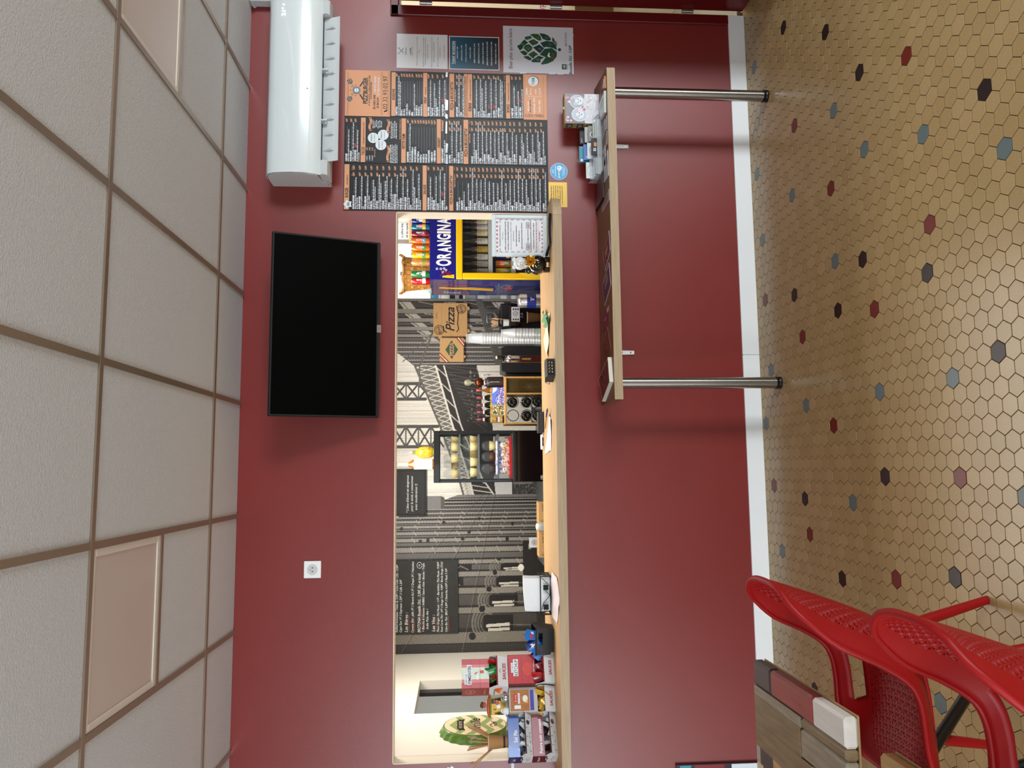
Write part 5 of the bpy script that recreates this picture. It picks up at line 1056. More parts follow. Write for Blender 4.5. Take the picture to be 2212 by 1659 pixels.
# copper still ornament
COP = mat('copper_still', '5a2c12', .22, metal=.7); DKW = mat('dark_vat', '2b2320', .45)
e = empty('ornamental_still', (.682, 1.76, TOP), 0, 'dark ornamental still with a copper dome and glass top on the crate', 'ornament')
mb = MB(); mb.lathe([(.046, 0), (.049, .004), (.047, .012), (.046, .11), (.044, .125), (.03, .135)], 0, 0, DKW, 22); mb.build('vat', e)
mb = MB(); mb.lathe([(.026, .132), (.032, .14), (.030, .15), (.022, .156)], 0, 0, CHROME, 18); mb.build('collar', e)
mb = MB(); mb.lathe([(.020, .156), (.036, .168), (.040, .186), (.034, .206), (.018, .220), (.008, .224)], 0, 0, COP, 20); mb.build('dome', e)
mb = MB(); mb.lathe([(.006, .224), (.007, .245), (.022, .26), (.026, .28), (.020, .298), (.010, .306)], 0, 0, thin('still_glass', 'c8c8a0', .35), 16); mb.build('glass_bulb', e)
mb = MB(); mb.lathe([(.009, .304), (.010, .325), (0, .327)], 0, 0, DKW, 12); mb.build('stopper', e)
mb = MB(); mb.tube([(.02, -.01, .14), (.055, -.01, .16), (.062, -.01, .12), (.055, -.02, .09)], .005, CHROME, 8); mb.tube([(-.03, -.03, .17), (0, -.05, .10), (0, -.052, .03)], .003, CHROME, 6); mb.tube([(.01, 0, .235), (.05, 0, .25), (.066, 0, .236)], .004, DKW, 6); mb.build('pipes', e)
# black glass display fridge with desserts
e = empty('display_fridge', (.103, 1.82, BC), 0, 'black countertop display fridge with dessert cups behind glass', 'fridge')
w2, dpt = .193, .27
mb = MB(); mb.box(-w2, w2, -dpt+.02, dpt, 0, .235, BLKM, .006); mb.build('base', e)
mb = MB(); mb.box(-w2+.004, w2-.004, -dpt+.012, -dpt+.020, .006, .225, PBK); mb.build('front_panel', e)
mb = MB(); mb.box(-w2, w2, -dpt+.02, dpt, .815, .852, BLKM, .006); mb.build('top', e)
for sx in (-w2, w2-.022):
    for sy in (-dpt+.02, dpt-.022): mb = MB(); mb.box(sx, sx+.022, sy, sy+.022, .235, .815, BLKM); mb.build('corner_post', e)
mb = MB(); mb.box(-w2+.022, w2-.022, dpt-.012, dpt-.009, .235, .815, TG_); mb.build('pane', e)
for sx in (-w2+.006, w2-.009): mb = MB(); mb.box(sx, sx+.003, -dpt+.042, dpt-.022, .235, .815, TG_); mb.build('pane', e)
mb = MB(); FBK = mat('fridge_frame', '101314', .3, coat=.3)
for bx in ((-w2, w2, .237, .262), (-w2, w2, .806, .852), (-w2, -w2+.022, .262, .806), (w2-.024, w2, .262, .806)): mb.box(bx[0], bx[1], -dpt, -dpt+.018, bx[2], bx[3], FBK, .004)
dr = mb.build('door', e); mb = MB(); mb.box(-w2+.022, w2-.024, -dpt+.008, -dpt+.011, .262, .806, TG_); mb.build('pane', dr)
mb = MB(); mb.box(-w2-.012, -w2+.004, -dpt-.02, -dpt+.008, .49, .573, BLK, .004); mb.build('door_handle', dr)
mb = MB(); p = Plane2(mb, (-w2+.018, -dpt+.012, .03), AX, UP)
for bx in ((0, 0, .030, .002), (0, .020, .030, .022), (0, 0, .002, .022), (.028, 0, .030, .022), (.009, .004, .012, .018), (.016, .004, .021, .018)): p.rect(*bx, C('c9ccd0', .5), 1)
mb.build('icon', e)
SHZ = [.665, .521, .374, .264]
for z in SHZ:
    mb = MB()
    for k in range(7): y = -dpt+.05+k*.075; mb.box(-w2+.024, w2-.026, y, y+.003, z-.004, z-.001, C('8d9496', .3, metal=.6))
    for k in range(14): x = -w2+.03+k*.0252; mb.box(x, x+.002, -dpt+.048, dpt-.04, z-.003, z-.001, C('8d9496', .3, metal=.6))
    mb.box(-w2+.024, w2-.026, -dpt+.040, -dpt+.048, z-.012, z+.0, C('5e6668', .35)); mb.build('wire_shelf', e)
CRM, SPK, BRW = mat('cream_dessert', 'e6d696', .45, noise=.05, nscale=60), C('5c3a20', .6), mat('chocolate_dessert', '5a321c', .45)
def dessert(x, y, z, m, label, group, speck=True, seed=0):
    d = empty('dessert_cup', (x, y, z), 0, label, 'dessert', group); r_ = random.Random(seed)
    mb = MB(); mb.lathe([(0, .001), (.028, 0), (.0375, .058), (0, .060)], 0, 0, m, 18); mb.build('filling', d)
    if speck:
        mb = MB()
        for k in range(9):
            a = r_.uniform(-PI, 0); h = r_.uniform(.008, .055); rr = .0285+.0095*h/.058; c_ = Vector((rr*math.cos(a), rr*math.sin(a), h)); t_ = Vector((-math.sin(a), math.cos(a), 0)); s_ = r_.uniform(.001, .003)
            mb.add([c_-t_*s_, c_+Vector((0, 0, s_)), c_+t_*s_, c_-Vector((0, 0, s_))], [(0,1,2,3)], SPK)
        mb.build('flecks', d)
    mb = MB(); mb.lathe([(.0405, .060), (.041, .065), (.0385, .068), (.037, .085), (.030, .105), (.016, .117), (0, .119)], 0, 0, thin('dome_plastic', 'a8b0b2', .13, .05), 20); mb.build('dome_lid', d)
    return d
FX, FYF = .103, 1.82
dn = ['fifth from the door handle', 'fourth from the door handle', 'third from the door handle', 'second from the door handle', 'nearest the door handle']
for s_, (zi, nm) in enumerate(((0, 'top'), (1, 'second'))):
    for k in range(5):
        back = k in (0, 3) if s_ == 0 else k in (0, 2)
        x = FX+(.125, .076, .0, -.055, -.128)[k]*1.0 if s_ == 0 else FX+(.130, .078, .022, -.040, -.118)[k]
        y = FYF-(.03 if back else .165)
        if s_ == 0 and k == 2: x = FX-.012
        if s_ == 1 and k == 3: x = FX-.040
        dessert(x, y, BC+SHZ[zi], CRM, 'cream dessert cup on the %s display fridge shelf, %s' % (nm, dn[k]), 'dessert cups in the display fridge', True, s_*9+k)
for k, (x, m, ds) in enumerate(((.082, CRM, 'single cream dessert cup on the third fridge shelf beside two brown ones'), (-.002, BRW, 'milk chocolate dessert cup in the middle of the third fridge shelf'), (-.092, mat('dark_choc', '3a1d14', .45), 'dark chocolate dessert cup on the third fridge shelf, nearest the fridge handle'))): dessert(FX+x, FYF-.15, BC+SHZ[2], m, ds, 'dessert cups in the display fridge', k == 0, 40+k)
e = empty('sweets_tray', (FX-.02, FYF-.12, BC+SHZ[3]), 0, 'shallow red tray under the sweet bags in the display fridge', 'tray'); RT = C('b3141c', .35); mb = MB(); mb.box(-.145, .165, -.12, .06, .0, .004, RT, .001); mb.box(-.145, .165, -.124, -.12, 0, .022, RT, .001); mb.box(.161, .165, -.12, .06, .004, .05, RT, .001); mb.build('tray', e)
for k, x in enumerate((.085, .020, -.042, -.105)):
    pc = Pic(26, 46, (232, 230, 240))
    pc.rect(0, 0, 26, 20, (206, 210, 232)); 
    for j in range(26): pc.poly([(rng.uniform(0, 26), rng.uniform(0, 20)) for _ in range(3)], random.choice(((70, 84, 170), (240, 240, 250), (150, 140, 190), (255, 255, 255), (60, 70, 150))), .7)
    for j in range(30): pc.ell(rng.uniform(2, 24), rng.uniform(21, 43), rng.uniform(1.5, 3.4), rng.uniform(1.2, 3), random.choice(((232, 176, 40), (206, 52, 40), (240, 200, 70), (120, 150, 50), (250, 240, 220), (226, 110, 40))))
    d = empty('sweet_bag', (FX+x, FYF-.205, BC+SHZ[3]+.0045), 0, 'shiny blue and yellow sweet bag in the display fridge, %s' % dn[k+1], 'sweet bag', 'sweet bags in the display fridge')
    mb = MB(); prf = []
    for j in range(9):
        t = j/8; dd = .022*math.sin(PI*t)**.6; prf.append([(-.031+.062*i/8, -dd*math.sin(PI*(i+.6)/9.2), .118*t) for i in range(9)])
    mb.grid(prf, C('c8c8d2', .3), True); mb.grid([[(p_[0], .004-p_[1]*.5, p_[2]) for p_ in r_] for r_ in prf], C('c8c8d2', .3), True); mb.build('pouch', d)
    o = pc.build('bag_print', (0, 0, 0), (1, 0, 0), (0, 0, -1), 1, 1, d, .25, .4)
    me = o.data; n = len(me.vertices); co = np.zeros(n*3, np.float32); me.vertices.foreach_get('co', co); co = co.reshape(-1, 3); tx, tz = co[:, 0].copy(), 1+co[:, 2].copy()
    co[:, 0] = -.031+.062*tx; co[:, 2] = .118*tz; co[:, 1] = -.0012-.022*np.sin(PI*np.clip(tz, 0, 1))**.6*np.sin(PI*(tx*8+.6)/9.2); me.vertices.foreach_set('co', co.reshape(-1)); me.update()
# on top of the display fridge
FTP = BC+.852
e = empty('lemon_bottle', (.143, 1.80, FTP), 0, 'yellow ceramic bottle painted with fruit on the display fridge', 'bottle'); YC = mat('yellow_ceramic', 'd3ac28', .3, coat=.4, noise=.12, nscale=30); GC_ = mat('green_ceramic', '8a8c2a', .35)
mb = MB(); mb.lathe([(.030, .012), (.038, .02), (.046, .05), (.046, .085), (.040, .115), (.026, .135), (.012, .145)], 0, 0, YC, 24); mb.build('body', e)
mb = MB(); mb.lathe([(.034, 0), (.036, .006), (.030, .013)], 0, 0, GC_, 20); mb.lathe([(.012, .145), (.009, .16), (.013, .165), (.012, .172)], 0, 0, GC_, 16); mb.build('foot_and_neck', e)
mb = MB(); mb.lathe([(.008, .17), (.006, .184), (.001, .20)], 0, 0, C('cfc7b0', .5), 10); mb.build('pourer', e)
mb = MB()
for k in range(40):
    a = random.uniform(-PI+.2, -.2); h = random.uniform(.03, .11); rr = .0470 if h < .09 else .045-.35*(h-.09); rr = np.interp(h, [.02, .05, .085, .115], [.0385, .0466, .0466, .0406]); c_ = Vector((rr*math.cos(a), rr*math.sin(a), h)); t_ = Vector((-math.sin(a), math.cos(a), 0)); s_ = random.uniform(.002, .0045)
    mb.add([c_-t_*s_, c_+Vector((0, 0, s_*.8)), c_+t_*s_, c_-Vector((0, 0, s_*.8))], [(0,1,2,3)], C(random.choice(('3c4a1e', 'b04a20', '5a5a20', 'c8612a')), .5))
mb.build('painted_fruit', e)['kind'] = 'stuff'
e = wine('rose_bottle', .050, 1.80, FTP, .283, .039, 'rose wine bottle with white label on the display fridge', 'bottle', None, glass=mat('rose_glass', 'a8662c', .08, coat=.5), cap='cdb9a6', lab=('e6e3dc', .06, .56), foil=.30, slim=.36)
mb = MB(); p = Plane2(mb, (-.026, -.0402, .03), AX, UP); p.ell(.020, .088, .012, .012, C('b3584a', .5), 1, 14, .8); p.words(.006, .046, .060, .005, G3, 1, 3); p.words(.006, .046, .03, .004, G3, 1, 4); p.words(.006, .046, .02, .004, G3, 1, 5); mb.build('label_print', e)
mb = MB(); mb.lathe([(.0145, .268), (.0145, .284), (0, .285)], 0, 0, C('7a4630', .4), 12); mb.build('cap_band', e)
# kraft cartons and a jar at the left of the back counter
for x0_, x1_, lab_ in ((-.655, -.458, 'flat kraft carton right under the kitchen power socket'), (-.405, -.240, 'flat kraft carton between the glass jar and the display fridge')):
    e = empty('kraft_carton', ((x0_+x1_)/2, 1.66, BC), 0, lab_, 'box', 'flat kraft cartons on the back counter'); hw = (x1_-x0_)/2
    mb = MB(); mb.box(-hw, hw, -.06, .12, 0, .066, KRAFT, .003); mb.build('body', e)
    mb = MB(); mb.add([(-hw, -.06, .0665), (hw, -.06, .0665), (hw-.01, -.02, .072), (-hw+.01, -.02, .072)], [(0,1,2,3)], KRAFT); mb.build('flap', e)
    mb = MB(); p = Plane2(mb, (-hw, -.0602, .02), AX, UP); p.text('du pain', hw*1.1, .014, .012, INK, l=1, shear=.2); p.ell(.022, .02, .009, .009, INK, 1, 14, .8); p.ell(hw*2-.02, .018, .008, .008, INK, 1, 14, .8); mb.build('print', e)
e = empty('glass_jar', (-.425, 1.60, BC), 0, 'small glass jar with yellow contents between the kraft cartons', 'jar'); mb = MB(); mb.lathe([(.030, 0), (.034, .004), (.034, .06), (.028, .07)], 0, 0, thin('jar_glass', 'dfe4e0', .4), 18); mb.build('glass', e); mb = MB(); mb.lathe([(.026, .07), (.026, .086), (0, .092)], 0, 0, C('dcdcd2', .4), 16); mb.build('lid', e); mb = MB(); mb.ball((.004, -.004, .060), .020, C('e0b04a', .6), 12, 8, (1, 1, .7)); mb.build('contents', e)
# seen through the hatch in the left wall
e = empty('worktable', (-2.25, 1.25, 0), 0, 'steel worktable seen through the hatch in the cream wall', 'table'); mb = MB(); mb.box(-.35, .35, -.6, .6, 1.36, 1.40, C('a9adae', .35)); mb.build('top', e)
for sx in (-.33, .30):
    for sy in (-.58, .55): mb = MB(); mb.box(sx, sx+.03, sy, sy+.03, 0, 1.36, C('8b8f90', .4)); mb.build('leg', e)
for n, x, y, z, sz, c_, l_, ct in (('brass_tin', -2.3, 1.72, 1.40, (.2, .10, .30), 'b08a3e', 'brass coloured tin seen through the hatch', 'tin'), ('grey_case', -2.15, 1.50, 1.40, (.2, .13, .26), '7a7e80', 'grey case seen through the hatch behind the hot dog sign', 'case'), ('paper_stack', -2.1, 1.28, 1.40, (.22, .2, .30), 'd9dcdc', 'white papers seen through the hatch', 'papers')):
    e = empty(n, (x, y, z), 0, l_, ct); mb = MB(); mb.box(-sz[0]/2, sz[0]/2, -sz[1]/2, sz[1]/2, 0, sz[2], C(c_, .5), .003); mb.build('body', e)
    mb = MB(); p = Plane2(mb, (sz[0]/2+.0002, -sz[1]/2, 0), (0, 1, 0), (0, 0, 1))
    for k in range(4): p.line([(random.uniform(0, sz[1]), random.uniform(0, sz[2])), (random.uniform(0, sz[1]), random.uniform(0, sz[2]))], .006, C('9aa0a4' if ct == 'papers' else '4a4c4e', .5), 1)
    mb.build('markings', e)
#@@COUNTER
# ------------------------------------------------------------------ goods on the bar counter
# white framed notice
e = empty('framed_notice', (1.2005, .012, CT), 0, 'white framed information notice standing on the counter end', 'frame')
FRW = mat('frame_pale', 'd8e4e8', .4); w, h, f = .242, .316, .022
mb = MB()
for bx in ((0, w, 0, f), (0, w, h-f, h), (0, f, f, h-f), (w-f, w, f, h-f)): mb.box(bx[0], bx[1], -.012, .006, bx[2], bx[3], FRW, .004)
mb.build('frame', e)
mb = MB(); mb.box(f, w-f, -.003, .004, f, h-f, PAPER); mb.build('paper', e)
mb = MB(); p = Plane2(mb, (0, -.0035, 0), AX, UP); RS2 = C('b05a62', .5); m_ = f+.004; pw, ph = w-2*m_, h-2*m_
for k in range(8):
    t = k/8
    p.poly([(m_+pw*t, m_), (m_+pw*(t+.06), m_), (m_+pw*(t+.05), m_+.006), (m_+pw*(t-.01)+.002, m_+.006)], RS2, 1); p.poly([(m_+pw*t, h-m_-.008), (m_+pw*(t+.06), h-m_-.008), (m_+pw*(t+.07), h-m_), (m_+pw*(t+.01), h-m_)], RS2, 1)
    p.rect(m_, m_+ph*t, m_+.003, m_+ph*(t+.06), RS2, 1); p.rect(w-m_-.003, m_+ph*t, w-m_, m_+ph*(t+.06), RS2, 1)
p.text('Information Ticket restaurant', w/2, .268, .007, G3, w=.125, al='c', l=2); p.rect(w/2-.063, .2655, w/2+.063, .2662, G3, 2)
for x in (.040, .202): p.line([(x-.006, .266), (x+.006, .266), (x, .276), (x-.006, .266)], .001, G3, 2)
p.text('Chers clients,', w/2, .252, .0055, G3, w=.045, al='c', l=2)
for k, (a, b) in enumerate(((.036, .206), (.036, .206), (.040, .202), (.075, .170), (.060, .185), (.085, .155), (.045, .200))):
    y = .236-k*.0155
    if k == 2: p.text('passer plus de paiement par CARTES, TICKET', w/2, y, .0058, G3, w=.165, al='c', l=2)
    elif k == 3: p.text('RESTAURANT.', w/2, y, .0058, G3, w=.062, al='c', l=2)
    else: p.words(a, b, y, .0055, G3, 2, k)
for x in (.038, .163): p.rect(x, .100, x+.040, .122, C('a9b6c8', .5), 2); p.poly([(x+.004, .102), (x+.03, .102), (x+.02, .118)], C('c88a8a', .5), 3)
for k, (a, b) in enumerate(((.082, .158), (.030, .212), (.045, .198), (.034, .208), (.090, .150))): p.words(a, b, .108-k*.0165, .0055, RS2 if k == 3 else G3, 2, 40+k)
p.line([(.032, .050), (.210, .050), (.210, .066), (.032, .066), (.032, .050)], .001, RS2, 2); mb.build('lettering', e)
# black strap bundle and kraft strip
e = empty('strap_bundle', (1.2, -.13, CT), 0, 'black bundle of thin straps with a handle lying before the white frame', 'whisk'); BKG = mat('black_strap', '15171a', .35)
mb = MB(); mb.tube([(-.004, .085, .012), (.004, .04, .012), (.012, -.03, .010), (.02, -.06, .009)], [.009, .0085, .008, .007], BKG, 12); mb.build('handle', e)
for k in range(15):
    t = (k-7)/7; r_ = random.Random(k); z = .004+.004*(k % 3)
    mb = MB(); mb.tube([(.02, -.06+t*.004, z), (.06, -.068+t*.008, z+.003), (.11, -.075+t*.017+r_.uniform(-.003, .003), z+.004), (.165+r_.uniform(-.01, .012), -.078+t*.026, z+.002)], [.0025, .0025, .0024, .0028], BKG, 6); mb.build('strap', e)
e = empty('kraft_strip', (1.317, -.020, CT), 0, 'orange brown card strip lying against the foot of the white frame', 'card'); mb = MB(); mb.add([(-.06, -.022, .0005), (.055, -.018, .0005), (.055, -.002, .001), (-.055, -.002, .001), (-.06, -.022, .0018), (.055, -.018, .0018), (.055, -.002, .0025), (-.055, -.002, .0025)], [(0,3,2,1), (4,5,6,7), (0,1,5,4), (1,2,6,5), (2,3,7,6), (3,0,4,7)], C('c98a45', .6)); mb.build('card', e)
# piggy banks
def pig(name, loc, s, m, label, rz, eye):
    e = empty(name, loc, rz, label, 'piggy bank', 'piggy banks on the counter')
    mb = MB(); mb.ball((0, .01*s, .62*s), .52*s, m, 24, 16, (1.0, 1.08, .95)); mb.build('body', e)
    mb = MB(); mb.lathe([(0, -.035*s), (.08*s, -.025*s), (.15*s, .005*s), (.18*s, .06*s), (.20*s, .14*s)], 0, 0, m, 18, 'y'); o = mb.build('snout', e); o.location = (0, -.66*s, .60*s); o.rotation_euler = (0, 0, 0)
    for sx in (-1, 1):
        mb = MB(); mb.ball((0, 0, 0), .032*s, eye, 8, 6); q = mb.build('nostril', o); q.location = (sx*.07*s, -.028*s, .0)
        mb = MB(); mb.ball((sx*.19*s, -.44*s, .82*s), .035*s, eye, 8, 6); mb.build('eye', e)
        mb = MB(); mb.ball((sx*.30*s, -.10*s, 1.07*s), .17*s, m, 12, 8, (1, .45, 1.0)); mb.build('ear', e)
        for sy in (-1, 1): mb = MB(); mb.lathe([(.13*s, 0), (.14*s, .05*s), (.15*s, .26*s)], sx*.26*s, sy*.26*s, m, 14); mb.build('foot', e)
    mb = MB(); mb.tube([(.05*s*math.cos(a), .55*s+.03*a*s/6, .65*s+.05*s*math.sin(a)) for a in [k*.6 for k in range(14)]], .025*s, m, 6); mb.build('tail', e)
    return e
pig('piggy_bank', (1.137, -.055, CT), .108, mat('black_ceramic', '08080a', .08, coat=.8), 'glossy black piggy bank on the counter beside the framed notice', -.25, mat('black_ceramic'))
pig('piggy_bank', (1.150, -.03, CT+.119), .070, mat('white_ceramic', 'dfe2e2', .2, coat=.5), 'small white piggy bank sitting on top of the black one', -.25, C('3a3a3c', .4))
e = empty('gift_bow', (1.142, -.108, CT+.108), 0, 'gold ribbon gift bow between the two piggy banks', 'bow'); GLD = mat('gold_ribbon', 'd8a83e', .18, metal=.75)
for ly, (n, L, tilt) in enumerate(((9, .040, .25), (8, .032, .7), (6, .022, 1.15))):
    for k in range(n):
        a = 2*PI*k/n+ly*.3; d = Vector((math.cos(a)*math.cos(tilt), -math.sin(tilt), math.sin(a)*math.cos(tilt))); t = Vector((-math.sin(a), 0, math.cos(a))); c_ = Vector((0, 0, 0))
        mb = MB(); pk = d*L; mb.add([c_-t*.004, c_+t*.004, pk*.55+t*.0085+d*.001, pk, pk*.55-t*.0085+d*.001, c_+Vector((0, .004, 0)), pk*.5+Vector((0, .006, 0))], [(0,1,2,3,4), (0,4,6,5), (1,5,6,2), (4,3,6), (2,6,3)], GLD); mb.build('ribbon_loop', e)
# paper slips, pen, small devices
def wavy(name, e, quad, z, m, amp=.006, n=8):
    """paper sheet over four corner points, gently curled"""
    A, B_, C_, D_ = [Vector((*q, 0)) for q in quad]; rows = []
    for i in range(n+1):
        s_ = i/n; r_ = []
        for j in range(n+1):
            t_ = j/n; pnt = A*(1-s_)*(1-t_)+B_*s_*(1-t_)+C_*s_*t_+D_*(1-s_)*t_
            r_.append((pnt.x, pnt.y, z+amp*(math.sin(s_*PI*1.6+t_)**2)*(.3+abs(t_-.5))))
        rows.append(r_)
    mb = MB(); mb.grid(rows, m); mb.grid([[(x, y, zz-.0004) for x, y, zz in r_[::-1]] for r_ in rows], m); return mb.build(name, e)
e = empty('green_slip', (0, 0, CT), 0, 'pale green paper slip with a dark green folded end on the counter', 'paper'); e.location = (0, 0, 0)
wavy('sheet', e, [(.86, -.085), (.622, .035), (.700, .19), (.890, .13)], CT+.002, C('cfe0c0', .6), .012); wavy('green_end', e, [(.925, .150), (.815, -.11), (.79, .02), (.86, .15)], CT+.010, C('4f8f5e', .5), .022)
e = empty('number_display', (.524, -.185, CT), math.radians(12), 'small black digital display box with orange figures on the counter', 'display')
mb = MB(); mb.prism([(-.05, 0), (.045, 0), (.045, .044), (-.030, .050), (-.05, .040)], 0, -.050, .050, BLKM); mb.build('case', e)
mb = MB(); mb.box(-.041, .041, -.0512, -.050, .006, .036, mat('display_glass', '050608', .1)); mb.build('screen', e)
mb = MB(); p = Plane2(mb, (-.041, -.0512, .006), AX, UP)
for k in range(4): p.line([(.012+k*.017, .022), (.018+k*.017, .026), (.022+k*.017, .018)], .0022, C('d98a3a', .4), 1); p.rect(.012+k*.017, .007, .021+k*.017, .010, C('e8e0d0', .4), 1)
mb.build('figures', e)
mb = MB(); mb.tube([(-.03, .045, .02), (-.05, .08, .015), (-.03, .12, .03), (.0, .10, .035), (.01, .05, .03)], .002, BLK, 6); mb.build('cable', e)
e = empty('receipt', (0, 0, 0), 0, 'white paper receipt lying under the ballpoint pen on the counter', 'paper'); wavy('sheet', e, [(.312, .02), (.262, -.07), (.105, -.035), (.090, .25)], CT+.002, mat('receipt_paper', 'e6e0e2', .6), .008)
mb = MB(); p = Plane2(mb, (.10, -.01, CT+.012), (1, -.12, 0), (.12, 1, 0)); 
for k in range(3): p.words(.02, .13, .03+k*.03, .008, C('c8a8b0', .6), 1, k)
mb.build('print', e)
e = empty('ballpoint_pen', (.285, .045, CT+.016), 0, 'ballpoint pen with navy end and wooden barrel on the receipt', 'pen'); d0, d1 = Vector((.047, -.085, .004)), Vector((-.055, .088, 0))
mb = MB(); mb.tube([d0.lerp(d1, .38), d1*.93], .0048, C('b07f3c', .5), 12); mb.build('barrel', e)
mb = MB(); mb.tube([d0.lerp(d1, .06), d0.lerp(d1, .38)], .0050, C('1f2670', .3), 12); mb.tube([d0, d0.lerp(d1, .06)], .003, C('1f2670', .3), 8); mb.build('navy_end', e)
mb = MB(); mb.tube([d1*.93, d1*1.0], [.0042, .0012], C('2a2a3a', .4), 10); mb.build('tip', e)
e = empty('till_edge', (.281, .345, CT), 0, 'dark grey flat box at the back edge of the counter behind the receipt', 'box'); mb = MB(); mb.box(-.062, .062, -.03, .05, 0, .030, C('3a3c3f', .4), .003); mb.build('body', e); mb = MB(); mb.box(-.064, .064, -.032, .052, .0302, .034, C('2c2e31', .35), .002); mb.build('lid', e)
e = empty('card_reader', (.165, .36, CT), 0, 'small white device with a black window at the back edge of the counter', 'device'); mb = MB(); mb.box(-.045, .045, -.03, .04, 0, .014, WHITE, .003); mb.build('body', e)
mb = MB(); p = Plane2(mb, (-.045, -.0302, 0), AX, UP); p.rect(.02, .003, .07, .011, INK, 1); p.rect(.035, .004, .05, .007, C('c03a34', .4), 2); mb.build('window', e)
e = empty('price_sheet', (0, 0, 0), 0, 'pinkish printed paper sheet in front of the napkin holder', 'paper')
rows = []
for i in range(11):
    s_ = i/10; x = -.552-.238*s_; yb = .045+.05*math.sin(PI*s_)-.02; yf = -.215-.075*math.sin(PI*s_)+.04*s_; r_ = []
    for j in range(9):
        t_ = j/8; y = yb+(yf-yb)*t_; z = CT+.002+.004*math.sin(s_*5+t_*2)**2
        if y < -.262: z -= (-.262-y)*.6
        r_.append((x, y, z))
    rows.append(r_)
mb = MB(); PKP = mat('pink_paper', 'e2d4d6', .6); mb.grid(rows, PKP); mb.grid([[(a, b_, c_-.0005) for a, b_, c_ in r_[::-1]] for r_ in rows], PKP); mb.build('sheet', e)
mb = MB(); p = Plane2(mb, (-.77, -.16, CT+.0085), AX, (0, 1, 0))
for k in range(3): p.words(.02, .18, .03+k*.035, .007, C('b8a0a8', .6), 1, k)
for k in range(4): p.ell(.012+.002*k, .045+k*.025, .004, .004, C('b03050', .5), 1, 8)
mb.build('print', e)
# wrought iron napkin holder and napkins
e = empty('napkin_holder', (-.683, .13, CT), 0, 'black wrought iron napkin holder with clover ornaments', 'napkin holder'); IR = mat('wrought_iron', '121a1a', .4, metal=.4); hx_, hy_, hh = .102, .075, .062
mb = MB(); mb.box(-hx_, hx_, -hy_, hy_, .0, .003, IR); mb.build('base', e)
for z in (.006, hh): mb = MB(); mb.tube([(-hx_, -hy_, z), (hx_, -hy_, z), (hx_, hy_, z), (-hx_, hy_, z)], .0032, IR, 6, True, False); mb.build('rail', e)
for sx in (-1, 1):
    for sy in (-1, 1): mb = MB(); mb.tube([(sx*hx_, sy*hy_, 0), (sx*hx_, sy*hy_, hh)], .0032, IR, 6); mb.build('post', e)
mb = MB(); mb.tube([(.095, -hy_, .056), (.05, -hy_, .012), (0, -hy_, .010), (-.04, -hy_, .045), (-.075, -hy_, .056)], .002, IR, 6); mb.tube([(.0, -hy_, .012), (.025, -hy_, .035)], .0018, IR, 6); mb.build('vine', e)
for cx_ in (.042, -.062):
    for a in range(4): mb = MB(); mb.ball((cx_+.009*math.cos(PI/4+a*PI/2), -hy_-.003, .033+.009*math.sin(PI/4+a*PI/2)), .0085, IR, 10, 6, (1, .45, 1)); mb.build('clover_leaf', e)
for sx in (-1, 1):
    mb = MB(); mb.tube([(sx*hx_, -.06, .01), (sx*hx_, -.02, .05), (sx*hx_, .02, .012), (sx*hx_, .06, .05)], .002, IR, 6); mb.build('side_scroll', e)
    for yy in (-.03, .03): mb = MB(); mb.ball((sx*(hx_+.003), yy, .03), .009, IR, 8, 6, (.4, 1.3, .8)); mb.build('side_leaf', e)
mb = MB(); mb.tube([(-.03+.036*math.cos(a), .05, .16+.052*math.sin(a)) for a in [PI*(-.35+1.7*k/16) for k in range(17)]], .0018, IR, 6); mb.tube([(-.014, .05, .115), (-.014, hy_-.003, hh)], .0018, IR, 6); mb.build('wire_loop', e)
NAP = mat('napkin_white', 'e2e6e8', .8, bump=.2, bscale=80)
for k in range(9):
    n_ = empty('paper_napkin', (-.678, .075+k*.014, CT+.0035), 0, 'white paper napkin in the iron holder' if False else None, None); bpy.data.objects.remove(n_)
    n_ = empty('paper_napkin', (-.676, .072+k*.0135, CT+.0035), 0, 'white folded paper napkin standing in the stack in the iron holder', 'napkin', 'napkins in the iron holder')
    rows = []
    hgt = .155-.001*k
    for i in range(7):
        s_ = i/6; x = -.092+.178*s_; lean = -.010*(1-s_); z1 = hgt*(1-.10*(1-s_)**2-.03*s_)
        rows.append([(x-.004*math.sin(t*3), .010*t*(1-s_)-.004*math.sin(s_*3)*t, z1*t) for t in (0, .35, .7, 1)])
    mb = MB(); mb.grid(rows, NAP); mb.grid([[(a, b_+.006, c_) for a, b_, c_ in r_[::-1]] for r_ in rows], NAP); mb.grid([[r_[3], (r_[3][0], r_[3][1]+.003, r_[3][2]+.002), (r_[3][0], r_[3][1]+.006, r_[3][2])] for r_ in rows], NAP)
    mb.build('napkin', n_)
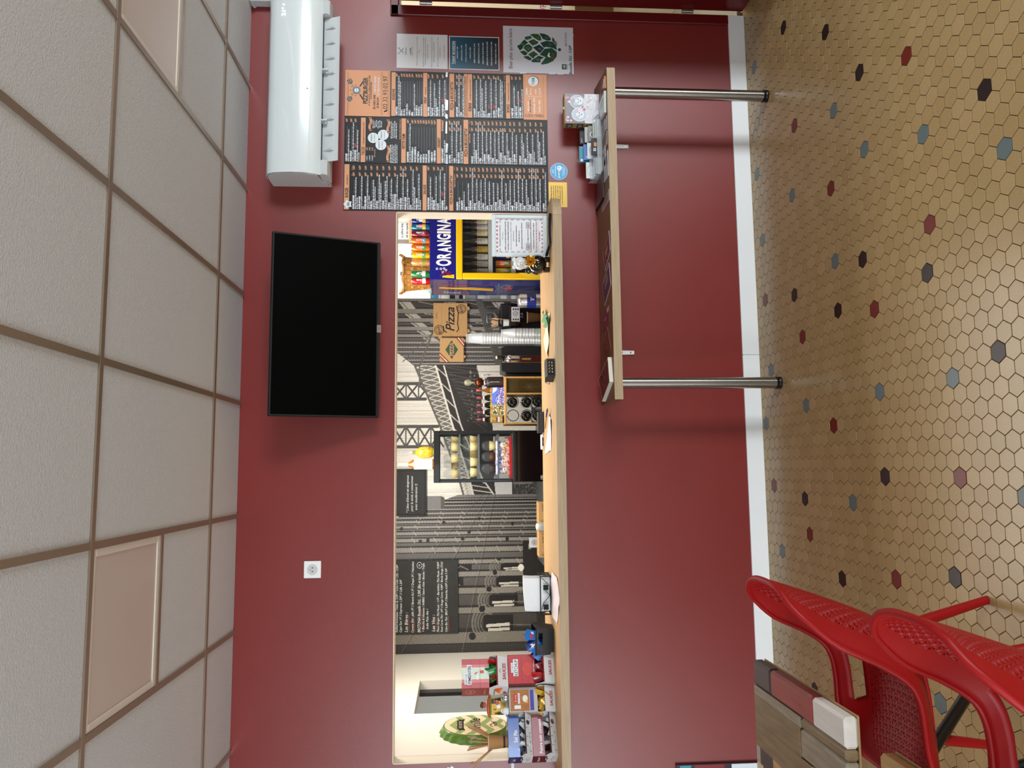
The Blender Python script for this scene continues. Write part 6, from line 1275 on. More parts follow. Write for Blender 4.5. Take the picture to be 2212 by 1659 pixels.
# black tub of blue sachets
e = empty('sachet_tub', (-.905, .03, CT), math.radians(-4), 'black open tub with a slot, full of blue sachets, on the counter', 'tub')
def taper(mb, w0, d0, w1, d1, z0, z1, m): mb.add([(-w0, -d0, z0), (w0, -d0, z0), (w0, d0, z0), (-w0, d0, z0), (-w1, -d1, z1), (w1, -d1, z1), (w1, d1, z1), (-w1, d1, z1)], [(0,1,5,4), (1,2,6,5), (2,3,7,6), (3,0,4,7)], m)
TB = mat('tub_black', '0f1011', .45)
mb = MB(); taper(mb, .062, .045, .070, .052, 0, .062, TB); mb.add([(-.062, -.045, .001), (.062, -.045, .001), (.062, .045, .001), (-.062, .045, .001)], [(0,1,2,3)], TB)
mb.add([(-.070, -.052, .062), (-.024, -.053, .062), (-.024, -.056, .098), (-.074, -.056, .098)], [(0,1,2,3)], TB); mb.add([(.044, -.053, .062), (.070, -.052, .062), (.074, -.056, .098), (.044, -.056, .098)], [(0,1,2,3)], TB); mb.add([(-.024, -.0555, .086), (.044, -.0555, .086), (.044, -.056, .098), (-.024, -.056, .098)], [(0,1,2,3)], TB)
mb.add([(.070, -.052, .062), (.070, .052, .062), (.074, .056, .112), (.074, -.056, .098)], [(0,1,2,3)], TB); mb.add([(-.070, .052, .062), (-.070, -.052, .062), (-.074, -.056, .098), (-.074, .056, .112)], [(0,1,2,3)], TB); mb.add([(.070, .052, .062), (-.070, .052, .062), (-.074, .056, .112), (.074, .056, .112)], [(0,1,2,3)], TB); mb.build('body', e)
mb = MB(); mb.tube([(-.074, -.056, .098), (.074, -.056, .098), (.074, .056, .112), (-.074, .056, .112)], .003, TB, 6, True, False); mb.build('rim', e)
mb = MB(); p = Plane2(mb, (-.0725, -.045, .02), (0, -1, 0), (0, 0, 1)); p2 = Plane2(mb, (-.0745, .05, .015), (0, -1, 0), (-.1, 0, 1)); p2.rect(.005, .0, .090, .055, PAPER, 1); p2.words(.012, .08, .03, .012, INK, 2, 3); p2.rect(.010, .06, .085, .064, PAPER, 1); mb.build('side_label', e)
SBL = mat('sachet_blue', '1f6fc0', .25, coat=.4); SBD = mat('sachet_navy', '123a86', .25)
def sachet(parent_loc, rot, wd, ht, m, label, group, name='sachet', stripe=None, cat='sachet'):
    s_ = empty(name, parent_loc, 0, label, cat, group); s_.rotation_euler = rot
    mb = MB(); rows = [[(-wd/2+wd*i/4, -.004*math.sin(PI*i/4)*math.sin(PI*(j+.4)/4.8), ht*j/4) for i in range(5)] for j in range(5)]
    mb.grid(rows, m); mb.grid([[(a, -b_+.0003, c_) for a, b_, c_ in r_] for r_ in rows], m); mb.build('pouch', s_)
    if stripe: mb = MB(); p = Plane2(mb, (-wd/2, -.0050, 0), AX, UP); p.poly([(wd*.15, ht*.30), (wd*.85, ht*.40), (wd*.85, ht*.62), (wd*.15, ht*.50)], stripe, 1); mb.build('print', s_)
    return s_
r_ = random.Random(5)
for k in range(14):
    x = -.905+r_.uniform(-.06, .05) if k > 3 else -.905-.055+.012*k; y = .03+r_.uniform(-.032, .035); z = CT+.045+r_.uniform(.0, .045)
    sachet((x, y, z), (r_.uniform(-.5, .3), r_.uniform(-.9, .5), r_.uniform(-.6, .6)), .042, .068, SBL if k % 3 else SBD, 'blue sachet lying loosely in the black tub', 'blue sachets in the black tub', stripe=C(random.choice(('d8dce6', '8fb4e2', 'c23a44')), .4))
# sauce and seasoning cartons: tall front, open bin with a folded lip below
CW_ = mat('carton_white', 'd9dbde', .55)
def carton(name, x0, w, yf, dep, z0, zp, z1, front, side, label, group, lip=.045, lipm=None, sidelow=None, a=0):
    e = empty(name, (x0, yf, z0), math.radians(a), label, 'box', group); H = z1-z0; hp = zp-z0
    mb = MB(); mb.box(0, w, 0, .002, hp, H, front); mb.box(0, w, 0, dep, H-.002, H, front); mb.box(0, w, dep-.002, dep, 0, H, side); mb.box(0, .002, 0, dep, hp, H, side); mb.box(w-.002, w, 0, dep, hp, H, side); mb.build('upper_panel', e)
    lm = lipm or CW_; sl = sidelow or CW_
    mb = MB(); mb.box(0, .002, 0, dep, 0, hp, sl); mb.box(w-.002, w, 0, dep, 0, hp, sl); mb.box(.002, w-.002, 0, dep, 0, .002, CW_); mb.build('lower_sides', e)
    mb = MB(); mb.add([(0, -.010, .0), (w, -.010, .0), (w+.002, -lip, hp*.62), (-.002, -lip, hp*.62), (0, -.008, .0), (w, -.008, .0), (w, -lip+.002, hp*.62), (0, -lip+.002, hp*.62)], [(0,1,2,3), (7,6,5,4), (3,2,6,7)], lm)
    for sx in (0, w):
        n = 7; arcp = [(sx, .0, hp)]+[(sx+(.004 if sx else -.004)*math.sin(PI*k/n), -lip*math.sin(PI/2*k/n), hp*(.62+.38*math.cos(PI/2*k/n))) for k in range(n+1)]+[(sx, -.010, .0), (sx, 0, .0)]
        mb.add(arcp, [tuple(range(len(arcp)))], lm)
    mb.add([(0, -.010, 0), (w, -.010, 0), (w, 0, 0), (0, 0, 0)], [(0,1,2,3)], lm); mb.build('bin_lip', e)
    return e, w, H, hp
GRP = 'sauce and seasoning cartons'
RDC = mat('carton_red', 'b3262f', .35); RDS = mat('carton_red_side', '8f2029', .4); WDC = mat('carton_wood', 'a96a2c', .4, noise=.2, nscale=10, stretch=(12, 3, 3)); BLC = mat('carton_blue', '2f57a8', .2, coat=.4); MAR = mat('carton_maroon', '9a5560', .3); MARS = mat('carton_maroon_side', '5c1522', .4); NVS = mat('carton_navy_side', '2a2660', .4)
def binpos(e, lx, ly, lz):
    c, n = math.cos(e.rotation_euler.z), math.sin(e.rotation_euler.z); return (e.location.x+lx*c-ly*n, e.location.y+lx*n+ly*c, e.location.z+lz)
def lipplane(e, w, hp, lip=.045):
    mb = MB(); s_ = Vector((0, -lip+.010, hp*.62)); p = Plane2(mb, (0, -.0105, 0), AX, tuple(s_)); return mb, p, s_.length
# ketchup
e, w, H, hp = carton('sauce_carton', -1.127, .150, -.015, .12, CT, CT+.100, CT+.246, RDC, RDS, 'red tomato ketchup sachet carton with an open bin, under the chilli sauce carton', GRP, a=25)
mb = MB(); p = Plane2(mb, (0, -.0002, hp), AX, UP); ph = H-hp
for k in (1, 2, 3): p.rect(.0, ph*k/4-.0005, w, ph*k/4+.0005, C('7d1a20', .5), 1)
p.rect(.040, ph-.054, .126, ph-.028, WPR, 2); p.rect(.058, ph-.030, .108, ph-.016, WPR, 2); p.text('TOMATO', .083, ph-.0275, .009, G3, w=.044, al='c', l=3); p.text('KETCHUP', .083, ph-.051, .017, G3, w=.080, al='c', l=3, off=.02)
p.ell(.075, .042, .036, .026, C('c8372f', .4), 2, 22); p.poly([(.070, .062), (.075, .074), (.080, .062)], C('5f8f2e', .4), 3); p.words(.045, .120, .006, .005, WPR, 2, 4); mb.build('print', e)
mb, p, L = lipplane(e, w, hp); p.text('SAUCES', w/2, L*.25, .018, RS, w=.075, al='c', l=2, off=.02); p.rect(0, L*.92, w, L, RDS, 1); mb.build('lip_print', e)
KS = mat('sachet_red', '7c121a', .25, coat=.4); ze = CT
for k in range(16): sachet(binpos(e, .075+r_.uniform(-.052, .052), r_.uniform(-.030, .03), .015+r_.uniform(0, .055)), (r_.uniform(-.8, .2), r_.uniform(-1.2, 1.2), r_.uniform(-.8, .8)), .032, .055, KS if k % 3 else C('b01e24', .25), 'dark red ketchup sachet heaped in the carton bin', 'ketchup sachets')
# chilli sauce on top
zc = CT+.2475
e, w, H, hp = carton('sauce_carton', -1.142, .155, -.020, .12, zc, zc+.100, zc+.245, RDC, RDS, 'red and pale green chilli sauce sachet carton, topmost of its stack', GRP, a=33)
mb = MB(); p = Plane2(mb, (0, -.0002, hp), AX, UP); ph = H-hp; p.rect(.048, .0, .110, ph, C('cfe0cf', .4), 1); p.rect(.030, .0, .048, ph, C('d8787c', .4), 1); p.rect(.110, .0, .125, ph, C('d8787c', .4), 1)
for k in (1, 2): p.rect(.0, ph*k/3-.0005, w, ph*k/3+.0005, C('7d1a20', .5), 2)
p.rect(.020, ph-.052, .124, ph-.027, WPR, 2); p.rect(.022, ph-.030, .080, ph-.014, WPR, 2); p.text('SAUCE', .050, ph-.027, .010, G3, w=.050, al='c', l=3); p.text('PIMENTÉE', .072, ph-.048, .015, G3, w=.094, al='c', l=3, off=.02)
p.poly([(.070, .074), (.088, .056), (.080, .078)], C('c8503a', .4), 3); p.ell(.060, .062, .016, .006, WPR, 3, 12); p.rect(.078, .028, .094, .050, C('c83a3a', .4), 3); p.words(.050, .112, .010, .005, WPR, 3, 6); mb.build('print', e)
mb = MB(); p = Plane2(mb, (-.0002, .12, hp), (0, -1, 0), (0, 0, 1)); p.ell(.065, .10, .034, .026, C('d8a0a0', .4), 1, 22, .9); p.text('Lou', .064, .092, .022, C('d8a0a0', .4), al='c', l=1, shear=.2, w=.045); p.words(.02, .10, .02, .01, C('c08a8a', .4), 1, 3); mb.build('side_print', e)
mb = MB(); p = Plane2(mb, (-.0002, .12, 0), (0, -1, 0), (0, 0, 1)); p.words(.01, .10, .07, .006, INK, 1, 3); p.rect(.03, .01, .06, .025, C('c03a44', .4), 1); mb.build('lower_print', e)
mb, p, L = lipplane(e, w, hp); p.text('SAUCES', w/2, L*.2, .020, RS, w=.085, al='c', l=2, off=.02); p.text('LOU', w/2, L*.62, .008, G3, al='c', l=2); p.rect(0, L*.90, w, L, RDS, 1); mb.build('lip_print', e)
GS = mat('sachet_green', '1f7a2e', .25, coat=.4)
for k in range(16): sachet(binpos(e, .077+r_.uniform(-.054, .054), r_.uniform(-.030, .03), .015+r_.uniform(0, .055)), (r_.uniform(-.8, .2), r_.uniform(-1.2, 1.2), r_.uniform(-.8, .8)), .032, .055, (GS, C('a3181c', .25), GS, C('d9652a', .25))[k % 4], 'green and red chilli sauce sachet heaped in the topmost carton bin', 'chilli sauce sachets')
# mustard
e, w, H, hp = carton('sauce_carton', -1.268, .125, -.030, .12, CT, CT+.092, CT+.244, mat('carton_grey', 'b9b2ae', .45), mat('carton_grey'), 'wood patterned mustard sachet carton with a blue band, between ketchup and salt', GRP, a=25)
mb = MB(); p = Plane2(mb, (0, -.0002, hp), AX, UP); ph = H-hp; p.rect(.008, .044, w-.012, ph-.008, WDC, 1); p.rect(.010, .020, w-.014, .040, C('3a3c9c', .35), 2)
for k in (1, 2, 3): p.rect(.008+k*.026, .044, .0085+k*.026, ph-.008, C('6e4018', .5), 2)
p.ell(.070, ph-.034, .026, .011, C('c0282c', .35), 3, 20); p.text('Lou', .070, ph-.039, .010, WPR, al='c', l=4, w=.034, shear=.2); p.rect(.044, ph-.058, .096, ph-.048, WPR, 3); p.text('MOUTARDE', .070, ph-.056, .006, G3, w=.046, al='c', l=4); p.ell(.068, .066, .018, .014, C('e6e2da', .4), 3, 16); p.rect(.046, .052, .062, .060, C('e0b23a', .4), 4); p.rect(.018, ph-.062, .036, ph-.028, PAPER, 3); mb.build('print', e)
mb, p, L = lipplane(e, w, hp); p.text('SAUCES', w/2, L*.25, .018, RS, w=.075, al='c', l=2, off=.02); mb.build('lip_print', e)
YS = mat('sachet_yellow', 'b5841c', .25, metal=.2, coat=.4)
for k in range(15): sachet(binpos(e, .062+r_.uniform(-.042, .042), r_.uniform(-.030, .03), .015+r_.uniform(0, .05)), (r_.uniform(-.8, .2), r_.uniform(-1.2, 1.2), r_.uniform(-.8, .8)), .030, .055, YS if k % 3 else C('d8a83a', .25), 'golden mustard sachet heaped in the carton bin', 'mustard sachets')
# pepper below, salt above
for nm, z0, H_, fm, sm_, t_, lab_, lt in (('pepper', CT, .128, MAR, MARS, 'Poivre noir concassé', 'maroon crushed black pepper carton with a white bin, under the salt carton', 'Poivre noir'), ('salt', CT+.1295, .124, BLC, NVS, 'Sel Fin', 'blue fine salt carton with a white bin, on top of the pepper carton', 'Sels')):
    zb = z0+H_*.52
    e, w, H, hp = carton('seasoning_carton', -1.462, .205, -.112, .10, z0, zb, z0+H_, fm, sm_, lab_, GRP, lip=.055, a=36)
    mb = MB(); p = Plane2(mb, (0, -.0002, hp), AX, UP); ph = H-hp; p.text(t_, .014 if nm == 'pepper' else .070, ph*.18, .019 if nm == 'salt' else .0155, WPR, w=.172 if nm == 'pepper' else .062, l=2, off=.03)
    if nm == 'salt': p.poly([(0, ph), (.06, ph), (.03, .0), (0, .0)], C('5f86cf', .25), 1)
    mb.build('print', e)
    mb = MB(); p = Plane2(mb, (-.0002, .10, hp), (0, -1, 0), (0, 0, 1)); p.text(lt, .05, ph*.4, .012, WPR, al='c', l=1, w=.065 if nm == 'pepper' else .030, off=.02); mb.build('side_print', e)
    mb = MB(); p = Plane2(mb, (-.0002, .10, 0), (0, -1, 0), (0, 0, 1)); p.rect(0, hp-.012, .10, hp, sm_, 1); p.ell(.06, hp-.006, .024, .010, INK, 2, 16); p.words(.042, .08, hp-.010, .007, WPR, 3, 3)
    for k in range(9): p.line([(random.uniform(.01, .09), random.uniform(.01, hp-.02)) for _ in range(2)], .0012, C('9aa0a6', .5), 1) if k < 5 else p.ell(random.uniform(.01, .09), random.uniform(.01, hp-.02), .003, .002, INK, 1, 8)
    mb.build('lower_print', e)
    mb, p, L = lipplane(e, w, hp, .055); p.rect(0, L*.86, w, L, C('2c1a26' if nm == 'salt' else '4a1a1e', .5), 1); p.ell(.16, L*.5, .012, .014, C('3a3c44' if nm == 'salt' else '6e3a4e', .5), 2, 14)
    for k in range(6): p.ell(.02+.022*k, L*(.3+.4*(k % 2)), .003, .0035, G3, 2, 8)
    mb.build('lip_print', e)
    wh = mat('seasoning_stick', 'c9ccca', .5)
    for k in range(18): sachet(binpos(e, .10+r_.uniform(-.075, .075), r_.uniform(-.035, .03), .006+r_.uniform(0, .026)), (r_.uniform(-1.2, .2), r_.uniform(-1.5, 1.5), r_.uniform(-.8, .8)), .018, .045, wh if nm == 'salt' or k % 3 else C('8f9088', .5), 'white %s stick lying in the %s carton bin' % (nm, nm), '%s sticks' % nm, 'stick', None, 'sachet')
# stirrer cup on the salt carton
zs = CT+.1295+.1245
e = empty('stirrer_cup', (-1.412, -.032, zs), 0, 'brown paper cup full of wooden stirrers on the salt carton', 'cup'); mb = MB(); cup(mb, 0, 0, 0, .027, .036, .100, KCUP, 24); mb.build('body', e)
mb = MB(); mb.lathe([(.0285, .014), (.0295, .024)], 0, 0, BLKM, 24); mb.build('dark_band', e); mb = MB(); mb.tube([(.0375*math.cos(2*PI*i/24), .0375*math.sin(2*PI*i/24), .102) for i in range(24)], .0018, C('e4d8c4', .5), 6, True); mb.build('rim', e)
WS = mat('wood_stirrer', 'a97c50', .6); n = 0
for a, tilt, L in [(-1.05, .75, .13), (-.95, .66, .11), (-.9, .70, .105), (.55, .62, .11), (.62, .58, .115), (.5, .52, .12), (.4, .50, .115), (.3, .48, .11), (.05, .22, .10), (.0, .15, .095), (-.1, .18, .10), (-.25, .12, .09), (-.3, .2, .09), (.15, .1, .09)]:
    d = Vector((math.sin(tilt)*(1 if a > 0 else -1)*abs(math.cos(a*.3)), -.05, math.cos(tilt))).normalized(); b0 = Vector((-d.x*.02, random.uniform(-.012, .014), .03))
    tt = Vector((0, 1, 0)).cross(d).normalized(); q = d.cross(tt); LL = L+.085; c0, c1 = b0, b0+d*LL
    mb = MB(); vs = [c+tt*sx*.003+q*sy*.0009 for c in (c0, c1) for sx in (-1, 1) for sy in (-1, 1)]; mb.add(vs, [(0,1,3,2), (4,6,7,5), (0,4,5,1), (2,3,7,6), (0,2,6,4), (1,5,7,3)], WS); mb.build('stirrer', e)
# giant bottle cap sign on the cream side wall
e = empty('bottle_cap_sign', (-1.5115, .43, 1.615), 0, 'big green bottle cap sign with Smile lettering on the cream side wall', 'sign'); GCAP = mat('cap_green', '557a2a', .35, coat=.3); R0 = .187; NF = 42
rows = []
for j, (x, rr, amp) in enumerate(((.001, R0*1.09, .0045), (.006, R0*1.09, .0045), (.022, R0*1.04, .0035), (.040, R0*1.0, .0), (.046, R0*.975, 0))):
    rows.append([(x, (rr+amp*math.cos(i*PI))*math.cos(2*PI*i/NF), (rr+amp*math.cos(i*PI))*math.sin(2*PI*i/NF)) for i in range(NF)])
mb = MB(); mb.grid(rows, GCAP, False, True); mb.add(rows[-1], [tuple(range(NF))], GCAP); mb.build('cap', e)
mb = MB(); p = Plane2(mb, (.0462, 0, 0), (0, 1, 0), (0, 0, 1)); CR_ = C('e6cfa8', .5); GR_ = C('8ea062', .5); RR = R0*.95
p.ell(0, 0, RR, RR, CR_, 1, 44)
def clipc(pts, n=40):
    out = []
    for (x0_, y0_), (x1_, y1_) in zip(pts, pts[1:]+pts[:1]):
        for k in range(6):
            t = k/6; x, y = x0_+(x1_-x0_)*t, y0_+(y1_-y0_)*t; rr = math.hypot(x, y)
            if rr > RR*.97: x, y = x*RR*.97/rr, y*RR*.97/rr
            out.append((x, y))
    return out
for zc_ in (-.17, -.085, .0, .085, .17):
    for k in range(4):
        xa = -.20+k*.10; up = k % 2; y0_, y1_ = (zc_-.025, zc_+.025) if up else (zc_+.025, zc_-.025)
        pl = [(xa, y0_), (xa+.10, y1_), (xa+.10, y1_+.040), (xa, y0_+.040)]
        if all(math.hypot(a, b) < RR*.985 for a, b in pl): p.poly(pl, GR_, 2)
        else:
            q = clipc(pl)
            if max(math.hypot(*a) for a in pl) < RR*1.6 and min(math.hypot(*a) for a in pl) < RR*.9: p.poly(q, GR_, 2)
p.poly([(-.075, .066), (.075, .066), (.075, .104), (-.075, .104)], INK, 3); p.poly([(-.10, .058), (-.07, .062), (-.07, .096), (-.10, .092), (-.088, .075)], INK, 3); p.poly([(.10, .058), (.07, .062), (.07, .096), (.10, .092), (.088, .075)], INK, 3); p.text('LIFE IS BETTER', 0, .076, .018, CR_, w=.128, al='c', l=4)
p.text('Smile', 0, -.030, .060, INK, w=.215, al='c', l=4, shear=.25, off=.01)
p.line([(-.05, -.10), (-.02, -.085), (.02, -.11), (.05, -.095)], .005, INK, 4); p.ell(0, -.118, .014, .010, INK, 4, 12, .6); p.ell(-.03, -.116, .010, .008, INK, 4, 12, .6); p.ell(.03, -.116, .010, .008, INK, 4, 12, .6); mb.build('face_print', e)
# hot dog display sign on the mustard carton
zm = CT+.2445
e = empty('hot_dog_sign', (-1.258, .060, zm), 0, 'hot dog shaped display sign with little bottles on the mustard carton', 'sign'); BUN = mat('bun', 'c07a38', .5); SAU = mat('sausage', 'b0411e', .35, coat=.3); LET = mat('lettuce', '6c8a2c', .5)
mb = MB(); mb.box(-.054, .054, -.012, .012, 0, .014, C('c9ced2', .4), .003); mb.build('base', e)
mb = MB(); mb.box(-.046, .046, -.003, .004, .012, .092, mat('sign_yellow', 'd8ad34', .45), .002); mb.build('board', e)
mb = MB(); mb.ball((0, .004, .100), .016, BUN, 16, 10, (3.7, .9, .75)); mb.build('bun', e)
mb = MB(); mb.tube([(-.056, -.008, .100), (-.03, -.010, .106), (0, -.010, .108), (.03, -.010, .106), (.056, -.008, .100)], [.006, .009, .009, .009, .006], SAU, 10); mb.build('sausage', e)
mb = MB(); mb.tube([(-.05+.0125*k, -.012, .094+.004*(k % 2)) for k in range(9)], .004, LET, 6); mb.build('lettuce', e)
mb = MB(); mb.ball((.008, .0, .128), .014, mat('figure_skin', 'a8552c', .5), 12, 8, (1, .7, 1)); mb.build('figure_head', e)
mb = MB(); mb.lathe([(.015, .134), (.017, .140), (.012, .150), (0, .152)], .008, 0, C('5a2a20', .5), 14); mb.box(-.012, .028, -.008, .008, .112, .118, WPR, .002); mb.build('figure_hat', e)
for x, c_ in ((.036, '1d1c1c'), (-.036, '3a2a1c')): mb = MB(); mb.lathe([(.006, .022), (.007, .024), (.007, .052), (.003, .060), (.003, .072)], x, -.009, C(c_, .3), 10); mb.build('small_bottle', e)
mb = MB(); p = Plane2(mb, (-.046, -.003, .012), AX, UP); p.rect(.060, .054, .086, .078, INK, 1); p.rect(.064, .058, .082, .066, C('b0302c', .4), 2); p.ell(.046, .040, .012, .011, WPR, 1, 12); p.ell(.062, .046, .010, .009, C('c8302c', .4), 2, 12); p.ell(.030, .060, .005, .008, C('9a3a1c', .4), 1, 8); mb.build('print', e)
for k, (x, m_, lab_) in enumerate(((.044, FOIL, 'crumpled foil pack at the foot of the hot dog sign'), (-.036, NAP, 'white paper pack at the foot of the hot dog sign'))):
    e = empty('small_pack', (-1.245+x*.7, .022+x*.4, zm), 0, lab_, 'pack'); mb = MB(); mb.lathe([(.014, 0), (.019, .004), (.018, .026), (.010, .032), (0, .033)], 0, 0, m_, 14, sq=.8); mb.build('pack', e); mb = MB(); mb.tube([(-.008, 0, .032), (0, -.002, .040), (.010, .002, .034)], .004, m_, 6); mb.build('twist', e)
#@@SHELF
# ------------------------------------------------------------------ goods on the wall shelf
SZ = .912
e = empty('puzzle_box', (1.925, -.145, SZ), 0, 'tall gift box printed with puppies and roses on the wall shelf', 'box')
mb = MB(); mb.box(0, .175, 0, .062, 0, .195, mat('box_ochre', 'a08a52', .55), .002); mb.build('box', e)
pc = Pic(88, 98, (104, 92, 104)); pc.poly([(0,56),(30,50),(88,56),(88,98),(0,98)], (206, 204, 212))
for cx_, cy_, r, c_ in ((26, 40, 21, (176, 190, 204)), (64, 34, 20, (150, 156, 168))): pc.ell(cx_, cy_, r, r*1.05, (214, 216, 222)); pc.ell(cx_, cy_, r*.9, r*.95, c_)
for cx_, cy_ in ((26, 42), (66, 40)):
    pc.ell(cx_, cy_, 12, 12, (222, 224, 230)); pc.ell(cx_-9, cy_-10, 5, 7, (180, 186, 196)); pc.ell(cx_+9, cy_-10, 5, 7, (180, 186, 196)); pc.ell(cx_-4, cy_-2, 1.8, 1.8, (30, 34, 50)); pc.ell(cx_+4, cy_-2, 1.8, 1.8, (30, 34, 50)); pc.ell(cx_, cy_+4, 2.4, 1.8, (40, 36, 44))
for k in range(60): a, b_ = rng.uniform(0, 88), rng.uniform(0, 56); (pc.ell(a, b_, rng.uniform(2, 4), rng.uniform(2, 4), random.choice(((206, 120, 140), (176, 60, 80), (232, 200, 208)))) if (a < 18 and b_ < 20) or (a > 60 and b_ < 20) or (abs(a-46) < 9 and b_ > 30) else None)
for k in range(50): pc.ell(rng.uniform(2, 86), rng.uniform(60, 95), rng.uniform(1, 7), rng.uniform(1, 5), random.choice(((226, 224, 230), (240, 240, 244), (170, 168, 178), (214, 206, 206))), .7)
pc.line(60, 62, 72, 76, 2, (150, 140, 130)); pc.line(10, 78, 26, 92, 3, (140, 136, 140)); pc.noise(.02)
pc.build('front_picture', (.001, -.0006, .194), (1, 0, 0), (0, 0, -1), .173, .193, e, .3, .3)
mb = MB(); p = Plane2(mb, (-.0003, .062, 0), (0, -1, 0), (0, 0, 1))
for z in (.02, .09, .15): p.rect(.008, z, .054, z+.035, C('2e2b2c', .5), 1); p.rect(.016, z+.006, .046, z+.028, C('8f8a84', .5), 2)
mb.build('side_print', e)
mb = MB(); mb.box(-.002, .177, .0, .064, .195, .199, mat('box_ochre'), .001); mb.box(.08, .095, -.002, .002, .197, .207, C('c8b890', .5), .001); mb.build('lid', e)
# clear holder with business cards
e = empty('card_holder', (1.765, -.16, SZ), 0, 'clear acrylic business card holder with three bays on the shelf', 'holder'); ACR = thin('acrylic', 'dfe6ea', .28)
mb = MB(); mb.box(-.158, .158, -.05, .09, 0, .003, ACR); mb.build('base', e)
for x in (-.158, -.052, .054, .155): mb = MB(); mb.add([(x, -.05, .003), (x, .09, .003), (x, .09, .060), (x, -.05, .024), (x+.003, -.05, .003), (x+.003, .09, .003), (x+.003, .09, .060), (x+.003, -.05, .024)], [(0,1,2,3), (7,6,5,4), (0,4,5,1), (1,5,6,2), (2,6,7,3), (3,7,4,0)], ACR); mb.build('divider', e)
for y, h in ((-.05, .030), (-.012, .046), (.028, .060)): mb = MB(); mb.box(-.158, .158, y, y+.003, .003, h, ACR); mb.build('pocket_front', e)
def cards(x0, x1, y, h, col, label, prn, n=8):
    c_ = empty('business_cards', ((x0+x1)/2, y, SZ+.0035), 0, label, 'cards', 'business cards in the acrylic holder'); w = x1-x0
    for i in range(3): mb = MB(); mb.box(-w/2+.0006*i, w/2-.0006*i, .0035*i, .0035*i+.0032, 0, h-.0012*i, C(col, .5)); mb.build('card', c_)
    mb = MB(); p = Plane2(mb, (-w/2, 0, 0), AX, UP); prn(p, w, h); mb.build('print', c_)
def pr_lines(c, seed): return lambda p, w, h: [p.words(w*.15, w*.8, h-.018-.012*k, .005, C(c, .5), 1, seed+k) for k in range(2)]
cards(1.826, 1.915, -.100, .104, '26282a', 'black business cards, rearmost in the bay beside the puppy box', lambda p, w, h: p.text('BEAUTY', w*.1, h-.014, .006, WPR, l=1, cond=.8))
cards(1.824, 1.914, -.126, .080, 'b9b6b4', 'pale grey business cards in the bay beside the puppy box', pr_lines('8a8886', 3))
cards(1.823, 1.913, -.142, .062, '8f8c88', 'grey business cards with a white arch beside the puppy box', lambda p, w, h: (p.ell(w*.45, h-.03, .02, .022, WPR, 1, 20, .8), p.ell(w*.5, h-.038, .008, .008, C('c8703a', .5), 2, 12)))
cards(1.823, 1.914, -.190, .046, 'a9aeb0', 'silver business cards with coloured print, front of the bay beside the puppy box', lambda p, w, h: (p.words(.006, w*.9, h-.012, .006, C('7a8a5a', .5), 1, 4), p.ell(w*.5, h-.022, .008, .006, C('d8a83a', .5), 2, 10)))
cards(1.720, 1.812, -.098, .108, '3f9aa6', 'teal business cards, rearmost in the middle bay of the holder', lambda p, w, h: p.ell(w*.12, h-.014, .007, .007, WPR, 1, 14))
cards(1.721, 1.813, -.124, .088, '3d5a9c', 'blue business cards in the middle bay', lambda p, w, h: (p.poly([(0, h-.03), (w, h-.012), (w, h), (0, h)], C('5a78b8', .5), 1), p.ell(w*.2, h-.02, .006, .007, WPR, 2, 10, .7)))
cards(1.722, 1.814, -.142, .070, 'dcdfe0', 'white business cards with a grey curve, middle bay', lambda p, w, h: (p.line([(w*.3, h-.02), (w*.6, h-.012), (w*.85, h-.024)], .003, C('9aa2a6', .5), 1), p.words(.006, .04, h-.035, .004, G3, 1, 5)))
cards(1.724, 1.814, -.190, .056, '222425', 'black business cards with orange and white text in front of the middle bay', lambda p, w, h: (p.text('ES', w*.25, h-.026, .014, WPR, l=1, off=.02), p.rect(w*.55, h-.03, w*.8, h-.015, C('d8894a', .5), 1), p.words(.008, .05, h-.040, .005, C('c9c9c6', .5), 1, 6)))
cards(1.616, 1.708, -.124, .076, 'd9e0dc', 'white business cards with an ornate oval in the bay beside the dark red magazine', lambda p, w, h: (p.ell(w*.5, h-.028, .030, .022, C('8fa098', .5), 1, 24, .92), p.text('Merci', w*.5, h-.031, .007, C('8fa098', .5), al='c', l=1, shear=.3)))
cards(1.616, 1.708, -.192, .036, '9fa4a6', 'grey business cards lying low under the white ornate oval cards', pr_lines('7a7e80', 8))
# flyers lying on the shelf
def flyer(name, quad, th, top, edge, label, draw=None, cat='leaflet', z=SZ+.0006, group='leaflets on the wall shelf'):
    e = empty(name, (quad[0][0], quad[0][1], z), 0, label, cat, group); x0, y0 = quad[0]
    if sum((quad[i][0]*quad[(i+1) % 4][1]-quad[(i+1) % 4][0]*quad[i][1]) for i in range(4)) < 0: quad = [quad[0], quad[3], quad[2], quad[1]]
    q = [(x-x0, y-y0) for x, y in quad]; mb = MB(); mb.add([(x, y, 0) for x, y in q]+[(x, y, th) for x, y in q], [(3,2,1,0), (4,5,6,7), (0,1,5,4), (1,2,6,5), (2,3,7,6), (3,0,4,7)], edge); mb.build('pages' if th > .003 else 'sheet', e)
    mb = MB(); cx_ = sum(a for a, _ in q)/4; cy_ = sum(b for _, b in q)/4; k_ = .94
    def B2(s, t):
        A, B_, C_, D_ = [Vector((cx_+(a-cx_)*k_, cy_+(b-cy_)*k_)) for a, b in q]; v = A*(1-s)*(1-t)+B_*s*(1-t)+C_*s*t+D_*(1-s)*t; return (v.x, v.y)
    def R_(s0, t0, s1, t1, m, l=1): mb.add([(*B2(s, t), th+.0004*l) for s, t in ((s0, t0), (s1, t0), (s1, t1), (s0, t1))], [(0,1,2,3)], m)
    R_(0, 0, 1, 1, top, 1)
    if draw: draw(R_)
    mb.build('print', e); return e
LW = C('cfc8cc', .45); rr_ = random.Random(3)
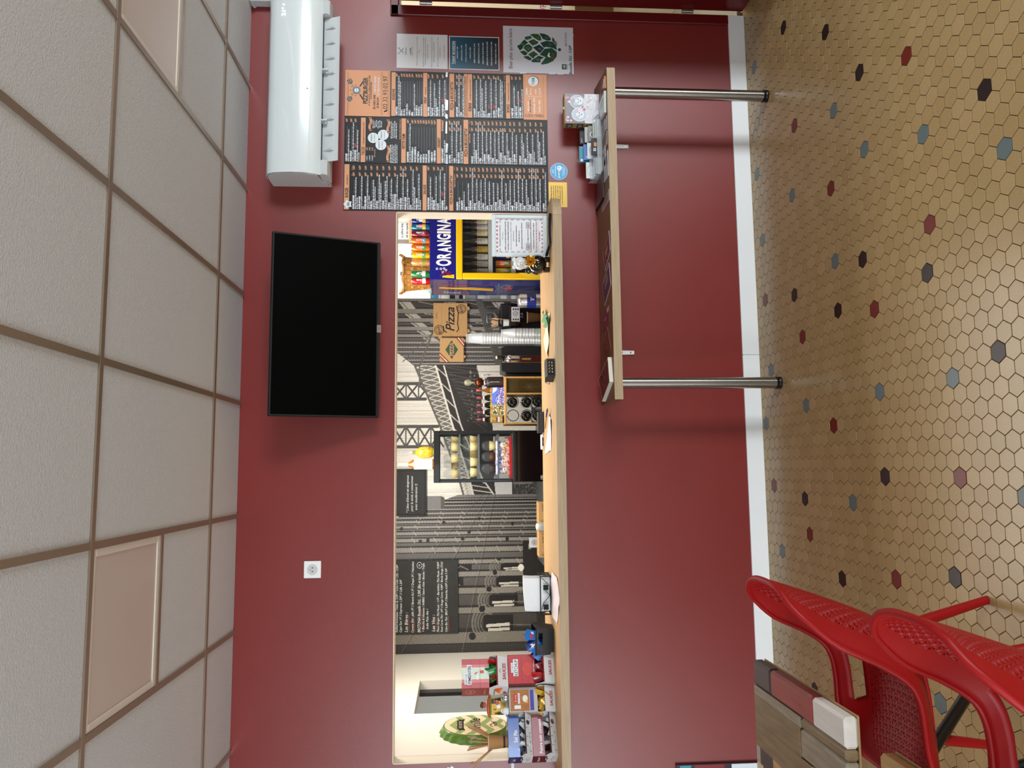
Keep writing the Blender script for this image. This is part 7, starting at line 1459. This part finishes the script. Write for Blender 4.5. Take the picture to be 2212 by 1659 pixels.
def spots(cols, n=14):
    def f(R_):
        for k in range(n): s, t = rr_.uniform(.03, .85), rr_.uniform(.03, .85); R_(s, t, s+rr_.uniform(.05, .13), t+rr_.uniform(.04, .12), C(rr_.choice(cols), .4), 2+k % 3)
    return f
def tlines(c, n=5, a=.15, b=.8):
    def f(R_):
        for k in range(n):
            s = a
            while s < b: w_ = rr_.uniform(.03, .1); R_(s, .2+.13*k, min(s+w_, b), .25+.13*k, C(c, .5), 2); s += w_+.02
    return f
flyer('leaflet', [(1.249, -.335), (1.135, -.358), (1.063, -.206), (1.183, -.150)], .0015, C('7a1f33', .35), LW, 'dark red leaflet with a round gold picture lying on the shelf', lambda R_: (spots(('6a5a58', '8a7a6c', '3a4a5a', 'a89070'), 16)(R_), R_(.3, .35, .7, .65, C('a8894e', .4), 4)))
flyer('leaflet', [(1.082, -.315), (.954, -.349), (.879, -.169), (1.010, -.116)], .0015, C('3a1f3c', .35), C('c9bfd2', .45), 'dark purple leaflet with pale border and white script on the shelf', lambda R_: (R_(.0, .0, .9, .08, C('a9a0ac', .4), 2), tlines('c9bcd0', 3, .25, .75)(R_)))
flyer('leaflet', [(.859, -.296), (.768, -.285), (.744, -.085), (.841, -.097)], .0015, C('6b2636', .35), C('8a4a54', .4), 'small maroon leaflet with a white curl between the purple and brownish leaflets', lambda R_: (R_(.0, .0, .3, .28, C('c0b6b8', .4), 2), R_(.35, .45, .7, .52, C('c9b0b4', .4), 2)))
flyer('leaflet', [(.758, -.222), (.626, -.309), (.545, -.140), (.666, -.085)], .0015, C('5e2622', .35), C('9a6a60', .4), 'brownish red food leaflet beside the thick menu booklet', spots(('7c3a2c', '8f5a40', '4a1a18', 'a88070'), 18))
flyer('menu_booklet', [(.577, -.315), (.445, -.348), (.362, -.130), (.492, -.039)], .020, C('4c1f16', .3), mat('page_edges', 'dcd6c6', .6), 'thick menu booklet with a dark food cover at the shelf end farthest from the door', spots(('7c3a20', '8f6a3c', '3a1a12', 'a8482c', '5f6a2a'), 22), 'booklet')
flyer('magazine', [(1.618, -.221), (1.461, -.245), (1.466, -.012), (1.615, -.022)], .010, C('3c1216', .3), C('1d1416', .5), 'dark red magazine lying near the wall beside the card holder', lambda R_: (R_(.0, .0, .5, .12, C('7c2a30', .3), 2), tlines('8a5a5c', 3, .3, .9)(R_)), 'magazine')
flyer('leaflet', [(1.682, -.355), (1.539, -.362), (1.546, -.239), (1.66, -.255)], .003, C('a9a6ac', .4), LW, 'pale grey leaflet near the shelf edge before the card holder', lambda R_: R_(.05, .1, .3, .5, C('5e4a4a', .4), 2))
flyer('leaflet', [(1.467, -.362), (1.405, -.365), (1.404, -.167), (1.444, -.158)], .0012, C('a38d8c', .5), LW, 'pinkish printed slip beside the dark red magazine', tlines('4a3a3c', 4))
flyer('leaflet', [(1.736, -.295), (1.628, -.295), (1.625, -.225), (1.730, -.228)], .003, C('b9ada6', .4), LW, 'beige leaflet with a dark emblem in front of the ornate oval cards', lambda R_: (R_(.3, .3, .6, .7, C('7a6a66', .4), 2), R_(.65, .2, .9, .35, C('4a4446', .4), 2)))
flyer('leaflet', [(1.881, -.300), (1.813, -.303), (1.798, -.222), (1.876, -.222)], .002, C('8a7a80', .4), LW, 'small mauve printed card in front of the silver business cards', spots(('b0a8ac', '6a5a64'), 8), 'leaflet')
flyer('leaflet', [(1.793, -.352), (1.719, -.346), (1.721, -.298), (1.785, -.305)], .0015, C('a79a8c', .4), LW, 'small pale card at the shelf edge before the black orange cards', tlines('6a5a54', 3), 'leaflet')
flyer('leaflet', [(1.876, -.352), (1.800, -.352), (1.815, -.312), (1.868, -.310)], .0015, C('8f8478', .4), LW, 'small brown grey card at the shelf edge before the silver cards', spots(('b8a890', '6a6058'), 6), 'leaflet')
flyer('brochure_stack', [(2.018, -.345), (1.900, -.336), (1.913, -.222), (2.010, -.200)], .012, C('a8b0a6', .3), C('c9cdca', .45), 'stack of pale green glossy brochures in front of the puppy box', tlines('8f988c', 3), 'brochures')
flyer('leaflet', [(2.023, -.231), (2.030, -.352), (2.098, -.350), (2.128, -.250)], .010, C('7c3f1e', .4), C('b5723a', .5), 'orange brown booklet at the shelf end nearest the door', lambda R_: R_(.1, .1, .9, .3, C('3a241c', .4), 2), 'booklet')
flyer('leaflet', [(2.035, -.340), (2.075, -.362), (2.088, -.340), (2.050, -.300)], .002, C('c4c2ca', .4), LW, 'narrow white leaflet on the orange brown booklet', tlines('5a5054', 2), 'leaflet', SZ+.0112)
#@@FURN
# ------------------------------------------------------------------ tables and chairs at the left
WOODS = {k: mat('plank_'+k, c, .42, noise=n_, nscale=7, stretch=(10, 1.2, 4), bump=.08, bscale=60) for k, c, n_ in (('charcoal', '453d3b', .12), ('red', '93403a', .18), ('white', 'd6d1c9', .05), ('brown', '7d694c', .22), ('tan', 'b08d5b', .28), ('grey', '8d8270', .20), ('cream', 'c9b896', .15), ('ash', '9d968a', .15))}
TBM = mat('table_black', '0a0b0c', .25, coat=.3)
def table(name, x1, y0, y1, layout, label):
    e = empty(name, (x1-.35, (y0+y1)/2, 0), 0, label, 'table', 'patchwork wood tables'); hy = (y1-y0)/2; x = .35
    for w, segs in layout:
        y = hy
        for ln, col in segs:
            yb = max(-hy, y-ln) if (ln, col) != segs[-1] else -hy
            mb = MB(); ed = .012 if (x > .34 or yb <= -hy+.001) else .0012
            if ed > .01:
                # edge planks carry the rounded nose of the top
                pr = []; xr = x if x > .34 else None
                mb.box(x-w+.0003, x-.0003 if x <= .34 else x, yb+.0003 if yb > -hy else yb, y-.0003, .714, .750, WOODS[col], .0075 if True else 0)
            else: mb.box(x-w+.0003, x-.0003, yb+.0003, y-.0003, .716, .750, WOODS[col], .001)
            mb.build('plank', e); y = yb
            if y <= -hy+1e-4: break
        x -= w
    mb = MB(); mb.box(-.345, .352, -hy+.004, hy-.004, .7085, .7138, C('a2845c', .6), .002); mb.build('underboard', e)
    mb = MB(); mb.tube([(0, 0, .36), (0, 0, .705)], .032, TBM, 16); mb.box(-.20, .20, -.20, .20, .700, .708, TBM); mb.build('column', e)
    for sx in (-1, 1):
        for sy in (-1, 1): mb = MB(); mb.tube([(0, 0, .46), (sx*.10, sy*.10, .30), (sx*.27, sy*.27, .014)], .019, TBM, 12); mb.lathe([(.021, 0), (.021, .012)], sx*.272, sy*.272, BLK, 12); mb.build('leg', e)
    return e
LY = [(.078, [(.135, 'charcoal'), (.285, 'red'), (.3, 'white')]), (.030, [(.34, 'grey'), (.4, 'brown')]), (.082, [(.335, 'brown'), (.4, 'grey')]), (.075, [(.40, 'brown'), (.03, 'cream'), (.3, 'red')]), (.050, [(.03, 'ash'), (.10, 'charcoal'), (.2, 'tan'), (.3, 'ash')]), (.078, [(.05, 'cream'), (.13, 'charcoal'), (.17, 'tan'), (.3, 'red')]), (.060, [(.12, 'grey'), (.2, 'cream'), (.4, 'brown')]), (.070, [(.2, 'brown'), (.15, 'charcoal'), (.4, 'tan')]), (.08, [(.3, 'red'), (.4, 'grey')]), (.097, [(.25, 'tan'), (.4, 'brown')])]
table('patchwork_table', -.622, -2.292, -1.690, LY, 'patchwork wood table with a white corner plank, nearest the red wall')
LY2 = [(.078, [(.20, 'tan'), (.2, 'brown'), (.3, 'charcoal')]), (.06, [(.15, 'cream'), (.25, 'red'), (.3, 'grey')]), (.08, [(.3, 'brown'), (.4, 'tan')]), (.07, [(.2, 'grey'), (.2, 'charcoal'), (.3, 'cream')]), (.09, [(.25, 'red'), (.4, 'brown')]), (.08, [(.3, 'tan'), (.4, 'ash')]), (.10, [(.2, 'brown'), (.4, 'red')]), (.142, [(.3, 'grey'), (.4, 'tan')])]
table('patchwork_table', -.650, -3.045, -2.445, LY2, 'patchwork wood table with a tan corner plank, farther from the wall, mostly cut off')
CHR_ = mat('chair_red', '9c0c11', .44, bump=.05, bscale=300, spec=.4)
CE = [(-.340,.840,-.318,.834,.120), (-.337,.827,-.286,.822,.160), (-.326,.790,-.252,.792,.193), (-.303,.72,-.197,.725,.222), (-.272,.63,-.153,.63,.242), (-.242,.555,-.108,.56,.252), (-.205,.49,-.06,.534,.255), (-.145,.45,.0,.526,.255), (-.06,.436,.06,.523,.254), (.06,.436,.12,.512,.250), (.165,.446,.18,.488,.242), (.225,.447,.228,.452,.232), (.250,.428,.248,.428,.226)]
ST = [(x, z, w, xe-x, ze-z) for x, z, xe, ze, w in CE]
def interp_st(t):
    n = len(ST)-1; f = min(max(t*n, 0), n-1e-6); i = int(f); u = f-i
    P0, P1, P2, P3 = (np.array(ST[max(0, min(n, i+k))]) for k in (-1, 0, 1, 2))
    return .5*((2*P1)+(-P0+P2)*u+(2*P0-5*P1+4*P2-P3)*u*u+(-P0+3*P1-3*P2+P3)*u**3)
def shell_pt(s, t):
    x, z, w, ex, ez = interp_st(t); k = abs(s)**2.7
    return Vector((x+ex*k, w*s*(1-.10*k*min(1, ex*6)), z+ez*k))
def chair_shell():
    NS, NT = 36, 66; S = [-1+2*i/NS for i in range(NS+1)]; vs = []; fs = []
    for j in range(NT+1):
        for s in S: vs.append(shell_pt(s, j/NT))
    N1 = NS+1
    for j in range(NT):
        t = (j+.5)/NT
        for i in range(NS):
            s = abs((S[i]+S[i+1])/2); q = (j*N1+i, j*N1+i+1, (j+1)*N1+i+1, (j+1)*N1+i)
            if .66 < s < .85 and .455 < t < .715: continue
            hole = (.10 < t < .44 and s < .80) or (.52 < t < .86 and s < .60)
            if hole and (i+j) % 1 == 0:
                a, b, c, d = (Vector(vs[k]) for k in q); tris = ((0,1,2), (0,2,3)) if (i+j) % 2 else ((0,1,3), (1,2,3))
                for tr in tris:
                    p = [Vector(vs[q[k]]) for k in tr]; cen = (p[0]+p[1]+p[2])/3; kf = .70 if t < .46 else .42; b0 = len(vs)
                    for pt in p: vs.append(cen+(pt-cen)*kf)
                    for k in range(3): fs.append((q[tr[k]], q[tr[(k+1) % 3]], b0+(k+1) % 3, b0+k))
            else: fs.append(q)
    me = bpy.data.meshes.new('shell'); me.from_pydata([tuple(v) for v in vs], [], fs); me.polygons.foreach_set('use_smooth', [True]*len(fs)); me.materials.append(CHR_)
    o = bpy.data.objects.new('shell', me); COL.objects.link(o); md = o.modifiers.new('s', 'SOLIDIFY'); md.thickness = .010; md.offset = 0
    dg = bpy.context.evaluated_depsgraph_get(); m2 = bpy.data.meshes.new_from_object(o.evaluated_get(dg)); o.modifiers.clear(); o.data = m2; m2.name = 'shell'
    return o
def make_chair(loc, rz, label):
    e = empty('plastic_chair', loc, rz, label, 'chair', 'red plastic chairs at the tables'); o = chair_shell(); o.parent = e; o.name = 'shell'
    rim = [shell_pt(1, t/40) for t in range(41)]+[shell_pt(1-2*k/14, 1) for k in range(1, 14)]+[shell_pt(-1, 1-t/40) for t in range(41)]+[shell_pt(-1+2*k/14, 0) for k in range(1, 14)]
    mb = MB(); mb.tube(rim, .0085, CHR_, 8, True); mb.build('rim', e)
    for sx, xt, xf in ((-1, -.13, -.225), (1, .15, .225)):
        for sy in (-1, 1): mb = MB(); mb.tube([(xt, sy*.17, .436), ((xt+xf)/2, sy*.213, .22), (xf, sy*.245, .004)], [.020, .0175, .0135], CHR_, 14); mb.lathe([(.014, 0), (.014, .005)], xf, sy*.245, C('7a1014', .5), 12); mb.build('leg', e)
    return e
ch = make_chair((-.660, -2.030, 0), PI, 'red perforated plastic chair, the one nearer the wall')
c2 = dup(ch); c2.location = (-.630, -2.745, 0); c2['label'] = 'red perforated plastic chair, the one farther from the wall, cut off by the frame'
